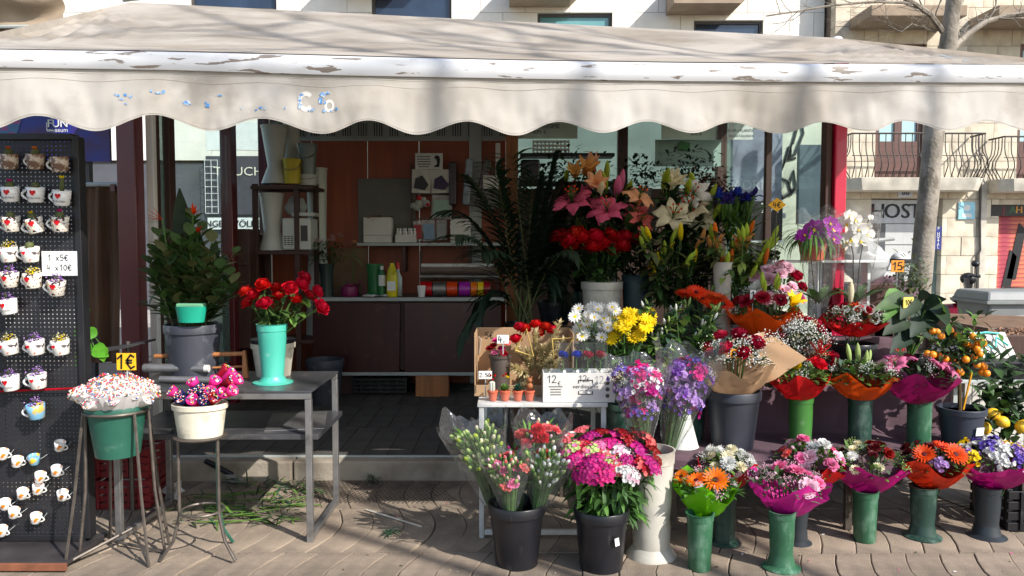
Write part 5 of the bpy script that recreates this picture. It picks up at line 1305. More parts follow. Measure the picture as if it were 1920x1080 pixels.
bucket('pale bucket under the zinc bucket at the rack end', 577, 348, 328, 17, 18, m_wv, YK2 + .06)
wv = sbox('white_printer', 'boxy off-white card printer on the rack shelf', 'printer', 536, 588, 410, 469, m_wv, Y=YK2 - .05, dep=.26, bevel=.015)
for i in range(3):
    for j in range(5): MB().box((-.1 + i * .03, -.132, .05 + j * .018), (.02, .004, .008)).build('vent_slot', m_ink, wv, smooth=False)
MB().box((.07, -.132, .15), (.06, .006, .14)).build('panel', m_frame, wv, smooth=False); plank('tray', (.2, .2, .03), m_wv, wv, (.06, -.03, .32))
mb = MB().grid(16, 12, lambda u, v: Vector((math.cos(2 * PI * u) * (.1 + .03 * noise.noise(Vector((u * 6, v * 4, 1)))) * math.sin(PI * (.1 + .85 * v)), math.sin(2 * PI * u) * .08 * math.sin(PI * (.1 + .85 * v)), .2 * v + .03 * noise.noise(Vector((u * 5, v * 7, 5))))))
tag(mb.build('plastic_bag', mat('grey_bag', S(190, 192, 190), rough=.35, trans=.3), loc=at(556, 408, YK2 - .02)), 'crumpled pale plastic bag on the rack shelf', 'bag')
cab = sbox('low_cabinet', 'dark brown wooden cabinet against the side glass', 'cabinet', 428, 476, 430, 650, m_dkw, Y=6.9, dep=.3); plank('rail', (.24, .02, .03), m_dkw, cab, (0, -.165, .75))
# signs and things on the glazed back right
def hsign(x0, x1, y0, y1, lines, label, Y=7.6, m=None, rz=0, ink=None, sizes=None):
    A, B = at(x0, y1, Y), at(x1, y0, Y); t = thing('hanging_sign', label, 'sign', ((A.x + B.x) / 2, Y, A.z), rz); h = B.z - A.z
    plank('board', (B.x - A.x, .01, h), m or mat('pale_green_sign', S(200, 214, 200), rough=.6, var=.05), t, (0, 0, h / 2), bevel=0)
    for s_, px_, py_, hp_ in lines: p = at(px_, py_, Y - .008); text(t, s_, hp_ * mpp(Y) * 1.42, (p.x - t.location.x, -.0085, p.z - t.location.z), ink or m_frame)
hsign(966, 1083, 205, 260, [('MARESME', 1025, 237, 8), ('KM. 0', 1012, 248, 7)], 'pale sign reading MARESME KM. 0 on the left pane')
hsign(1238, 1345, 215, 262, [('MARESME', 1312, 240, 6), ('KM. 0', 1306, 251, 6)], 'pale sign reading MARESME KM. 0 leaning at the middle pane', Y=7.45, rz=.15)
hsign(1366, 1412, 218, 262, [('FLOR I PLANTA', 1389, 245, 5), ('DE CATALUNYA', 1390, 255, 4.5)], 'white sign reading FLOR I PLANTA DE CATALUNYA by the corner', Y=7.35, m=m_wht)
hsign(1228, 1352, 262, 312, [], 'pale green notice board with a green emblem behind the flowers', Y=7.62, m=mat('grey_green_board', S(150, 168, 158), rough=.6))
A = at(1280, 274, 7.6); tag(MB().prism([(-.05, -.03), (.06, -.05), (.07, .03), (-.03, .05)], -.01, .0).build('emblem_card', mat('emblem_green', S(60, 110, 60)), loc=A, smooth=False), 'small green emblem card on the grey-green notice board', 'card')
bk = thing('plastic_basket', 'white plastic lattice basket by the left back pane', 'basket', at(1033, 290, 7.55))
for i in range(4): plank('slat', (.36, .01, .022), m_wv, bk, (0, 0, .01 + i * .038), bevel=0)
for i in range(10): plank('bar', (.014, .012, .14), m_wv, bk, (-.17 + i * .038, .002, .07), bevel=0)
plank('base', (.36, .2, .008), m_wv, bk, (0, .1, .0), bevel=0)
ds = thing('dark_shelving', 'dark shelving unit behind the lilies', 'shelving', (0, 0, 0)); A, B = at(975, 300, 7.5), at(1150, 300, 7.5)
for yy in (292, 345, 420): plank('board', (B.x - A.x, .25, .03), m_ink, ds, ((A.x + B.x) / 2, 7.52, at(1000, yy, 7.5).z))
for xx in (A.x, B.x): plank('upright', (.03, .25, 2.0), m_ink, ds, (xx, 7.52, 1.13))
t = sbox('cash_register', 'black cash register on the dark shelving', 'till', 976, 1012, 300, 343, m_black, Y=7.45, dep=.15, bevel=.02)
for (x, y, lb, col) in ((1060, 340, 'dark leafy plant on the shelving by the left pane', 'dark'), (1205, 345, 'dark leafy plant by the middle mullion', 'deep'), (1300, 335, 'dark leafy plant against the right back pane', 'deep')):
    f = thing('potted_plant', lb, 'plant', at(x, y + 8, 7.35)); mb = MB(); leafy(mb, 260, lambda: (Vector((rnd.gauss(0, .13), rnd.gauss(0, .05), abs(rnd.gauss(.12, .1)))), rdir(-.3, 1)), (.04, .08), .22, 0); stuff(mb.build('foliage', leaf_mat(col), f))
    mb = MB(); pot(mb, .07, .09, .14, z=-.14); mb.build('pot', m_black, f)
# posters seen through the right side glass, outside
po = thing('street_poster', 'grey-violet advertising poster panel beyond the side glass', 'poster', (0, 0, 0)); A, B = at(1370, 400, 9.2), at(1465, 244, 9.2)
plank('panel', (B.x - A.x, .1, B.z - A.z), mat('poster_grey', S(120, 118, 132), rough=.4, scale=2.4, col2=S(160, 165, 178), thr=(.4, .65)), po, ((A.x + B.x) / 2, 9.2, (A.z + B.z) / 2))
plank('frame', (B.x - A.x + .1, .12, .06), m_wht, po, ((A.x + B.x) / 2, 9.2, A.z - .03)); plank('leg', (.1, .08, A.z), m_frame, po, ((A.x + B.x) / 2, 9.2, A.z / 2 - .03))
text(po, 'ADRIÀ', .16, (at(1412, 345, 9.14).x, 9.146, at(1412, 348, 9.14).z), mat('poster_pale', S(190, 190, 196)))
po = thing('street_panel', 'dark slate-blue sign panel beyond the side glass', 'sign', (0, 0, 0)); A, B = at(1494, 420, 9.0), at(1560, 272, 9.0)
plank('panel', (B.x - A.x, .08, B.z - A.z), mat('slate_panel', S(84, 96, 104), rough=.35), po, ((A.x + B.x) / 2, 9.0, (A.z + B.z) / 2)); plank('leg', (.08, .06, A.z), m_frame, po, ((A.x + B.x) / 2, 9.0, A.z / 2))
gf = thing('graffiti_wall', 'cream wall with looping dark graffiti beyond the side glass', 'wall', (0, 0, 0)); A, B = at(1440, 520, 9.6), at(1580, 215, 9.6)
plank('panel', (B.x - A.x, .1, B.z), mat('cream_hoarding', S(210, 210, 190), rough=.7), gf, ((A.x + B.x) / 2, 9.6, B.z / 2))
for pp in ([(1462, 290), (1466, 320), (1474, 296), (1480, 275)], [(1478, 300), (1484, 270), (1482, 300)], [(1486, 270), (1494, 240), (1504, 236), (1506, 250), (1490, 290), (1476, 300), (1492, 296)], [(1455, 352), (1465, 334), (1478, 340), (1484, 362), (1468, 372), (1455, 352)], [(1480, 345), (1488, 320), (1492, 350), (1482, 366)]):
    MB().tube([at(x, y, 9.54) for x, y in pp], .018, 5).build('graffiti', m_frame, gf)
zz = thing('shop_board', 'black lettered board in a pale frame behind the irises', 'sign', at(1425, 450, 8.9)); plank('board', (.5, .03, .45), m_ink, zz, (0, 0, .22)); plank('frame', (.54, .02, .03), m_wht, zz, (0, 0, -.015)); text(zz, 'ZA', .16, (.1, -.018, .36), m_wht); plank('leg', (.05, .05, 1.5), m_frame, zz, (0, .03, -.78))

# ================================================================== THE FLOWER DISPLAY
m_cloth = mat('mauve_brown_cloth', S(92, 70, 78), rough=.9, var=.2, scale=4, bump=.2, bscale=30)
L1, L2, L3 = .405, .68, .95
sd_ = thing('step_stand', 'three-level wooden step stand carrying the flower display', 'stand', (0, 0, 0))
for (x0, x1, y0, y1, z) in ((.8, 2.75, 3.98, 4.45, L1), (.25, 2.5, 4.5, 4.86, L2), (.2, 1.95, 4.9, 5.35, L3)):
    for i in range(3): plank('board', (x1 - x0, (y1 - y0) / 3 - .01, .02), m_dkw, sd_, ((x0 + x1) / 2, y0 + (y1 - y0) * (i + .5) / 3, z - .018))
    for xx in (x0 + .05, (x0 + x1) / 2, x1 - .05):
        zb0 = .125 if y1 > 4.9 else 0
        for yy in (y0 + .04, y1 - .04): plank('leg', (.035, .035, z - .03 - (ZF if yy > 4.98 else 0)), m_stand, sd_, (xx, yy, (z - .03 + (ZF if yy > 4.98 else 0)) / 2))
prof = [(3.955, L1 - .09), (3.96, L1 - .02), (3.985, L1 + .002), (4.2, L1 + .002), (4.44, L1 + .004), (4.485, L1 + .03), (4.49, .55), (4.49, L2 - .03), (4.51, L2 + .003), (4.7, L2 + .003), (4.86, L2 + .006), (4.89, L2 + .06), (4.895, L3 - .04), (4.92, L3 + .003), (5.3, L3 + .003)]
def cl(u, v):
    x = .72 + 1.85 * u; t = v * (len(prof) - 1); i = min(int(t), len(prof) - 2); f = t - i
    y = prof[i][0] + (prof[i + 1][0] - prof[i][0]) * f; z = prof[i][1] + (prof[i + 1][1] - prof[i][1]) * f
    if x > 1.93 and y > 4.9: x = 1.93
    vert = 1 if (5 <= t <= 7 or t < 1.5 or 10.5 < t < 12.5) else .12
    w = noise.noise(Vector((x * 6, z * 2.5, y))) * .022 + math.sin(x * 17 + z * 3) * .008
    y -= abs(w) * vert * 1.0; z += abs(w) * (.35 if vert < 1 else 0) + (.025 * math.sin(x * 9) * (1 - t) if t < 1 else 0)
    return Vector((x, y, z))
tag(MB().grid(110, 70, cl).build('display_cloth', m_cloth), 'mauve-brown cloth draped over the flower steps', 'cloth')

m_cello = clear_mat('cellophane', (.98, .985, .98), gloss=.055, rough=.07, milky=.035, milk=(.8, .8, .8), bump=1.0, bscale=18, fres=1.3)
WR = dict(lime=(122, 205, 20), red=(205, 24, 26), pink=(214, 36, 150), magenta=(186, 20, 120), orange=(232, 84, 14), burnt=(205, 48, 20), kraft=(196, 160, 124), mag2=(150, 18, 90), redor=(214, 52, 24))
def wrap_mat(c): return mat('wrap_' + c, S(*WR[c]), rough=.42, var=.08, scale=5, trans=.28, spec=.4)
def wrapmesh(mb, r0, r1, h, seed, n=40, pts=9, amp=.16, flare=.75, rimv=.3, nv=8):
    r = random.Random(seed); ph = [r.uniform(0, 6.28) for _ in range(6)]
    col = [r.uniform(-1, 1) for _ in range(n)]; jt = [[r.uniform(-1, 1) for _ in range(n)] for _ in range(nv + 1)]
    def f(u, v):
        k = int(round(v * n)) % n; a = 2 * PI * k / n + .04 * col[k]
        fold = (abs(((k * pts / n + ph[0]) % 1) - .5) * 2 - .5) * amp + col[k] * amp * .3
        q = (r0 + (r1 - r0) * u ** flare) * (1 + fold * u * (1.1 - .3 * u)) + jt[int(round(u * nv))][k] * r1 * .035 * (1 - u * .3) * (u > 0)
        z = h * u + h * rimv * u ** 3 * (math.sin(a * 5 + ph[1]) * .6 + math.sin(a * 3 + ph[2]) * .4 + col[k] * .25)
        sw = .35 * math.sin(u * 3 + ph[3]) * .1
        return Vector((q * math.cos(a + sw), q * math.sin(a + sw), z))
    return mb.grid(nv, n, f, wrap=True)
def disk(n, jit=.25):
    out = []
    for i in range(n):
        q = min(.97, math.sqrt((i + .5) / n) * (1 + rnd.uniform(-.1, .06))); a = i * 2.39996 + rnd.uniform(-jit, jit); out.append((q * math.cos(a), q * math.sin(a)))
    return out
def bouquet(label, x, yn, yr, hw, Y, wrap, heads, fol=('mid', 'fresh'), nfol=150, dome=.45, fsz=(.03, .06), fw=.2, r0=.045, name='wrapped_bouquet', lift=.82, tilt=0, group=None, flare=.7, amp=.15, cello=False):
    k = mpp(Y); p = at(x, yn, Y); R = hw * k * 1.05; H = max(.04, (yn - yr) * k)
    t = thing(name, label, 'bouquet', p, 0, group); t.rotation_euler = (tilt, rnd.uniform(-.05, .05), rnd.uniform(-.3, .3))
    if wrap:
        mb = MB(); wrapmesh(mb, min(r0, R * .5), R, H, hash(label) % 999 if False else sum(map(ord, label)), flare=flare, amp=amp); mb.build('wrapping', wrap_mat(wrap) if isinstance(wrap, str) else wrap, t, angle=18)
        if cello: mb = MB(); wrapmesh(mb, min(r0, R * .5) + .004, R * 1.1, H * 1.25, len(label), amp=.1); mb.build('cellophane', m_cello, t, angle=20)
    Rd = R * .9
    def top(u, v): q = min(1, u * u + v * v); return Vector((u * Rd, v * Rd, H * lift + dome * R * math.sqrt(max(0, 1 - q))))
    free = [h for h in heads if len(h) < 5]; tot = sum(h[2] for h in free); slots = disk(tot) if tot else []; rnd.shuffle(slots); i = 0
    for h in heads:
        kind, col, n, sz = h[:4]; uv = h[4] if len(h) > 4 else None; cent = h[5] if len(h) > 5 else None
        for j in range(n if uv is None else len(uv)):
            u, v = uv[j] if uv else slots[i]; i += 0 if uv else 1
            q = top(u, v); d = Vector((u * .9, v * .9 - .1, .75)) + rdir(-.3, .3) * .28; c = col if isinstance(col, str) else rnd.choice(col); s_ = sz * k * rnd.uniform(.76, 1.16); q.z += rnd.uniform(-.012, .014)
            if kind in ('bud',): d = Vector((u * .5, v * .5 - .05, 1)); q.z += s_ * .7
            head(t, kind, c, q + d.normalized() * s_ * .1, d, s_, cent)
    mb = MB()
    for j in range(nfol):
        a = rnd.uniform(0, 6.28); q = math.sqrt(rnd.random()); u, v = q * math.cos(a), q * math.sin(a); c = top(u * .95, v * .95) - Vector((0, 0, rnd.uniform(0, .045))); d = Vector((u, v, .6)) + rdir(-.6, .8) * .8
        Lf = rnd.uniform(*fsz); leaf(mb, c, d, Lf, Lf * fw, rnd.randrange(len(fol)), .5)
    for j in range(10): u, v = rnd.uniform(-.5, .5), rnd.uniform(-.5, .5); mb.tube([(u * .04, v * .04, -.08), top(u, v) - Vector((0, 0, .02))], .003, 4, 0)
    stuff(mb.build('foliage', [leaf_mat(c) for c in fol], t))
    return t
m_gv = mat('florist_green', S(46, 92, 64), rough=.4, var=.16, scale=9, wear=(S(120, 150, 130), 13, .5, .64, .5, (1, 1, .5))); m_gv2 = mat('florist_dark_green', S(34, 62, 52), rough=.4, var=.16, scale=9, wear=(S(100, 120, 110), 13, .5, .64, .5, (1, 1, .5))); m_gv3 = mat('florist_bright_green', S(58, 112, 46), rough=.4, var=.12, wear=(S(120, 150, 110), 15, .58, .72, .45)); m_gv4 = mat('florist_charcoal', S(40, 46, 50), rough=.4, var=.15); m_wvs = mat('weathered_white_vase', S(186, 181, 168), rough=.55, var=.18, scale=6, wear=(S(130, 118, 100), 7, .5, .74, .6))
m_gbb = mat('charcoal_bucket', S(52, 54, 62), rough=.45, var=.2, scale=8)
# ---- front row on the paving
vase('green straight vase under the lime-wrapped bouquet', 1315, 1072, 962, 52, 42, m_gv)
vase('dark green vase with split foot behind the lime bouquet', 1362, 1024, 905, 46, 40, m_gv2, foot=58, fh=.04)
vase('green vase with flared dark foot under the pink bouquet', 1472, 1073, 960, 50, 43, m_gv, foot=74)
vase('charcoal vase with flared foot behind the pink bouquet', 1500, 1024, 910, 46, 36, m_gv4, foot=56)
vase('green straight vase under the magenta berry bouquet', 1627, 1018, 920, 47, 39, m_gv)
vase('dark green vase with flared foot under the gerbera bouquet', 1740, 1014, 914, 49, 41, m_gv2, foot=70)
vase('charcoal green vase with flared foot under the mixed statice bouquet', 1862, 1014, 914, 49, 41, m_gv4, foot=72)
B = bouquet
B('lime green wrapped bouquet with two orange gerberas', 1320, 966, 905, 60, 3.62, 'lime', [('gerbera', 'orange', 2, 23, [(-.35, -.55), (.25, -.5)]), ('gerbera', 'orange', 1, 16, [(-.8, -.2)]), ('mum', 'white', 5, 13), ('gyp', 'palepink', 6, 16)], nfol=190, fsz=(.04, .075))
B('red wrapped bouquet of white chrysanthemums', 1362, 915, 870, 54, 3.9, 'red', [('mum', ('white', 'cream'), 18, 14), ('gyp', 'white', 6, 14)], fol=('mid', 'fresh'), nfol=120, dome=.6)
B('pink wrapped bouquet of pink ranunculus', 1474, 964, 905, 72, 3.62, 'pink', [('carnation', ('pink', 'palepink'), 9, 18), ('gyp', 'palepink', 10, 18), ('cbud', 'palepink', 6, 10)], fol=('mid', 'dark', 'grey'), nfol=200)
B('red wrapped bouquet of coral and white carnations', 1515, 915, 870, 62, 3.92, 'red', [('carnation', ('palepink', 'coral', 'pink', 'white'), 20, 15), ('cbud', 'palepink', 10, 10)], fol=('mid', 'fresh'), nfol=130, dome=.75)
B('magenta wrapped bouquet of dark berries and greenery', 1626, 922, 868, 68, 3.95, 'magenta', [('carnation', ('maroon', 'darkred'), 8, 13), ('mum', ('cream', 'white'), 5, 12), ('gyp', 'budgreen', 8, 14)], fol=('mid', 'dark', 'fresh', 'grey'), nfol=260, dome=.6)
B('orange-red wrapped bouquet with orange gerberas', 1746, 914, 862, 66, 3.97, 'redor', [('gerbera', 'burnt', 3, 21, [(-.4, -.45), (.45, -.5), (.35, .1)]), ('statice', 'lilac', 1, 15, [(-.1, -.8)]), ('carnation', 'maroon', 6, 12, [(-.6, .3), (-.2, .5), (.2, .6), (.6, .4), (0, .1), (-.7, -.1)])], fol=('dark', 'mid', 'brown'), nfol=230, dome=.45)
B('magenta wrapped bouquet of mixed lilac and yellow statice', 1862, 914, 862, 74, 3.97, 'magenta', [('statice', ('lilac', 'violet', 'white', 'yellow', 'palepink', 'purple', 'white'), 26, 16)], fol=('mid', 'fresh'), nfol=120, dome=.5)
p = gnd(1925, 1002); crate('plastic_crate', 'black plastic crate beside the mixed statice bouquet', p.x + .12, p.y + .2, .002, .4, .34, .22, m_black)
# black buckets
potthing('black_bucket', 'glossy black bucket holding the sleeved carnations', 969, 1067, 946, 108, 82, m_black, cat='bucket'); t, p, h, k = potthing('black_bucket', 'black bucket with white sticker holding the sweet williams', 1130, 1075, 956, 104, 82, m_black, cat='bucket')
plank('sticker', (.022, .002, .036), m_wht, t, (0, 0, 0), bevel=0); st_ = t.children[-1]; st_.location = Matrix.Rotation(-t.rotation_euler.z, 4, 'Z') @ Vector((.058, -.118, h * .58)); st_.rotation_euler = (.0, -.15, .46 - t.rotation_euler.z)
# sleeved carnations
def sleeve(label, x, yn, yr, hw, Y, heads, tiltx=0, group=None, fol=('stem', 'fresh'), nst=26, cap=True, dome=.35, fh=None, nl=70, name='sleeved_bunch'):
    k = mpp(Y); p = at(x, yn, Y); R = hw * k; H = (yn - yr) * k; t = thing(name, label, 'bouquet', p, 0, group); t.rotation_euler = (0, tiltx, 0)
    if cap: mb = MB(); wrapmesh(mb, .035, R * 1.32, H * 1.12, sum(map(ord, label)), n=36, pts=4, amp=.2, flare=.95, rimv=.13); mb.build('cellophane_sleeve', m_cello, t, angle=20)
    mb = MB(); tot = sum(h[2] for h in heads); sl_ = disk(tot); rnd.shuffle(sl_); i = 0
    for kind, col, n, sz in heads:
        for j in range(n):
            u, v = sl_[i]; i += 1; th = rnd.uniform(.45, .95); q = Vector((u * R * (.12 + .86 * th), v * R * (.12 + .86 * th), H * th + dome * R * (1 - u * u - v * v) * th)); d = Vector((u * .7, v * .7 - .25, 1)); c = col if isinstance(col, str) else rnd.choice(col)
            head(t, kind, c, q, d, sz * k * rnd.uniform(.85, 1.15)); mb.tube([(u * .02, v * .02, -.05), q * .55 + Vector((0, 0, .02)), q], .0016, 4, 0)
    for j in range(nl): u, v = rnd.choice(sl_); tt = rnd.uniform(.25, .95); leaf(mb, (u * R * tt * .9, v * R * tt * .9, H * tt), Vector((u, v, .9)) + rdir() * .5, rnd.uniform(.05, .1), .0065, 1, .5, 3)
    stuff(mb.build('stems', [leaf_mat(c) for c in fol], t)); return t
sleeve('sleeved bunch of green-white carnation buds', 925, 950, 795, 54, 3.68, [('cbud', ('budgreen', 'budgreen', 'cream', 'lime'), 110, 12), ('carnation', 'pink', 3, 11)], tiltx=-.22)
sleeve('sleeved bunch of pale pink carnation buds', 955, 955, 862, 42, 3.52, [('cbud', ('palepink', 'cream', 'coral', 'budgreen'), 60, 10), ('carnation', ('coral', 'pink'), 9, 13)], tiltx=-.04)
sleeve('sleeved bunch of red carnations and pink buds', 998, 950, 795, 46, 3.74, [('carnation', ('red', 'red', 'coral'), 20, 14), ('cbud', ('palepink', 'cream', 'coral', 'budgreen'), 60, 11)], tiltx=.1)
sleeve('sleeved bunch of green and white carnation buds beside the sweet williams', 1010, 952, 850, 46, 3.56, [('cbud', ('white', 'budgreen', 'white'), 80, 11)], tiltx=.2)
sleeve('sleeved bunch with magenta and dark red buds in the middle', 972, 950, 840, 30, 3.66, [('cbud', ('magenta', 'darkred', 'white', 'palepink'), 40, 10)], tiltx=.0)
# sweet williams
f = thing('sweet_william_bunch', 'dense bunch of pink and crimson sweet williams', 'flowers', at(1132, 960, 3.62)); k = mpp(3.62); q0 = f.location.copy()
SW = [(1065, 825, 'coral'), (1085, 845, 'crimson'), (1108, 822, 'magenta'), (1075, 865, 'hotpink'), (1100, 848, 'lime'), (1130, 815, 'darkred'), (1090, 812, 'coral'), (1125, 838, 'pink'), (1150, 818, 'magenta'), (1112, 870, 'hotpink'), (1098, 888, 'hotpink'), (1140, 852, 'coral'), (1155, 838, 'hotpink'), (1172, 820, 'crimson'), (1170, 852, 'white'), (1145, 875, 'lime'), (1160, 880, 'coral'), (1182, 835, 'crimson'), (1195, 820, 'darkred'), (1200, 850, 'magenta'), (1215, 838, 'crimson'), (1228, 855, 'darkred'), (1205, 875, 'crimson'), (1222, 875, 'magenta'), (1180, 870, 'hotpink'), (1070, 845, 'lime'), (1180, 892, 'white'), (1130, 890, 'hotpink'), (1212, 826, 'crimson')]
hp = []
for x, y, c in SW:
    Y = 3.64 + (845 - y) * .0035; q = at(x, y, Y) - q0; hp.append(q); d = Vector((q.x * 1.6, q.y * 1.2 - .12, .32))
    head(f, 'dianthus', c if c != 'lime' else 'budgreen', q, d, 23 * k * rnd.uniform(.85, 1.1), dict(coral='white', hotpink='magenta', lime='pink', white='palepink', crimson='coral', magenta='hotpink').get(c, c))
mb = MB(); stems(mb, (0, 0, -.05), [h - Vector((0, 0, .02)) for h in hp], .0035, .05)
def cf():
    h = rnd.choice(hp); t = rnd.uniform(.05, .85); c = Vector((h.x * .35, h.y * .35, -.03)).lerp(h, t); return c, Vector((h.x * 2, h.y * 2 - .15, .1)) + rdir(-.9, .5) * .55
leafy(mb, 300, cf, (.07, .15), .11, [1, 1, 2], .9); stuff(mb.build('foliage', [leaf_mat('stem'), leaf_mat('mid'), leaf_mat('fresh')], f))
# statice in the tall white vase
vase('tall weathered white vase with flared foot holding sleeved statice', 1226, 1052, 842, 86, 70, m_wvs, foot=98, fh=.14)
pv = at(1275, 850, 4.2); t = thing('cone_vase', 'white cone vase standing behind the tall white vase', 'vase', (pv.x, 4.15, L1 + .006)); MB().lathe([(.09, 0), (.085, .01), (.045, .16), (.05, .3), (.06, .42), (.055, .42), (.04, .1), (0, .1)], 26).build('body', m_wv, t)
sleeve('cellophane cone of lilac and magenta statice leaning left', 1205, 842, 690, 50, 3.72, [('statice', ('purple', 'violet', 'lilac', 'magenta', 'lilac', 'hotpink', 'white'), 58, 15), ('gyp', 'cream', 12, 14)], tiltx=-.06, nst=30, dome=.2)
sleeve('cellophane cone of violet and pink statice leaning right', 1256, 842, 668, 52, 3.78, [('statice', ('violet', 'purple', 'magenta', 'hotpink', 'lilac', 'purple', 'lilac'), 58, 15), ('gyp', 'white', 8, 14), ('statice', 'yellow', 3, 12)], tiltx=.2, nst=30, dome=.2)
# ---- white frame table with boxes
WT = .70; wt = thing('white_frame_table', 'small table on a white tubular frame behind the carnations', 'table', (0, 0, 0)); m_wf = mat('white_frame_paint', S(205, 202, 196), rough=.45, var=.12, scale=8)
x0, x1, y0, y1 = at(895, 755, 3.88).x, at(1140, 755, 3.88).x, 3.88, 4.42
plank('top', (x1 - x0, y1 - y0, .02), m_wf, wt, ((x0 + x1) / 2, (y0 + y1) / 2, WT - .01))
for xx in (x0 + .02, x1 - .02):
    for yy in (y0 + .02, y1 - .02): plank('leg', (.025, .025, WT - .021), m_wf, wt, (xx, yy, (WT - .021) / 2 + .0005))
plank('foot_rail', (x1 - x0 - .07, .025, .025), m_wf, wt, ((x0 + x1) / 2, y0 + .02, .03))
m_card = mat('brown_cardboard', S(166, 134, 100), rough=.85, var=.12, scale=5)
def openbox(name, label, x0, x1, y0, y1, z0, z1, m, front=None):
    t = thing(name, label, 'box', ((x0 + x1) / 2, (y0 + y1) / 2, z0)); w, d, h = x1 - x0, y1 - y0, z1 - z0; f = front if front is not None else h
    plank('back_side', (w, .006, h), m, t, (0, d / 2, h / 2), bevel=.002); plank('front_side', (w, .006, f), m, t, (0, -d / 2, f / 2), bevel=.002)
    for sx in (-1, 1): plank('end', (.006, d - .007, h), m, t, (sx * w / 2 - sx * .003, 0, h / 2), bevel=.002)
    plank('bottom', (w - .014, d - .01, .006), m, t, (0, 0, .004), bevel=0); return t
A = at(888, 620, 4.35); bxx = openbox('cardboard_box', 'open brown cardboard box with torn side behind the cactus tray', at(889, 700, 4.05).x, at(1068, 700, 4.35).x, 4.06, 4.36, WT + .002, at(900, 616, 4.3).z, m_card, .06)
hand(bxx, '5E', .035, (-.19, .147 - .0035, .29), m_ink); 
MB().prism([(-.03, -.05), (.0, -.03), (.03, .05), (-.02, .06)], -.002, 0).build('torn_patch', m_paper, bxx, smooth=False, loc=(-.24, -.0, .24)); bxx.children[-1].rotation_euler = (0, 0, -1.2)
# cactus tray
tr_ = thing('plastic_tray', 'clear plastic tray under the little cactus pots', 'tray', at(958, 758, 3.95)); tr_.location.z = WT + .001; kk_ = mpp(3.95)
openw = clear_mat('clear_plastic', (.965, .975, .985), gloss=.012, rough=.05, milky=.012)
for sy in (-1, 1): MB().box((0, sy * .05, .022), (92 * kk_, .003, .04)).build('side', openw, tr_, smooth=False)
for sx in (-1, 1): MB().box((sx * 46 * kk_, 0, .022), (.003, .1, .04)).build('end', openw, tr_, smooth=False)
m_terra = mat('terracotta', S(196, 96, 66), rough=.75, var=.12)
for i, (x, lb, c) in enumerate(((924, 'tiny terracotta pot with white fuzzy cactus and red flowers', 'red'), (947, 'tiny terracotta pot with green cactus and yellow top', 'yellow'), (971, 'tiny terracotta pot with blue-green succulent', 'orange'), (993, 'tiny terracotta pot with brown toy figure', 'peach'))):
    pp = at(x, 758, 3.94); g = thing('cactus_pot', lb, 'plant pot', (pp.x, 3.945, WT + .003), 0, 'tiny cactus pots in the tray'); mb = MB(); pot(mb, .018, .027, .052, rim=.004, n=16); mb.build('pot', m_terra, g)
    mb = MB()
    if i == 0:
        for q in range(5): mb.lathe([(.004, .045), (.009, .06), (.009, .095), (.003, .1)], 8, 0, Matrix.Translation((rnd.uniform(-.014, .014), rnd.uniform(-.012, .01), 0)))
    elif i == 3:
        mb.ball((0, 0, .075), .018, 0, 10); mb.ball((0, -.004, .105), .014, 0, 10); mb.ball((-.01, 0, .12), .005, 0, 6); mb.ball((.01, 0, .12), .005, 0, 6)
    else:
        for q in range(34): leaf(mb, (0, 0, .05), rdir(.1, 1), .04, .008, 0, -.2, 2)
    mb.build('cactus', [mat('fuzzy_white', S(190, 190, 175), rough=1) if i == 0 else leaf_mat('blue' if i == 2 else 'fresh') if i < 3 else mat('toy_brown', S(150, 90, 50))], g)
    if i < 2:
        for q in range(4): head(g, 'tulip', c if q % 2 else 'red', (rnd.uniform(-.016, .016), rnd.uniform(-.012, .01), rnd.uniform(.1, .13)), (rnd.uniform(-.3, .3), -.3, 1), .013)
card(910, 703, 3.98, 25, 15, '2-50', 'little white price card by the cactus tray', (236, 232, 224), hh=.5, stake=.12)
# verdissimo carton
A, Bq = at(1018, 759, 3.9), at(1153, 700, 3.9); vb = thing('display_carton', 'white verdissimo carton priced twelve euros holding rose tubes', 'box', ((A.x + Bq.x) / 2, 3.97, WT + .002)); w = Bq.x - A.x; h = Bq.z - WT
for yy in (-.07, .07): plank('side', (w, .005, h), m_carton, vb, (0, yy, h / 2), bevel=.001)
for sx in (-1, 1): plank('end', (.005, .134, h), m_carton, vb, (sx * (w / 2 - .003), 0, h / 2), bevel=.001)
plank('bottom', (w - .02, .12, .005), m_carton, vb, (0, 0, .003), bevel=0); o_ = vb.location.copy(); yy = -.0735
def vp(x, y): q = at(x, y, 3.897) - o_; return (q.x, yy, q.z)
m_pen = mat('grey_marker', S(60, 62, 66), rough=.7); hand(vb, '12', .036, vp(1035, 711), m_pen, w=.12); hand(vb, '12', .032, vp(1093, 710), m_pen, w=.1); hand(vb, '12', .036, vp(1124, 712), m_pen, w=.05)
hand(vb, 'E', .022, vp(1049, 719), m_pen, w=.1); hand(vb, 'E', .022, vp(1103, 712), m_pen, w=.1); hand(vb, 'E', .018, vp(1135, 718), m_pen, w=.1)
text(vb, 'verdissimo', .027, vp(1098, 725), m_ink, wide=1.12)
for sx, sz_2, ww, hh2 in ((1085, 722, .004, .0), (1112, 722, .004, 0)): pass
q = [vp(1085, 713), vp(1111, 713), vp(1111, 739), vp(1085, 739)]; mb = MB()
for a, b in ((q[0], q[1]), (q[2], q[3])): mb.box(((a[0] + b[0]) / 2, yy, a[2]), (abs(b[0] - a[0]), .001, .0045))
for a in (q[0], q[1]): mb.box((a[0], yy, a[2] - .007), (.0045, .001, .018)); mb.box((a[0], yy, q[2][2] + .007), (.0045, .001, .018))
mb.build('logo_frame', m_ink, vb, smooth=False); text(vb, 'living forever', .011, vp(1098, 732), m_frame)
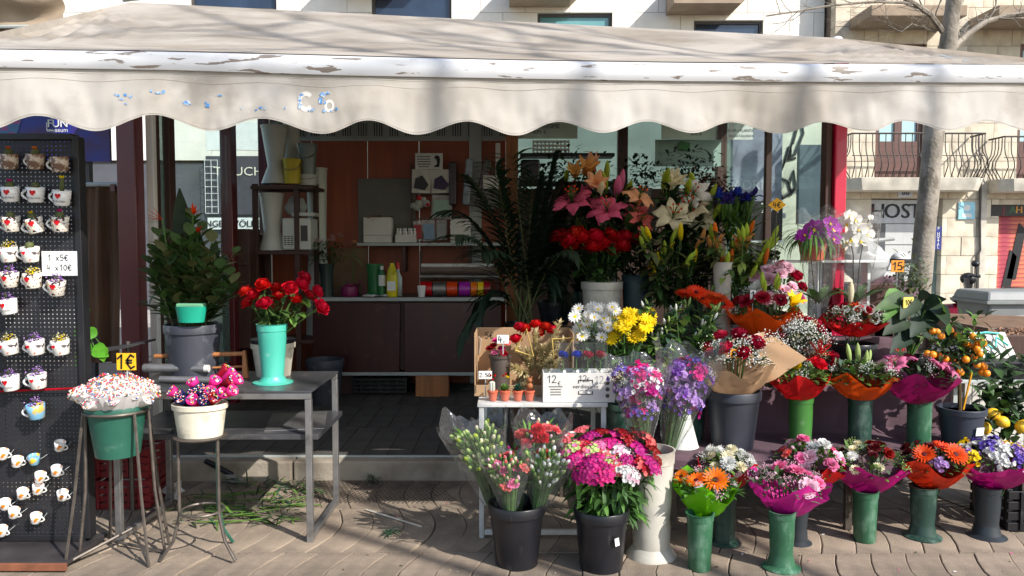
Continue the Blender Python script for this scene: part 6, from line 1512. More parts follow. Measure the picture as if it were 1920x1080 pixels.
for i in range(4): MB().box((vp(1042, 724)[0], yy, vp(1042, 725 + i * 5)[2]), (.07 if i == 0 else .055, .001, .005)).build('print_line', m_greyb, vb, smooth=False)
for i in range(3):
    c = vp(1139, 718 + i * 12); MB().lathe([(.008, 0), (.0105, 0), (.0105, .001), (.008, .001)], 16, 0, Matrix.Translation((c[0], yy, c[2])) @ Matrix.Rotation(PI / 2, 4, 'X')).build('icon', m_frame, vb)
for i, (x, c) in enumerate(((1056, 'navyrose'), (1081, 'navyrose'), (1102, 'crimson'), (1126, 'crimson'))):
    g = thing('boxed_rose', '%s preserved rose in a clear tube %s' % ('blue' if i < 2 else 'red', ('at the carton end', 'beside the other blue rose', 'beside a blue rose', 'at the carton end')[i]), 'rose', (at(x, 700, 3.95).x, 3.95 + .012 * (i % 2), WT + .01)); hh = at(x, 642, 3.95).z - g.location.z; ww = 22 * mpp(3.95)
    for sx in (-1, 1): MB().box((sx * ww / 2, 0, hh / 2), (.002, ww, hh)).build('tube_side', openw, g, smooth=False); MB().box((0, sx * ww / 2, hh / 2), (ww - .003, .002, hh)).build('tube_side', openw, g, smooth=False)
    head(g, 'rose', c, (0, 0, hh * .74), (.05, -.35, 1), .034); MB().tube([(0, 0, .01), (0, 0, hh * .7)], .003, 5).build('stem', leaf_mat('stem'), g)
    mb = MB(); leaf(mb, (0, 0, hh * .42), (.5, -.5, .5), .06, .016, 0, .4); leaf(mb, (0, 0, hh * .48), (-.5, -.4, .6), .055, .016, 0, .4); mb.build('leaf', leaf_mat('fresh'), g)
    for j in range(3): MB().lathe([(.0068, 0), (.0085, 0), (.0085, .001), (.0068, .001)], 14, 0, Matrix.Translation((.004, -ww / 2 - .0015, hh * (.5 - .14 * j))) @ Matrix.Rotation(PI / 2, 4, 'X')).build('icon', m_wht, g)
# gold-sprayed branches, red roses, small cups
f = thing('dried_branch_arrangement', 'gold-dusted fir branches with triangle frame and red roses', 'arrangement', at(1010, 720, 4.15)); q0 = f.location.copy(); mb = MB()
for (xa, ya, xb, yb) in ((1000, 700, 990, 660), (1005, 700, 1020, 650), (1010, 710, 1050, 605), (1000, 700, 970, 655), (995, 705, 965, 690), (985, 700, 975, 715), (1015, 700, 1060, 640), (1010, 690, 1040, 640), (1000, 690, 1005, 625), (1020, 700, 1075, 660), (1000, 715, 985, 725), (1008, 700, 1030, 680)):
    a, b = at(xa, ya, 4.12) - q0, at(xb, yb, 4.05 + rnd.uniform(-.04, .08)) - q0; mb.tube([a, b], .003, 4)
    for j in range(150): t_ = rnd.uniform(.1, 1); c = a.lerp(b, t_); d = (b - a).normalized() + rdir(-1, 1) * .8; leaf(mb, c, d, rnd.uniform(.028, .05), .0075, 0, .2, 2)
stuff(mb.build('branches', leaf_mat('gold'), f))
for (x, y) in ((985, 615), (1005, 608), (1022, 612), (1010, 622), (968, 634), (1035, 618), (975, 612)): q = at(x, y, 4.2) - q0; head(f, 'rose', 'red', q - Vector((0, 0, .02)), (q.x, -.4, 1), .046)
m_gold = mat('gold_frame', S(200, 170, 95), rough=.4, metal=.3)
for tri in (((966, 657), (987, 617), (1000, 668)), ((1035, 636), (1076, 633), (1040, 690))):
    pts = [at(x, y, 4.0) - q0 for x, y in tri]; MB().tube(pts + [pts[0]], .005, 4).build('triangle_frame', m_gold, f)
t, p, h, k = potthing('dark_vase', 'dark brown pot holding small pink artificial roses', 938, 700, 665, 40, 36, mat('brown_pot', S(70, 58, 50)), Y=4.08); MB().lathe([(.05, 0), (.052, -.16)], 20).build('sleeve', mat('brown_pot', S(0, 0, 0)), t)
f = thing('paper_rose_bunch', 'small pink paper roses in the dark brown pot', 'flowers', at(938, 662, 4.08)); q0 = f.location.copy()
for x, y, c in ((925, 650, 'crimson'), (940, 655, 'hotpink'), (950, 645, 'coral'), (930, 640, 'hotpink'), (918, 655, 'darkred'), (945, 665, 'crimson'), (928, 663, 'pink')): q = at(x, y, 4.06) - q0; head(f, 'carnation', c, q, (q.x * 3, -.5, 1), .024)
card(943, 636, 4.02, 22, 16, '4-', 'white price card with a four above the paper roses', (232, 230, 226), hh=.75, stake=.08)
# ---- daisies and lisianthus
def bunch(name, label, x, yb, Y, heads, fol=(), nleaf=0, Lr=(.05, .1), fw=.2, bend=.6, stemr=.003, spread=.04, face=(0, -.15, .5), fout=1.2, zr=(.1, .9), scale_in=.4, cat='flowers', lmi=None, frnd=.15):
    b0 = at(x, yb, Y); f = thing(name, label, cat, b0); hp = []
    for kind, col, sz, pts in heads:
        for pt_ in pts:
            yy = Y + (pt_[2] if len(pt_) > 2 else rnd.uniform(-.1, .1)); q = at(pt_[0], pt_[1], yy) - b0; hp.append(q); c = col if isinstance(col, str) else rnd.choice(col)
            d = Vector((q.x * fout, (yy - Y) * fout, 0)) + Vector(face) + rdir() * frnd; head(f, kind, c, q, d, sz * mpp(Y) * rnd.uniform(.88, 1.12))
    mb = MB(); stems(mb, (0, 0, 0), [h - Vector((0, 0, .01)) for h in hp], stemr, spread)
    def cf():
        h = rnd.choice(hp); t = rnd.uniform(*zr); c = Vector((h.x * scale_in * rnd.random(), h.y * .4, 0)).lerp(h, t); return c, Vector((h.x * 1.5, h.y, .35)) + rdir(-.8, .8) * .7
    if nleaf: leafy(mb, nleaf, cf, Lr, fw, list(range(1, len(fol) + 1)), bend)
    stuff(mb.build('foliage', [leaf_mat('stem')] + [leaf_mat(c) for c in fol], f)); return f
def scat(n, x0, x1, y0, y1): return [(x0 + (x1 - x0) * ((i * .618034) % 1), y0 + (y1 - y0) * ((i * .7548777 + .3) % 1), rnd.uniform(-.12, .12)) for i in range(n)]
bunch('daisy_bunch', 'bunch of white daisies above the rose tubes', 1150, 740, 4.3, [('daisy', 'white', 12.5, scat(62, 1078, 1155, 574, 642))], ('mid', 'grey'), 160, (.04, .08), .22, face=(0, -.55, .5))
bunch('daisy_bunch', 'bunch of bright yellow daisies above the rose tubes', 1175, 740, 4.28, [('daisy', 'yellow', 14, scat(54, 1145, 1222, 586, 638) + [(1152, 640), (1200, 632)])], ('mid', 'dark', 'fresh'), 240, (.05, .09), .28, face=(0, -.55, .5))
t, p, h, k = potthing('white_planter', 'plain dark vase behind the white carton', 1165, 760, 690, 60, 50, m_gv2, Y=4.32); t.location.z = WT + .002 if p.x < x1 else L1
bunch('lisianthus_bunch', 'leafy green bunch of lisianthus buds', 1275, 720, 4.36, [('bud', ('budgreen', 'white'), 12, scat(34, 1200, 1350, 560, 660))], ('fresh', 'mid', 'light', 'blue'), 620, (.045, .085), .26, zr=(.35, 1.02), scale_in=.8)
t, p, h, k = potthing('dark_vase', 'dark vase holding the lisianthus greenery', 1280, 800, 700, 90, 76, m_gv2, Y=4.3); t.location.z = L1 + .01
bunch('gerbera_bunch', 'row of dark orange gerberas behind the lisianthus', 1312, 640, 4.62, [('gerbera', 'burnt', 20, [(1285, 553), (1305, 549), (1325, 556), (1345, 560), (1355, 572), (1335, 572), (1296, 558), (1318, 562)])], ('mid',), 30, face=(0, -.35, .8))
t, p, h, k = potthing('dark_vase', 'dark vase under the orange gerberas', 1312, 700, 630, 60, 50, m_gv4, Y=4.66); t.location.z = L2 + .012
# ---- back row: roses, lilies, irises
t, p, h, k = potthing('cream_pot', 'large cream pot of red roses on the top step', 1128, 618, 530, 76, 64, m_wvs, Y=5.0); t.location.z = L3 + .012
bunch('rose_bunch', 'flat-topped bunch of red roses in the large cream pot', 1128, 545, 5.0, [('rose', 'red', 23, [(1050, 450), (1068, 458), (1085, 448), (1100, 466), (1078, 470), (1115, 452), (1132, 466), (1142, 448), (1158, 458), (1172, 452), (1185, 455), (1112, 472), (1148, 472), (1092, 452), (1165, 470)])], ('dark', 'mid'), 130, (.06, .1), .3, face=(0, -.35, .6), zr=(.3, .8))
bunch('lily_bunch', 'bunch of open pink lilies with orange and cream buds', 1130, 560, 5.15, [('lily', 'lilypink', 40, [(1072, 380, -.15), (1138, 395, -.18), (1082, 365, .05)]), ('lily', 'peach', 34, [(1198, 372, -.12)]), ('lily', 'coral', 30, [(1200, 415, -.15), (1190, 400, .0)]), ('lilyhalf', 'apricot', 30, [(1078, 325, -.05), (1100, 318, 0)]), ('lilyhalf', 'peach', 30, [(1118, 345, -.05), (1110, 312, .1)]), ('bud', 'pink', 34, [(1158, 352, -.05), (1165, 342, .05)]), ('bud', 'cream', 30, [(1125, 358, -.1)]), ('bud', 'lime', 26, [(1138, 322), (1178, 355), (1134, 340), (1062, 330)])], ('dark', 'deep', 'mid'), 380, (.09, .18), .16, face=(0, -.6, .5), zr=(.35, .95), frnd=.45)
bunch('lily_bunch', 'bunch of creamy white lilies with green buds', 1275, 560, 5.12, [('lily', 'cream', 42, [(1262, 405, -.18), (1295, 395, -.05), (1310, 405, .0)]), ('lily', 'white', 34, [(1300, 365, .0)]), ('lilyhalf', 'cream', 30, [(1252, 350, 0), (1262, 342, .08)]), ('bud', 'lime', 30, [(1248, 335), (1298, 335), (1335, 365), (1253, 340), (1290, 352), (1345, 395)])], ('dark', 'mid', 'deep'), 380, (.09, .18), .16, face=(0, -.6, .5), zr=(.3, .95), frnd=.45)
bunch('orange_lily_bunch', 'tall bunch of orange lily buds in a dark vase', 1255, 600, 4.88, [('bud', ('apricot', 'yellow', 'lime', 'lime', 'lime'), 22, scat(24, 1205, 1320, 430, 520))], ('mid', 'olive', 'dark'), 360, (.08, .16), .15, zr=(.3, .95))
bunch('orange_lily_bunch', 'tall bunch of opening orange lilies in a white vase', 1385, 590, 4.8, [('lilyhalf', 'apricot', 26, [(1345, 460), (1390, 470), (1395, 455)]), ('bud', ('orange', 'apricot', 'lime', 'lime', 'lime'), 23, scat(26, 1330, 1455, 425, 525))], ('mid', 'olive', 'light'), 340, (.08, .15), .15, zr=(.3, .95))
vase('slim white vase holding the opening orange lilies', 1352, 690, 490, 34, 30, m_wvs, Y=4.76, name='slim_vase'); bpy.context.view_layer.update()
vase('dark teal vase beside the large cream pot', 1195, 620, 515, 60, 50, mat('dark_teal', S(36, 56, 62), rough=.4), Y=5.05)
bunch('iris_bunch', 'tight bunch of deep blue irises', 1382, 520, 5.1, [('iris', ('indigo', 'blue'), 22, scat(22, 1348, 1412, 374, 392))], ('mid', 'fresh'), 150, (.12, .22), .06, bend=.2, face=(0, -.1, .8), zr=(.4, .9))
f = thing('maroon_shrub', 'bushy maroon foliage behind the white lilies', 'plant', at(1328, 400, 5.3)); mb = MB(); k = mpp(5.3)
leafy(mb, 900, lambda: (Vector((rnd.gauss(0, 20) * k, rnd.gauss(0, .05), (40 + rnd.gauss(0, 17)) * k)), rdir(-.4, 1)), (.02, .045), .25, [0, 0, 1]); stuff(mb.build('foliage', [leaf_mat('maroon'), leaf_mat('brown')], f)); MB().tube([(0, 0, L3 - f.location.z), (0, 0, .15)], .008, 6).build('stem', leaf_mat('brown'), f)
# kentia palm
pm = thing('kentia_palm', 'dark green kentia palm with long arching fronds', 'plant', (at(985, 600, 5.0).x, 5.0, L3 - .15)); q0 = pm.location.copy()
mb = MB(); pot(mb, .1, .13, .2); mb.build('pot', m_black, pm); plank('pot_block', (.2, .2, L3 - .15 - ZF - .005), m_dkw, pm, (0, 0, -(L3 - .15 - ZF) / 2), bevel=.004)
for (tx, ty, lift_) in ((850, 395, .25), (862, 440, .2), (880, 335, .2), (1050, 400, .2), (1062, 350, .2), (900, 575, .25), (870, 620, .3), (1040, 300, .1), (930, 320, .1), (1000, 330, .08), (1075, 470, .2), (905, 470, .22), (1030, 520, .2), (960, 300, .05), (1015, 345, .06), (985, 350, .05), (1045, 350, .08), (940, 365, .08), (1022, 430, .1), (1055, 560, .2)):
    e = at(tx, ty, 5.0 + rnd.uniform(-.35, .15)) - q0; b0 = Vector((rnd.uniform(-.05, .05), rnd.uniform(-.05, .05), .18)); mid = b0.lerp(e, .55) + Vector((0, 0, lift_ + .05)); mb = MB(); pts = []
    for i in range(13): t_ = i / 12; pts.append(b0 * (1 - t_) ** 2 + mid * 2 * t_ * (1 - t_) + e * t_ * t_)
    mb.tube(pts, [.006 * (1 - .8 * i / 12) for i in range(13)], 5)
    for i in range(3, 13):
        for jj in (0, .5):
            if i == 12 and jj: continue
            c = pts[i].lerp(pts[min(12, i + 1)], jj); d = (pts[min(12, i + 1)] - pts[i - 1]).normalized(); sd2 = d.cross(Vector((0, 0, 1))).normalized()
            for s_ in (-1, 1): leaf(mb, c, d * .8 + sd2 * s_ * .8 + Vector((0, 0, .1)), rnd.uniform(.17, .28) * (1.1 - .4 * abs(i / 12 - .55)), .017, 1, .9, 4)
    mb.build('frond', [leaf_mat('olive'), leaf_mat('deep')], pm)
# ---- upper right bouquets
potthing('black_bucket', 'black bucket under the orange-wrapped bouquet', 1420, 690, 612, 80, 66, m_black, Y=4.66, cat='bucket')[0].location.z = L2 + .012
B('orange wrapped bouquet with yellow lily and spotted carnations', 1434, 632, 588, 66, 4.62, 'orange', [('lilyhalf', 'yellow', 1, 26, [(.55, -.6)]), ('bud', 'lime', 4, 20, [(-.3, -.5), (.15, -.45), (.3, -.1), (-.1, .0)]), ('carnation', 'crimson', 4, 18, [(-.75, -.3), (-.45, -.6), (.0, -.8), (-.8, .1)]), ('gerbera', 'burnt', 2, 20, [(.75, -.1), (.4, .1)]), ('gyp', 'white', 5, 15)], dome=.8, nfol=120)
B('tall cluster of pink-edged white carnations and red roses behind the orange wrap', 1448, 600, 560, 58, 4.8, None, [('carnation', ('palepink', 'white', 'pink', 'palepink'), 24, 15), ('rose', 'crimson', 4, 15), ('lily', 'white', 1, 20)], dome=1.25, nfol=60, name='carnation_bouquet', lift=.6)
card(1412, 553, 4.5, 11, 18, '1', 'small white tag with a one in the orange-wrapped bouquet', (230, 226, 220), hh=.7, stake=.1)
B('loose bouquet of red roses and white baby breath with red bow', 1512, 720, 640, 46, 4.4, None, [('gyp', 'white', 22, 20), ('rose', 'crimson', 9, 15), ('gyp', 'cream', 8, 16)], dome=1.9, nfol=220, fol=('mid', 'dark', 'olive'), lift=.3, name='rose_bouquet')
bw = thing('red_bow', 'shiny red ribbon bow on the rose and baby breath bouquet', 'bow', at(1532, 662, 4.26)); mb = MB()
for i in range(9): a = i * .72; mb.grid(8, 1, lambda u, v: Vector((math.cos(a) * (.01 + .075 * math.sin(PI * u)), -.02 - .02 * math.sin(2 * PI * u) + (v - .5) * .03, math.sin(a) * (.01 + .07 * math.sin(PI * u)) + .012 * (u - .5))))
mb.build('loops', mat('satin_red', S(205, 14, 30), rough=.3, var=.05), bw)
potthing('black_bucket', 'black bucket under the red bouquet with white ribbon', 1600, 690, 622, 78, 62, m_black, Y=4.66, cat='bucket')[0].location.z = L2 + .012
B('red wrapped bouquet with curled white ribbon', 1600, 630, 604, 56, 4.6, 'red', [('carnation', ('crimson', 'darkred'), 5, 15), ('gyp', 'white', 5, 14), ('lilyhalf', 'burnt', 1, 16, [(.1, .1)])], dome=.55, nfol=170, fol=('mid', 'dark', 'olive'))
rb = thing('curled_ribbon', 'curled white ribbon on the red-wrapped bouquet', 'ribbon', at(1605, 588, 4.5)); mb = MB()
for (cx_, cz_, r_) in ((.07, .03, .035), (-.05, -.0, .035), (.0, .02, .03), (.1, -.03, .03), (-.02, -.03, .025), (-.07, .03, .02)): mb.grid(18, 1, lambda u, v: Vector((cx_ + r_ * (1 - .3 * u) * math.cos(u * 8.5 + cx_ * 30), -.03 + .02 * u + (v - .5) * .025, cz_ + r_ * (1 - .3 * u) * math.sin(u * 8.5 + cx_ * 30))))
mb.build('curls', m_wht, rb)
# second row
t, p, h, k = potthing('charcoal_bucket', 'grey-black bucket under the kraft-wrapped roses', 1373, 846, 738, 100, 76, m_gbb, Y=4.15, cat='bucket'); t.location.z = L1 + .006
B('kraft paper bouquet of red roses and baby breath', 1376, 742, 690, 66, 4.12, 'kraft', [('rose', 'crimson', 9, 18, [(-.1, -.7), (.35, -.55), (-.5, -.5), (.6, -.1), (-.75, .0), (.1, -.1), (-.3, .2), (.4, .4), (-.55, .5)]), ('gyp', 'white', 14, 20)], dome=.9, nfol=130, fol=('mid', 'dark'), r0=.07, amp=.1)
kp = thing('kraft_paper', 'large flaring kraft paper sheet behind the kraft-wrapped roses', 'paper', at(1392, 738, 4.2)); q0 = kp.location.copy()
mb = MB(); C4 = [at(x, y, Y) - q0 for x, y, Y in ((1395, 735, 4.14), (1512, 672, 4.12), (1455, 632, 4.3), (1370, 640, 4.34))]; C4b = [at(x, y, Y) - q0 for x, y, Y in ((1360, 700, 4.3), (1430, 690, 4.28), (1435, 622, 4.32), (1340, 645, 4.33))]
for cc in (C4, C4b): mb.grid(14, 10, lambda u, v: cc[0].lerp(cc[1], u).lerp(cc[3].lerp(cc[2], u), v) + Vector((0, -.05 * math.sin(PI * u) * (1 - v) + .012 * math.sin(u * 11 + v * 4), .0)))
mb.build('sheet', wrap_mat('kraft'), kp)
B('second bouquet of baby breath wrapped behind the kraft paper', 1440, 700, 655, 36, 4.36, None, [('gyp', 'white', 10, 20), ('rose', 'crimson', 2, 12)], dome=.6, nfol=60, name='baby_breath_bouquet')
card(1376, 663, 4.0, 30, 17, '18E', 'orange card priced eighteen euros in the kraft bouquet', (240, 150, 20), hh=.7, stake=.08)
for args in (('bright green vase under the red-wrapped rose bouquet', 1500, 45, 40, m_gv3, 52), ('dark green vase under the orange-wrapped greenery bouquet', 1611, 45, 40, m_gv2, 0), ('teal green vase under the magenta lily bouquet', 1722, 44, 41, m_gv, 0)):
    vv, p, h = vase(args[0], args[1], 840, 748, args[2], args[3], args[4], foot=args[5], Y=4.18, fh=.03); vv.location.z = L1 + .006
B('red wrapped bouquet with red rose and yellow lily petal', 1500, 750, 706, 54, 4.18, 'red', [('rose', 'red', 2, 18, [(.5, -.4), (-.2, .3)]), ('lilyhalf', 'yellow', 1, 22, [(-.05, -.1)]), ('gyp', 'white', 4, 14)], dome=.5, nfol=230, fol=('fresh', 'mid', 'light'))
B('orange wrapped bouquet of greenery, lily buds and one red rose', 1613, 750, 705, 62, 4.18, 'orange', [('rose', 'red', 1, 17, [(-.7, .1)]), ('bud', 'budgreen', 4, 22, [(-.3, .2), (.0, .3), (.2, .1), (.35, .3)]), ('gyp', 'white', 7, 14)], dome=.5, nfol=300, fol=('mid', 'fresh', 'olive', 'blue'), fsz=(.04, .08))
B('magenta wrapped bouquet of pink lilies', 1717, 755, 705, 70, 4.16, 'mag2', [('lily', 'pink', 5, 32, [(-.65, .0), (-.25, .35), (.3, -.45), (.65, -.35), (.75, .1)]), ('rose', 'darkred', 1, 18, [(.05, .5)]), ('gyp', 'white', 6, 15)], dome=.5, nfol=170, fol=('dark', 'mid'))
# calamondin tree
t, p, h, k = potthing('black_plant_pot', 'black nursery pot with white label under the calamondin tree', 1801, 832, 762, 82, 62, mat('slate_pot', S(48, 54, 66), rough=.5, var=.12), Y=4.2); t.location.z = L1 + .006
t.rotation_euler = (0, 0, 0); plank('label_patch', (.05, .002, .045), m_wht, t, (.04, -.106, h * .45), rot=(.12, 0, .25), bevel=0); MB().lathe([(.0, h * .88), (.108, h * .88)], 20).build('soil', mat('soil', S(60, 46, 36), rough=1, var=.4, scale=40), t)
f = thing('calamondin_tree', 'small calamondin tree hung with orange fruits', 'tree', at(1800, 770, 4.2)); q0 = f.location.copy()
MB().tube([(0, 0, -.03), at(1799, 720, 4.2) - q0, at(1798, 690, 4.2) - q0, at(1790, 660, 4.2) - q0], [.011, .01, .009, .006], 8).build('trunk', leaf_mat('brown'), f)
MB().tube([at(1806, 768, 4.16) - q0, at(1822, 698, 4.14) - q0], .006, 6).build('stake', mat('yellow_stake', S(225, 160, 30), rough=.5), f)
mb = MB()
for i in range(14): e = at(rnd.uniform(1738, 1850), rnd.uniform(605, 690), 4.2 + rnd.uniform(-.12, .14)) - q0; mb.tube([at(1797, 680, 4.2) - q0, e * .6 + Vector((0, 0, .1)), e], .003, 4, 0)
leafy(mb, 330, lambda: (at(rnd.gauss(1797, 32), rnd.gauss(650, 24), 4.2 + rnd.gauss(0, .08)) - q0, rdir(-.5, 1)), (.05, .085), .2, [1, 1, 2]); stuff(mb.build('crown', [leaf_mat('brown'), leaf_mat('dark'), leaf_mat('fresh')], f))
fm = MB(); fm.ball((0, 0, 0), 1, 0, 12); fme = fm.mesh('fruit', mat('calamondin_peel', S(238, 140, 24), rough=.4, var=.1, scale=3, rv=.08))
for x, y in ((1749, 621), (1757, 622), (1782, 619), (1796, 629), (1824, 631), (1811, 644), (1832, 645), (1842, 643), (1832, 654), (1739, 663), (1749, 665), (1759, 666), (1773, 673), (1786, 676), (1811, 674), (1827, 667), (1837, 664), (1832, 684), (1844, 687), (1841, 698), (1850, 700), (1800, 698), (1820, 650), (1765, 630)): o2 = obj('fruit', fme, f, at(x, y, 4.2 + rnd.uniform(-.14, -.02)) - q0); o2.scale = (.0205 * rnd.uniform(.85, 1.1),) * 3
# lemon tree
f = thing('lemon_tree', 'lemon tree with ripe yellow lemons beside the calamondin pot', 'tree', at(1895, 840, 4.4)); q0 = f.location.copy(); mb = MB()
leafy(mb, 260, lambda: (at(rnd.gauss(1885, 28), rnd.gauss(755, 36), 4.42 + rnd.gauss(0, .1)) - q0, rdir(-.6, 1)), (.07, .12), .26, [0, 1]); mb.tube([(0, 0, -.3), at(1890, 740, 4.42) - q0], .01, 6, 2); stuff(mb.build('crown', [leaf_mat('dark'), leaf_mat('mid'), leaf_mat('brown')], f))
lm = MB().lathe([(.0, -1.25), (.22, -1.1), (.7, -.75), (.95, -.2), (.95, .25), (.68, .75), (.25, 1.08), (0, 1.22)], 16).mesh('fruit', mat('lemon_peel', S(240, 188, 40), rough=.4, var=.08, bump=.2, bscale=90))
for x, y, d in ((1862, 776, (1, 0, -.25)), (1880, 791, (.8, -.2, -.5)), (1847, 803, (.2, 0, -1)), (1915, 800, (.3, 0, 1))): aim(obj('fruit', lm, f), at(x, y, 4.22 if x > 1850 else 4.32) - q0, d, .034)
mb = MB(); pot(mb, .1, .13, .2, z=-.32); mb.build('pot', m_black, f)
# big-leaved plant, olive, spider plant, orchids
f = thing('philodendron_plant', 'plant with big glossy heart-shaped leaves', 'plant', at(1705, 660, 4.66)); q0 = f.location.copy(); mb = MB(); pot(mb, .09, .12, .18, z=-.2); mb.build('pot', m_black, f)
for x0, y0, x1, y1, w, c in ((1680, 555, 1664, 592, .06, 'fresh'), (1690, 560, 1650, 575, .05, 'mid'), (1735, 585, 1718, 618, .085, 'deep'), (1752, 575, 1778, 600, .06, 'dark'), (1740, 570, 1765, 560, .055, 'deep'), (1710, 565, 1695, 590, .06, 'dark'), (1725, 560, 1740, 552, .05, 'deep'), (1770, 590, 1776, 560, .03, 'fresh'), (1690, 600, 1665, 620, .06, 'dark'), (1740, 620, 1770, 640, .06, 'deep'), (1700, 625, 1680, 650, .06, 'deep')):
    mb = MB(); A = at(x0, y0, 4.62 + rnd.uniform(-.08, .05)) - q0; Bv = at(x1, y1, 4.5 + rnd.uniform(-.05, .05)) - q0; leaf(mb, A - (Bv - A) * .3, Bv - A, (Bv - A).length * 1.5, w, 0, .25, 7, up=Vector((0, -.8, .5)), fold=.3, peak=.3); mb.build('large_leaf', leaf_mat(c), f); MB().tube([(0, 0, -.05), A * .6 + Vector((0, 0, .02)), A], .005, 5).build('stem', leaf_mat('stem'), f)
card(1703, 567, 4.55, 30, 20, '10E', 'pale yellow card priced ten euros among the big leaves', (206, 188, 90), hh=.5, stake=.12, rz=.5)
f = thing('olive_tree', 'small grey-green olive plant beside the orange fifteen card', 'plant', at(1700, 640, 4.95)); q0 = f.location.copy(); mb = MB()
leafy(mb, 420, lambda: (at(rnd.gauss(1706, 18), rnd.gauss(535, 25), 4.95 + rnd.gauss(0, .06)) - q0, rdir(-.3, 1)), (.035, .06), .17, [0, 1]); mb.tube([(0, 0, -.2), at(1705, 530, 4.95) - q0], .007, 6, 2); stuff(mb.build('crown', [leaf_mat('grey'), leaf_mat('olive'), leaf_mat('brown')], f)); mb = MB(); pot(mb, .09, .12, .2, z=-.3); mb.build('pot', m_black, f)
card(1683, 499, 4.85, 24, 22, '15', 'orange card priced fifteen by the olive plant', (225, 140, 30), hh=.65, stake=.2)
f = thing('spider_plant', 'arching spider plant beneath the right front kiosk post', 'plant', at(1525, 420, 4.9)); mb = MB()
for i in range(90): d = rdir(.1, 1); leaf(mb, (d.x * .02, d.y * .02, 0), d + Vector((0, 0, .5)), rnd.uniform(.18, .34), .007, rnd.choice((0, 0, 1)), 2.2, 6)
mb.build('leaves', [leaf_mat('mid'), leaf_mat('fresh')], f); mb = MB(); pot(mb, .07, .095, .14, z=-.13); mb.build('pot', m_terra, f)
plank('hanger_shelf', (.75, .16, .015), m_wht, thing('white_shelf', 'white shelf behind the orchids', 'shelf', at(1540, 490, 4.98)), (0, 0, 0)); bpy.data.objects['spider_plant'].location.z = at(1540, 490, 4.98).z + .14
tt = bpy.data.objects['white_shelf']; plank('bracket', (.02, .1, .3), m_wht, tt, (-.3, .03, -.16)); plank('bracket', (.02, .1, .3), m_wht, tt, (.3, .03, -.16)); plank('upright', (.03, .03, 1.3), m_wht, tt, (.0, .03, -.66))
dm = thing('price_tag', 'yellow diamond-shaped price tag hanging by the spider plant', 'price tag', at(1457, 384, 4.7)); MB().prism([(-.055, 0), (0, -.042), (.055, 0), (0, .042)], -.002, .002).build('card', mat('card_240_178_20', S(240, 178, 20)), dm, smooth=False); hand(dm, '4E', .035, (0, -.005, 0), m_ink, w=.12); MB().tube([(0, .0, -.03), (.0, .03, -.35)], .003, 5).build('stake', m_stand, dm)
def orchid(label, x, yb, Y, col, pts, stemp):
    f = thing('orchid_plant', label, 'orchid', at(x, yb, Y)); q0 = f.location.copy()
    for x_, y_, s_ in pts: q = at(x_, y_, Y + rnd.uniform(-.05, .02)) - q0; head(f, 'orchid', col, q, (rnd.uniform(-.4, .4), -1, rnd.uniform(-.1, .3)), s_ * mpp(Y), spin=rnd.uniform(-.3, .3))
    for sp in stemp: MB().tube([at(a, b, Y + .02) - q0 for a, b in sp], .0035, 5).build('stem', leaf_mat('dark'), f)
    mb = MB()
    for i in range(6): a = i * 1.05; leaf(mb, (0, 0, .02), (math.cos(a), math.sin(a) * .6, .9), rnd.uniform(.15, .24), .03, 0, .5, 5)
    mb.build('leaves', leaf_mat('mid'), f); mb = MB(); pot(mb, .05, .07, .12, z=-.11); mb.build('pot', openw, f)
    mb = MB(); wrapmesh(mb, .05, 42 * mpp(Y), (yb - 395) * mpp(Y), len(label), n=26, pts=4, amp=.18, rimv=.06); mb.build('cellophane', m_cello, f, angle=20)
    return f
orchid('purple orchid in clear cellophane beside the white orchid', 1535, 575, 4.78, 'orchid', [(1525, 428, 20), (1560, 430, 20), (1508, 440, 15), (1545, 448, 20), (1562, 448, 16), (1530, 452, 16), (1556, 418, 15), (1500, 446, 11)], [[(1535, 570), (1538, 480), (1545, 430)], [(1530, 570), (1520, 480), (1515, 440)]])
orchid('white orchid in clear cellophane in front of the hostal', 1605, 575, 4.85, 'white', [(1588, 420, 20), (1602, 412, 16), (1596, 448, 22), (1612, 452, 18), (1625, 440, 17), (1585, 455, 16), (1608, 430, 15), (1592, 405, 14), (1627, 425, 9), (1632, 408, 7)], [[(1605, 570), (1612, 490), (1622, 430), (1634, 400)], [(1600, 570), (1600, 480), (1590, 420)]])
f = thing('lily_bud_stem', 'pale lily bud standing between the orchids and red bouquet', 'flower', at(1594, 610, 4.7)); head(f, 'bud', 'cream', (0, 0, .2), (.03, 0, 1), .09); MB().tube([(0, 0, -.06), (0, 0, .12)], .004, 5).build('stem', leaf_mat('stem'), f)
for (x, y, w_, h_, lb, m) in ((1620, 530, .16, .3, 'bulging grey plastic bag beyond the orchids', mat('grey_bag', S(190, 192, 190))), (1665, 585, .2, .24, 'dark mauve bundled sack behind the olive plant', m_cloth)):
    A = at(x, y, 5.3); mb = MB().grid(22, 16, lambda u, v: Vector((math.cos(2 * PI * u) * w_ * (1 + .25 * noise.noise(Vector((u * 7, v * 4, w_)))) * math.sin(PI * (.12 + .84 * v)), math.sin(2 * PI * u) * w_ * .7 * math.sin(PI * (.12 + .84 * v)), h_ * v + .05 * noise.noise(Vector((u * 9, v * 6, 1))))))
    t = thing('bag', lb, 'bag', A); mb.build('body', m, t); plank('support', (.3, .25, A.z - .002), m_dkw, t, (0, 0, -A.z / 2), bevel=.004)
MB().tube([(.0, 0, .27), (.08, 0, .29), (.19, -.02, .3)], [.03, .015, .012], 7).build('knot', mat('grey_bag', S(0, 0, 0)), bpy.data.objects['bag'])

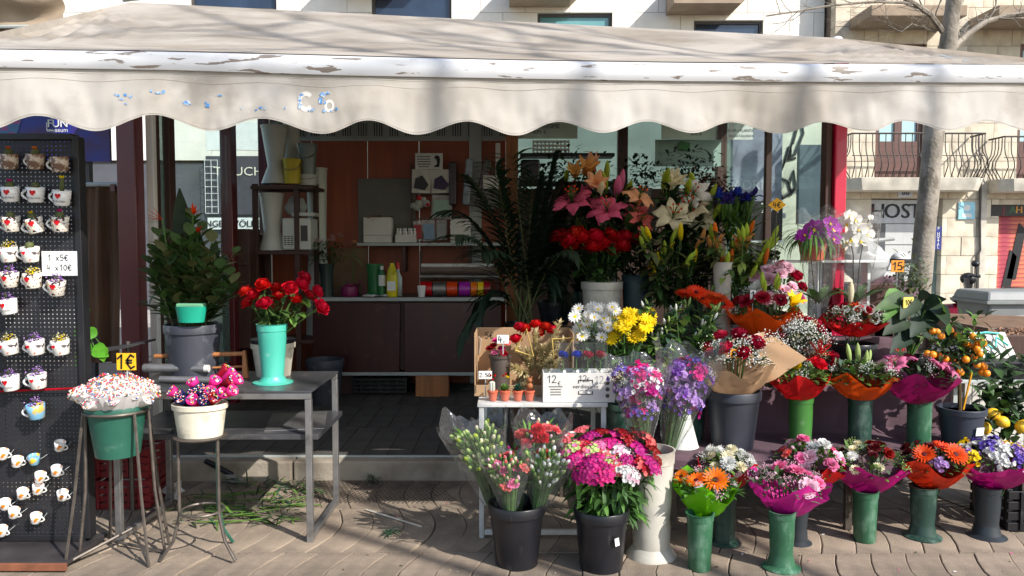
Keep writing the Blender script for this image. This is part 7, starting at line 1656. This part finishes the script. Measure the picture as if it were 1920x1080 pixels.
# ================================================================== STREET SIDE ON THE RIGHT
m_bin = mat('grey_container', S(128, 130, 128), rough=.5, var=.08)
A = at(1818, 545, 8.5); bn = thing('grey_container', 'large grey plastic lidded container beyond the planter', 'container', (at(1890, 545, 8.5).x, 8.5, 0)); zt_ = A.z
def taper(w0, d0, w1, d1, z0, z1): return MB().add([(sx * w0 / 2, sy * d0 / 2, z0) for sx, sy in ((-1, -1), (1, -1), (1, 1), (-1, 1))] + [(sx * w1 / 2, sy * d1 / 2, z1) for sx, sy in ((-1, -1), (1, -1), (1, 1), (-1, 1))], [(3, 2, 1, 0), (4, 5, 6, 7)] + [(i, (i + 1) % 4, (i + 1) % 4 + 4, i + 4) for i in range(4)])
taper(.66, .5, .8, .62, .12, zt_ - .1).build('body', m_bin, bn, smooth=False, bevel=.03); taper(.86, .68, .8, .6, zt_ - .1, zt_ + .01).build('lid', m_bin, bn, smooth=False, bevel=.025); plank('rim', (.88, .7, .03), m_bin, bn, (0, 0, zt_ - .11)); plank('label_patch', (.2, .004, .07), m_wht, bn, (-.08, -.3, zt_ - .28), rot=(-.1, 0, 0), bevel=0)
for sx in (-1, 1): MB().lathe([(.0, -.03), (.1, -.03), (.1, .03), (0, .03)], 18, 0, Matrix.Translation((sx * .24, .2, .1)) @ Matrix.Rotation(PI / 2, 4, 'Y')).build('wheel', m_black, bn)
m_wbd = mat('weathered_board', S(122, 98, 80), rough=.8, var=.25, scale=5, stretch=(1, 6, 6)); pl = thing('raised_planter', 'raised wooden planter bed of bark mulch', 'planter', (0, 0, 0)); z = at(1850, 612, 7.0).z
plank('board', (2.2, .05, .12), m_wbd, pl, (5.0, 7.35, z), rot=(0, .03, 0)); plank('side_board', (.05, 1.1, .12), m_wbd, pl, (3.92, 6.85, z)); plank('front_board', (2.2, .05, .2), m_dkw, pl, (5.0, 6.3, z - .1))
for sx in (3.95, 5.0, 6.0):
    for yy in (6.34, 7.32): plank('leg', (.06, .06, z - .08), m_dkw, pl, (sx, yy, (z - .08) / 2))
plank('bed', (2.1, 1.0, .06), mat('soil', S(0, 0, 0)), pl, (5.0, 6.83, z - .1)); mb = MB()
for i in range(1300): c = Vector((rnd.uniform(3.98, 5.6), rnd.uniform(6.36, 7.3), z - .06 + rnd.uniform(0, .015))); mb.box(c, (rnd.uniform(.015, .05), rnd.uniform(.01, .02), .008), rot=(rnd.uniform(-.5, .5), rnd.uniform(-.5, .5), rnd.uniform(0, 3)), mi=rnd.randrange(2))
stuff(mb.build('mulch', [mat('bark_mulch', S(150, 112, 84), rough=.9), mat('bark_mulch_dark', S(96, 70, 54), rough=.9)], pl, smooth=False))
gp_ = thing('slatted_panel', 'pale slatted panel tagged with turquoise paint', 'panel', at(1872, 684, 6.0)); m_slt = mat('pale_slat', S(200, 196, 186), rough=.6, var=.1)
for i in range(6): o2 = plank('slat', (.052, .3, .012), m_slt, gp_, (-.16 + i * .06, .1, .12), rot=(.85, 0, 0))
for pp in ([(-.14, .05, .1), (-.08, .12, .17), (0, .05, .1), (.06, .14, .19), (.12, .08, .13)], [(-.12, .16, .21), (.0, .18, .225), (.1, .17, .215)]): MB().tube([Vector(q) + Vector((0, -.006, .011)) for q in pp], .008, 5).build('paint_stroke', mat('turquoise_spray', S(60, 205, 190), rough=.5), gp_)
plank('back_stand', (.3, .03, gp_.location.z + .1), m_dkw, gp_, (0, .26, -(gp_.location.z) / 2 + .05))
tr2 = thing('black_trough', 'long black planter trough on a rail beside the calamondin', 'planter', at(1890, 708, 5.2)); taper(.62, .14, .68, .18, 0, .12).build('body', m_black, tr2, smooth=False, bevel=.01); plank('rail', (.8, .2, .02), m_alu, tr2, (0, 0, -.012))
for sx in (-.36, .36): plank('leg', (.03, .03, tr2.location.z - .025), m_alu, tr2, (sx, 0, -tr2.location.z / 2 - .01))
mb = MB(); leafy(mb, 160, lambda: (Vector((rnd.uniform(-.3, .34), rnd.uniform(-.06, .06), .11)), rdir(0, 1)), (.05, .12), .12, [0, 1]); stuff(mb.build('foliage', [leaf_mat('blue'), leaf_mat('mid')], tr2))
wf = thing('white_slat_fence', 'low fence of pale vertical slats behind the lemon tree', 'fence', (0, 0, 0)); A = at(1815, 716, 5.6)
for i in range(14): plank('slat', (.05, .015, .5), m_slt, wf, (A.x + i * .056, 5.6, A.z - .25))
plank('rail', (.85, .02, .04), m_slt, wf, (A.x + .37, 5.62, A.z - .1)); plank('post', (.05, .05, A.z), m_slt, wf, (A.x + .02, 5.65, A.z / 2)); plank('post', (.05, .05, A.z), m_slt, wf, (A.x + .7, 5.65, A.z / 2))
def scooter(label, x, Y, col, rz, wind=False):
    t = thing('scooter', label, 'scooter', (at(x, 500, Y).x, Y, 0), rz); mc = mat('paint_' + label[:6], S(*col), rough=.25, coat=.5)
    for wx in (-.62, .62): w = MB().lathe([(.12, -.05), (.21, -.055), (.235, -.02), (.235, .02), (.21, .055), (.12, .05)], 24, 0, Matrix.Translation((wx, 0, .235)) @ Matrix.Rotation(PI / 2, 4, 'X')).build('wheel', m_black, t); MB().lathe([(0, -.045), (.13, -.045), (.13, .045), (0, .045)], 18, 0, Matrix.Translation((wx, 0, .235)) @ Matrix.Rotation(PI / 2, 4, 'X')).build('rim', m_steel, w)
    def body(u, v):
        xx = -.8 + 1.3 * u; a = 2 * PI * v; hz = .2 * math.sin(PI * (.12 + .8 * u)) + .03; zc = .62 + .05 * math.cos(u * 5); return Vector((xx, .15 * math.sin(PI * (.1 + .8 * u)) * math.cos(a), zc + hz * math.sin(a)))
    MB().grid(12, 14, body, wrap=True).build('body', mc, t)
    MB().grid(8, 8, lambda u, v: Vector((.42 + .12 * u + .1 * (1 - (2 * v - 1) ** 2), (v - .5) * .4, .35 + .65 * u))).build('leg_shield', mc, t)
    MB().box((-.25, 0, .82), (.72, .26, .08)).build('seat', m_black, t, smooth=False, bevel=.03)
    MB().tube([(.62, 0, .24), (.5, 0, 1.0)], .03, 8).build('fork', m_blk, t); MB().tube([(.4, -.34, 1.02), (.5, -.1, 1.03), (.5, .1, 1.03), (.4, .34, 1.02)], .016, 8).build('handlebar', m_blk, t)
    MB().ball((.55, 0, .98), .12, 0, 12, .8).build('headlight_cowl', mc if not wind else m_blk, t)
    for sy in (-1, 1): m_ = MB().tube([(.44, sy * .28, 1.03), (.46, sy * .34, 1.18)], .007, 6).build('mirror', m_blk, t); MB().ball((.46, sy * .36, 1.22), .06, 0, 10, .8).build('mirror_head', m_blk, m_)
    if wind: MB().grid(6, 6, lambda u, v: Vector((.58 - .14 * u, (v - .5) * .42 * (1 - .3 * u), 1.0 + .36 * u))).build('windscreen', clear_mat('smoked_screen', (.5, .55, .6), gloss=.1), t)
scooter('dark red scooter parked beyond the planter', 1806, 9.7, (140, 16, 38), 2.75); scooter('black scooter with windscreen parked before the painted shutter', 1895, 11.8, (34, 34, 38), 2.6, True)
hl = thing('white_helmet', 'white scooter helmet resting behind the orange fifteen card', 'helmet', at(1688, 488, 6.2)); MB().ball((0, 0, 0), .075, 0, 16, .9).build('shell', m_wht, hl); MB().lathe([(.078, -.02), (.08, 0), (.078, .012)], 20).build('trim', m_blk, hl); plank('stand', (.05, .05, hl.location.z - .06), m_frame, hl, (0, 0, -hl.location.z / 2 - .03))

# strap-leaved plant filling the back, and litter on the paving
f = thing('aspidistra_plant', 'clump of broad dark strap leaves between palm and lilies', 'plant', (at(1040, 600, 5.25).x, 5.25, L3 + .012)); q0 = f.location.copy()
for i in range(16):
    mb = MB(); e = at(rnd.uniform(1000, 1085), rnd.uniform(345, 470), 5.25 + rnd.uniform(-.1, .1)) - q0; b0 = Vector((rnd.uniform(-.05, .05), rnd.uniform(-.05, .05), .12)); leaf(mb, b0, e - b0, (e - b0).length, rnd.uniform(.025, .04), 0, rnd.uniform(.2, .5), 7, up=Vector((rnd.uniform(-.4, .4), -1, .2))); mb.build('leaf', leaf_mat(rnd.choice(('deep', 'dark'))), f)
mb = MB(); pot(mb, .09, .12, .16); mb.build('pot', m_black, f)
mb = MB()
for i in range(70):
    c = gnd(rnd.uniform(620, 1900), rnd.uniform(915, 1078)); c.z = .003 + rnd.uniform(0, .002); a = rnd.uniform(0, 6.28); leaf(mb, c, (math.cos(a), math.sin(a), rnd.uniform(0, .2)), rnd.uniform(.008, .026), rnd.uniform(.003, .007), rnd.randrange(5), .3, 2)
stuff(tag(mb.build('fallen_petals', [leaf_mat('mid'), leaf_mat('brown'), petal_mat('pink'), m_paper, leaf_mat('gold')]), 'scattered petals, leaf bits and paper scraps on the paving', 'litter'))

for (x0, x1, y0, y1, Y, lb, cs) in ((1050, 1130, 350, 520, 5.33, 'dense dark ruscus greenery behind the pink lilies', ('deep', 'dark')), (1150, 1250, 380, 560, 5.33, 'dense dark ruscus greenery between the pink and white lilies', ('dark', 'mid')), (1255, 1350, 390, 560, 5.33, 'dense dark ruscus greenery behind the white lilies', ('deep', 'mid')), (1380, 1460, 470, 600, 5.0, 'olive greenery behind the spotted carnations', ('olive', 'dark'))):
    f = thing('ruscus_bunch', lb, 'greenery', (at((x0 + x1) / 2, 600, Y).x, Y, L3 + .012 if Y > 5.1 else L3 + .01)); q0 = f.location.copy(); mb = MB()
    for i in range(24):
        e = at(rnd.uniform(x0, x1), rnd.uniform(y0, (y0 + y1) / 2), Y + rnd.uniform(-.08, .06)) - q0; b0 = Vector((rnd.uniform(-.04, .04), rnd.uniform(-.03, .03), .1)); mb.tube([b0, b0.lerp(e, .5) + Vector((e.x * .2, 0, 0)), e], .0025, 4, 0)
        for j in range(20): c = b0.lerp(e, .2 + .8 * j / 19) + Vector((e.x * .2 * math.sin(PI * j / 19), 0, 0)); leaf(mb, c, e.normalized() * .6 + rdir(-.5, .8), rnd.uniform(.05, .09), rnd.uniform(.012, .02), rnd.choice((0, 1)), .4)
    stuff(mb.build('foliage', [leaf_mat(c) for c in cs], f)); MB().lathe([(.05, 0), (.06, .22), (.055, .22), (.045, .01), (0, .01)], 18).build('vase', m_gv2, f)
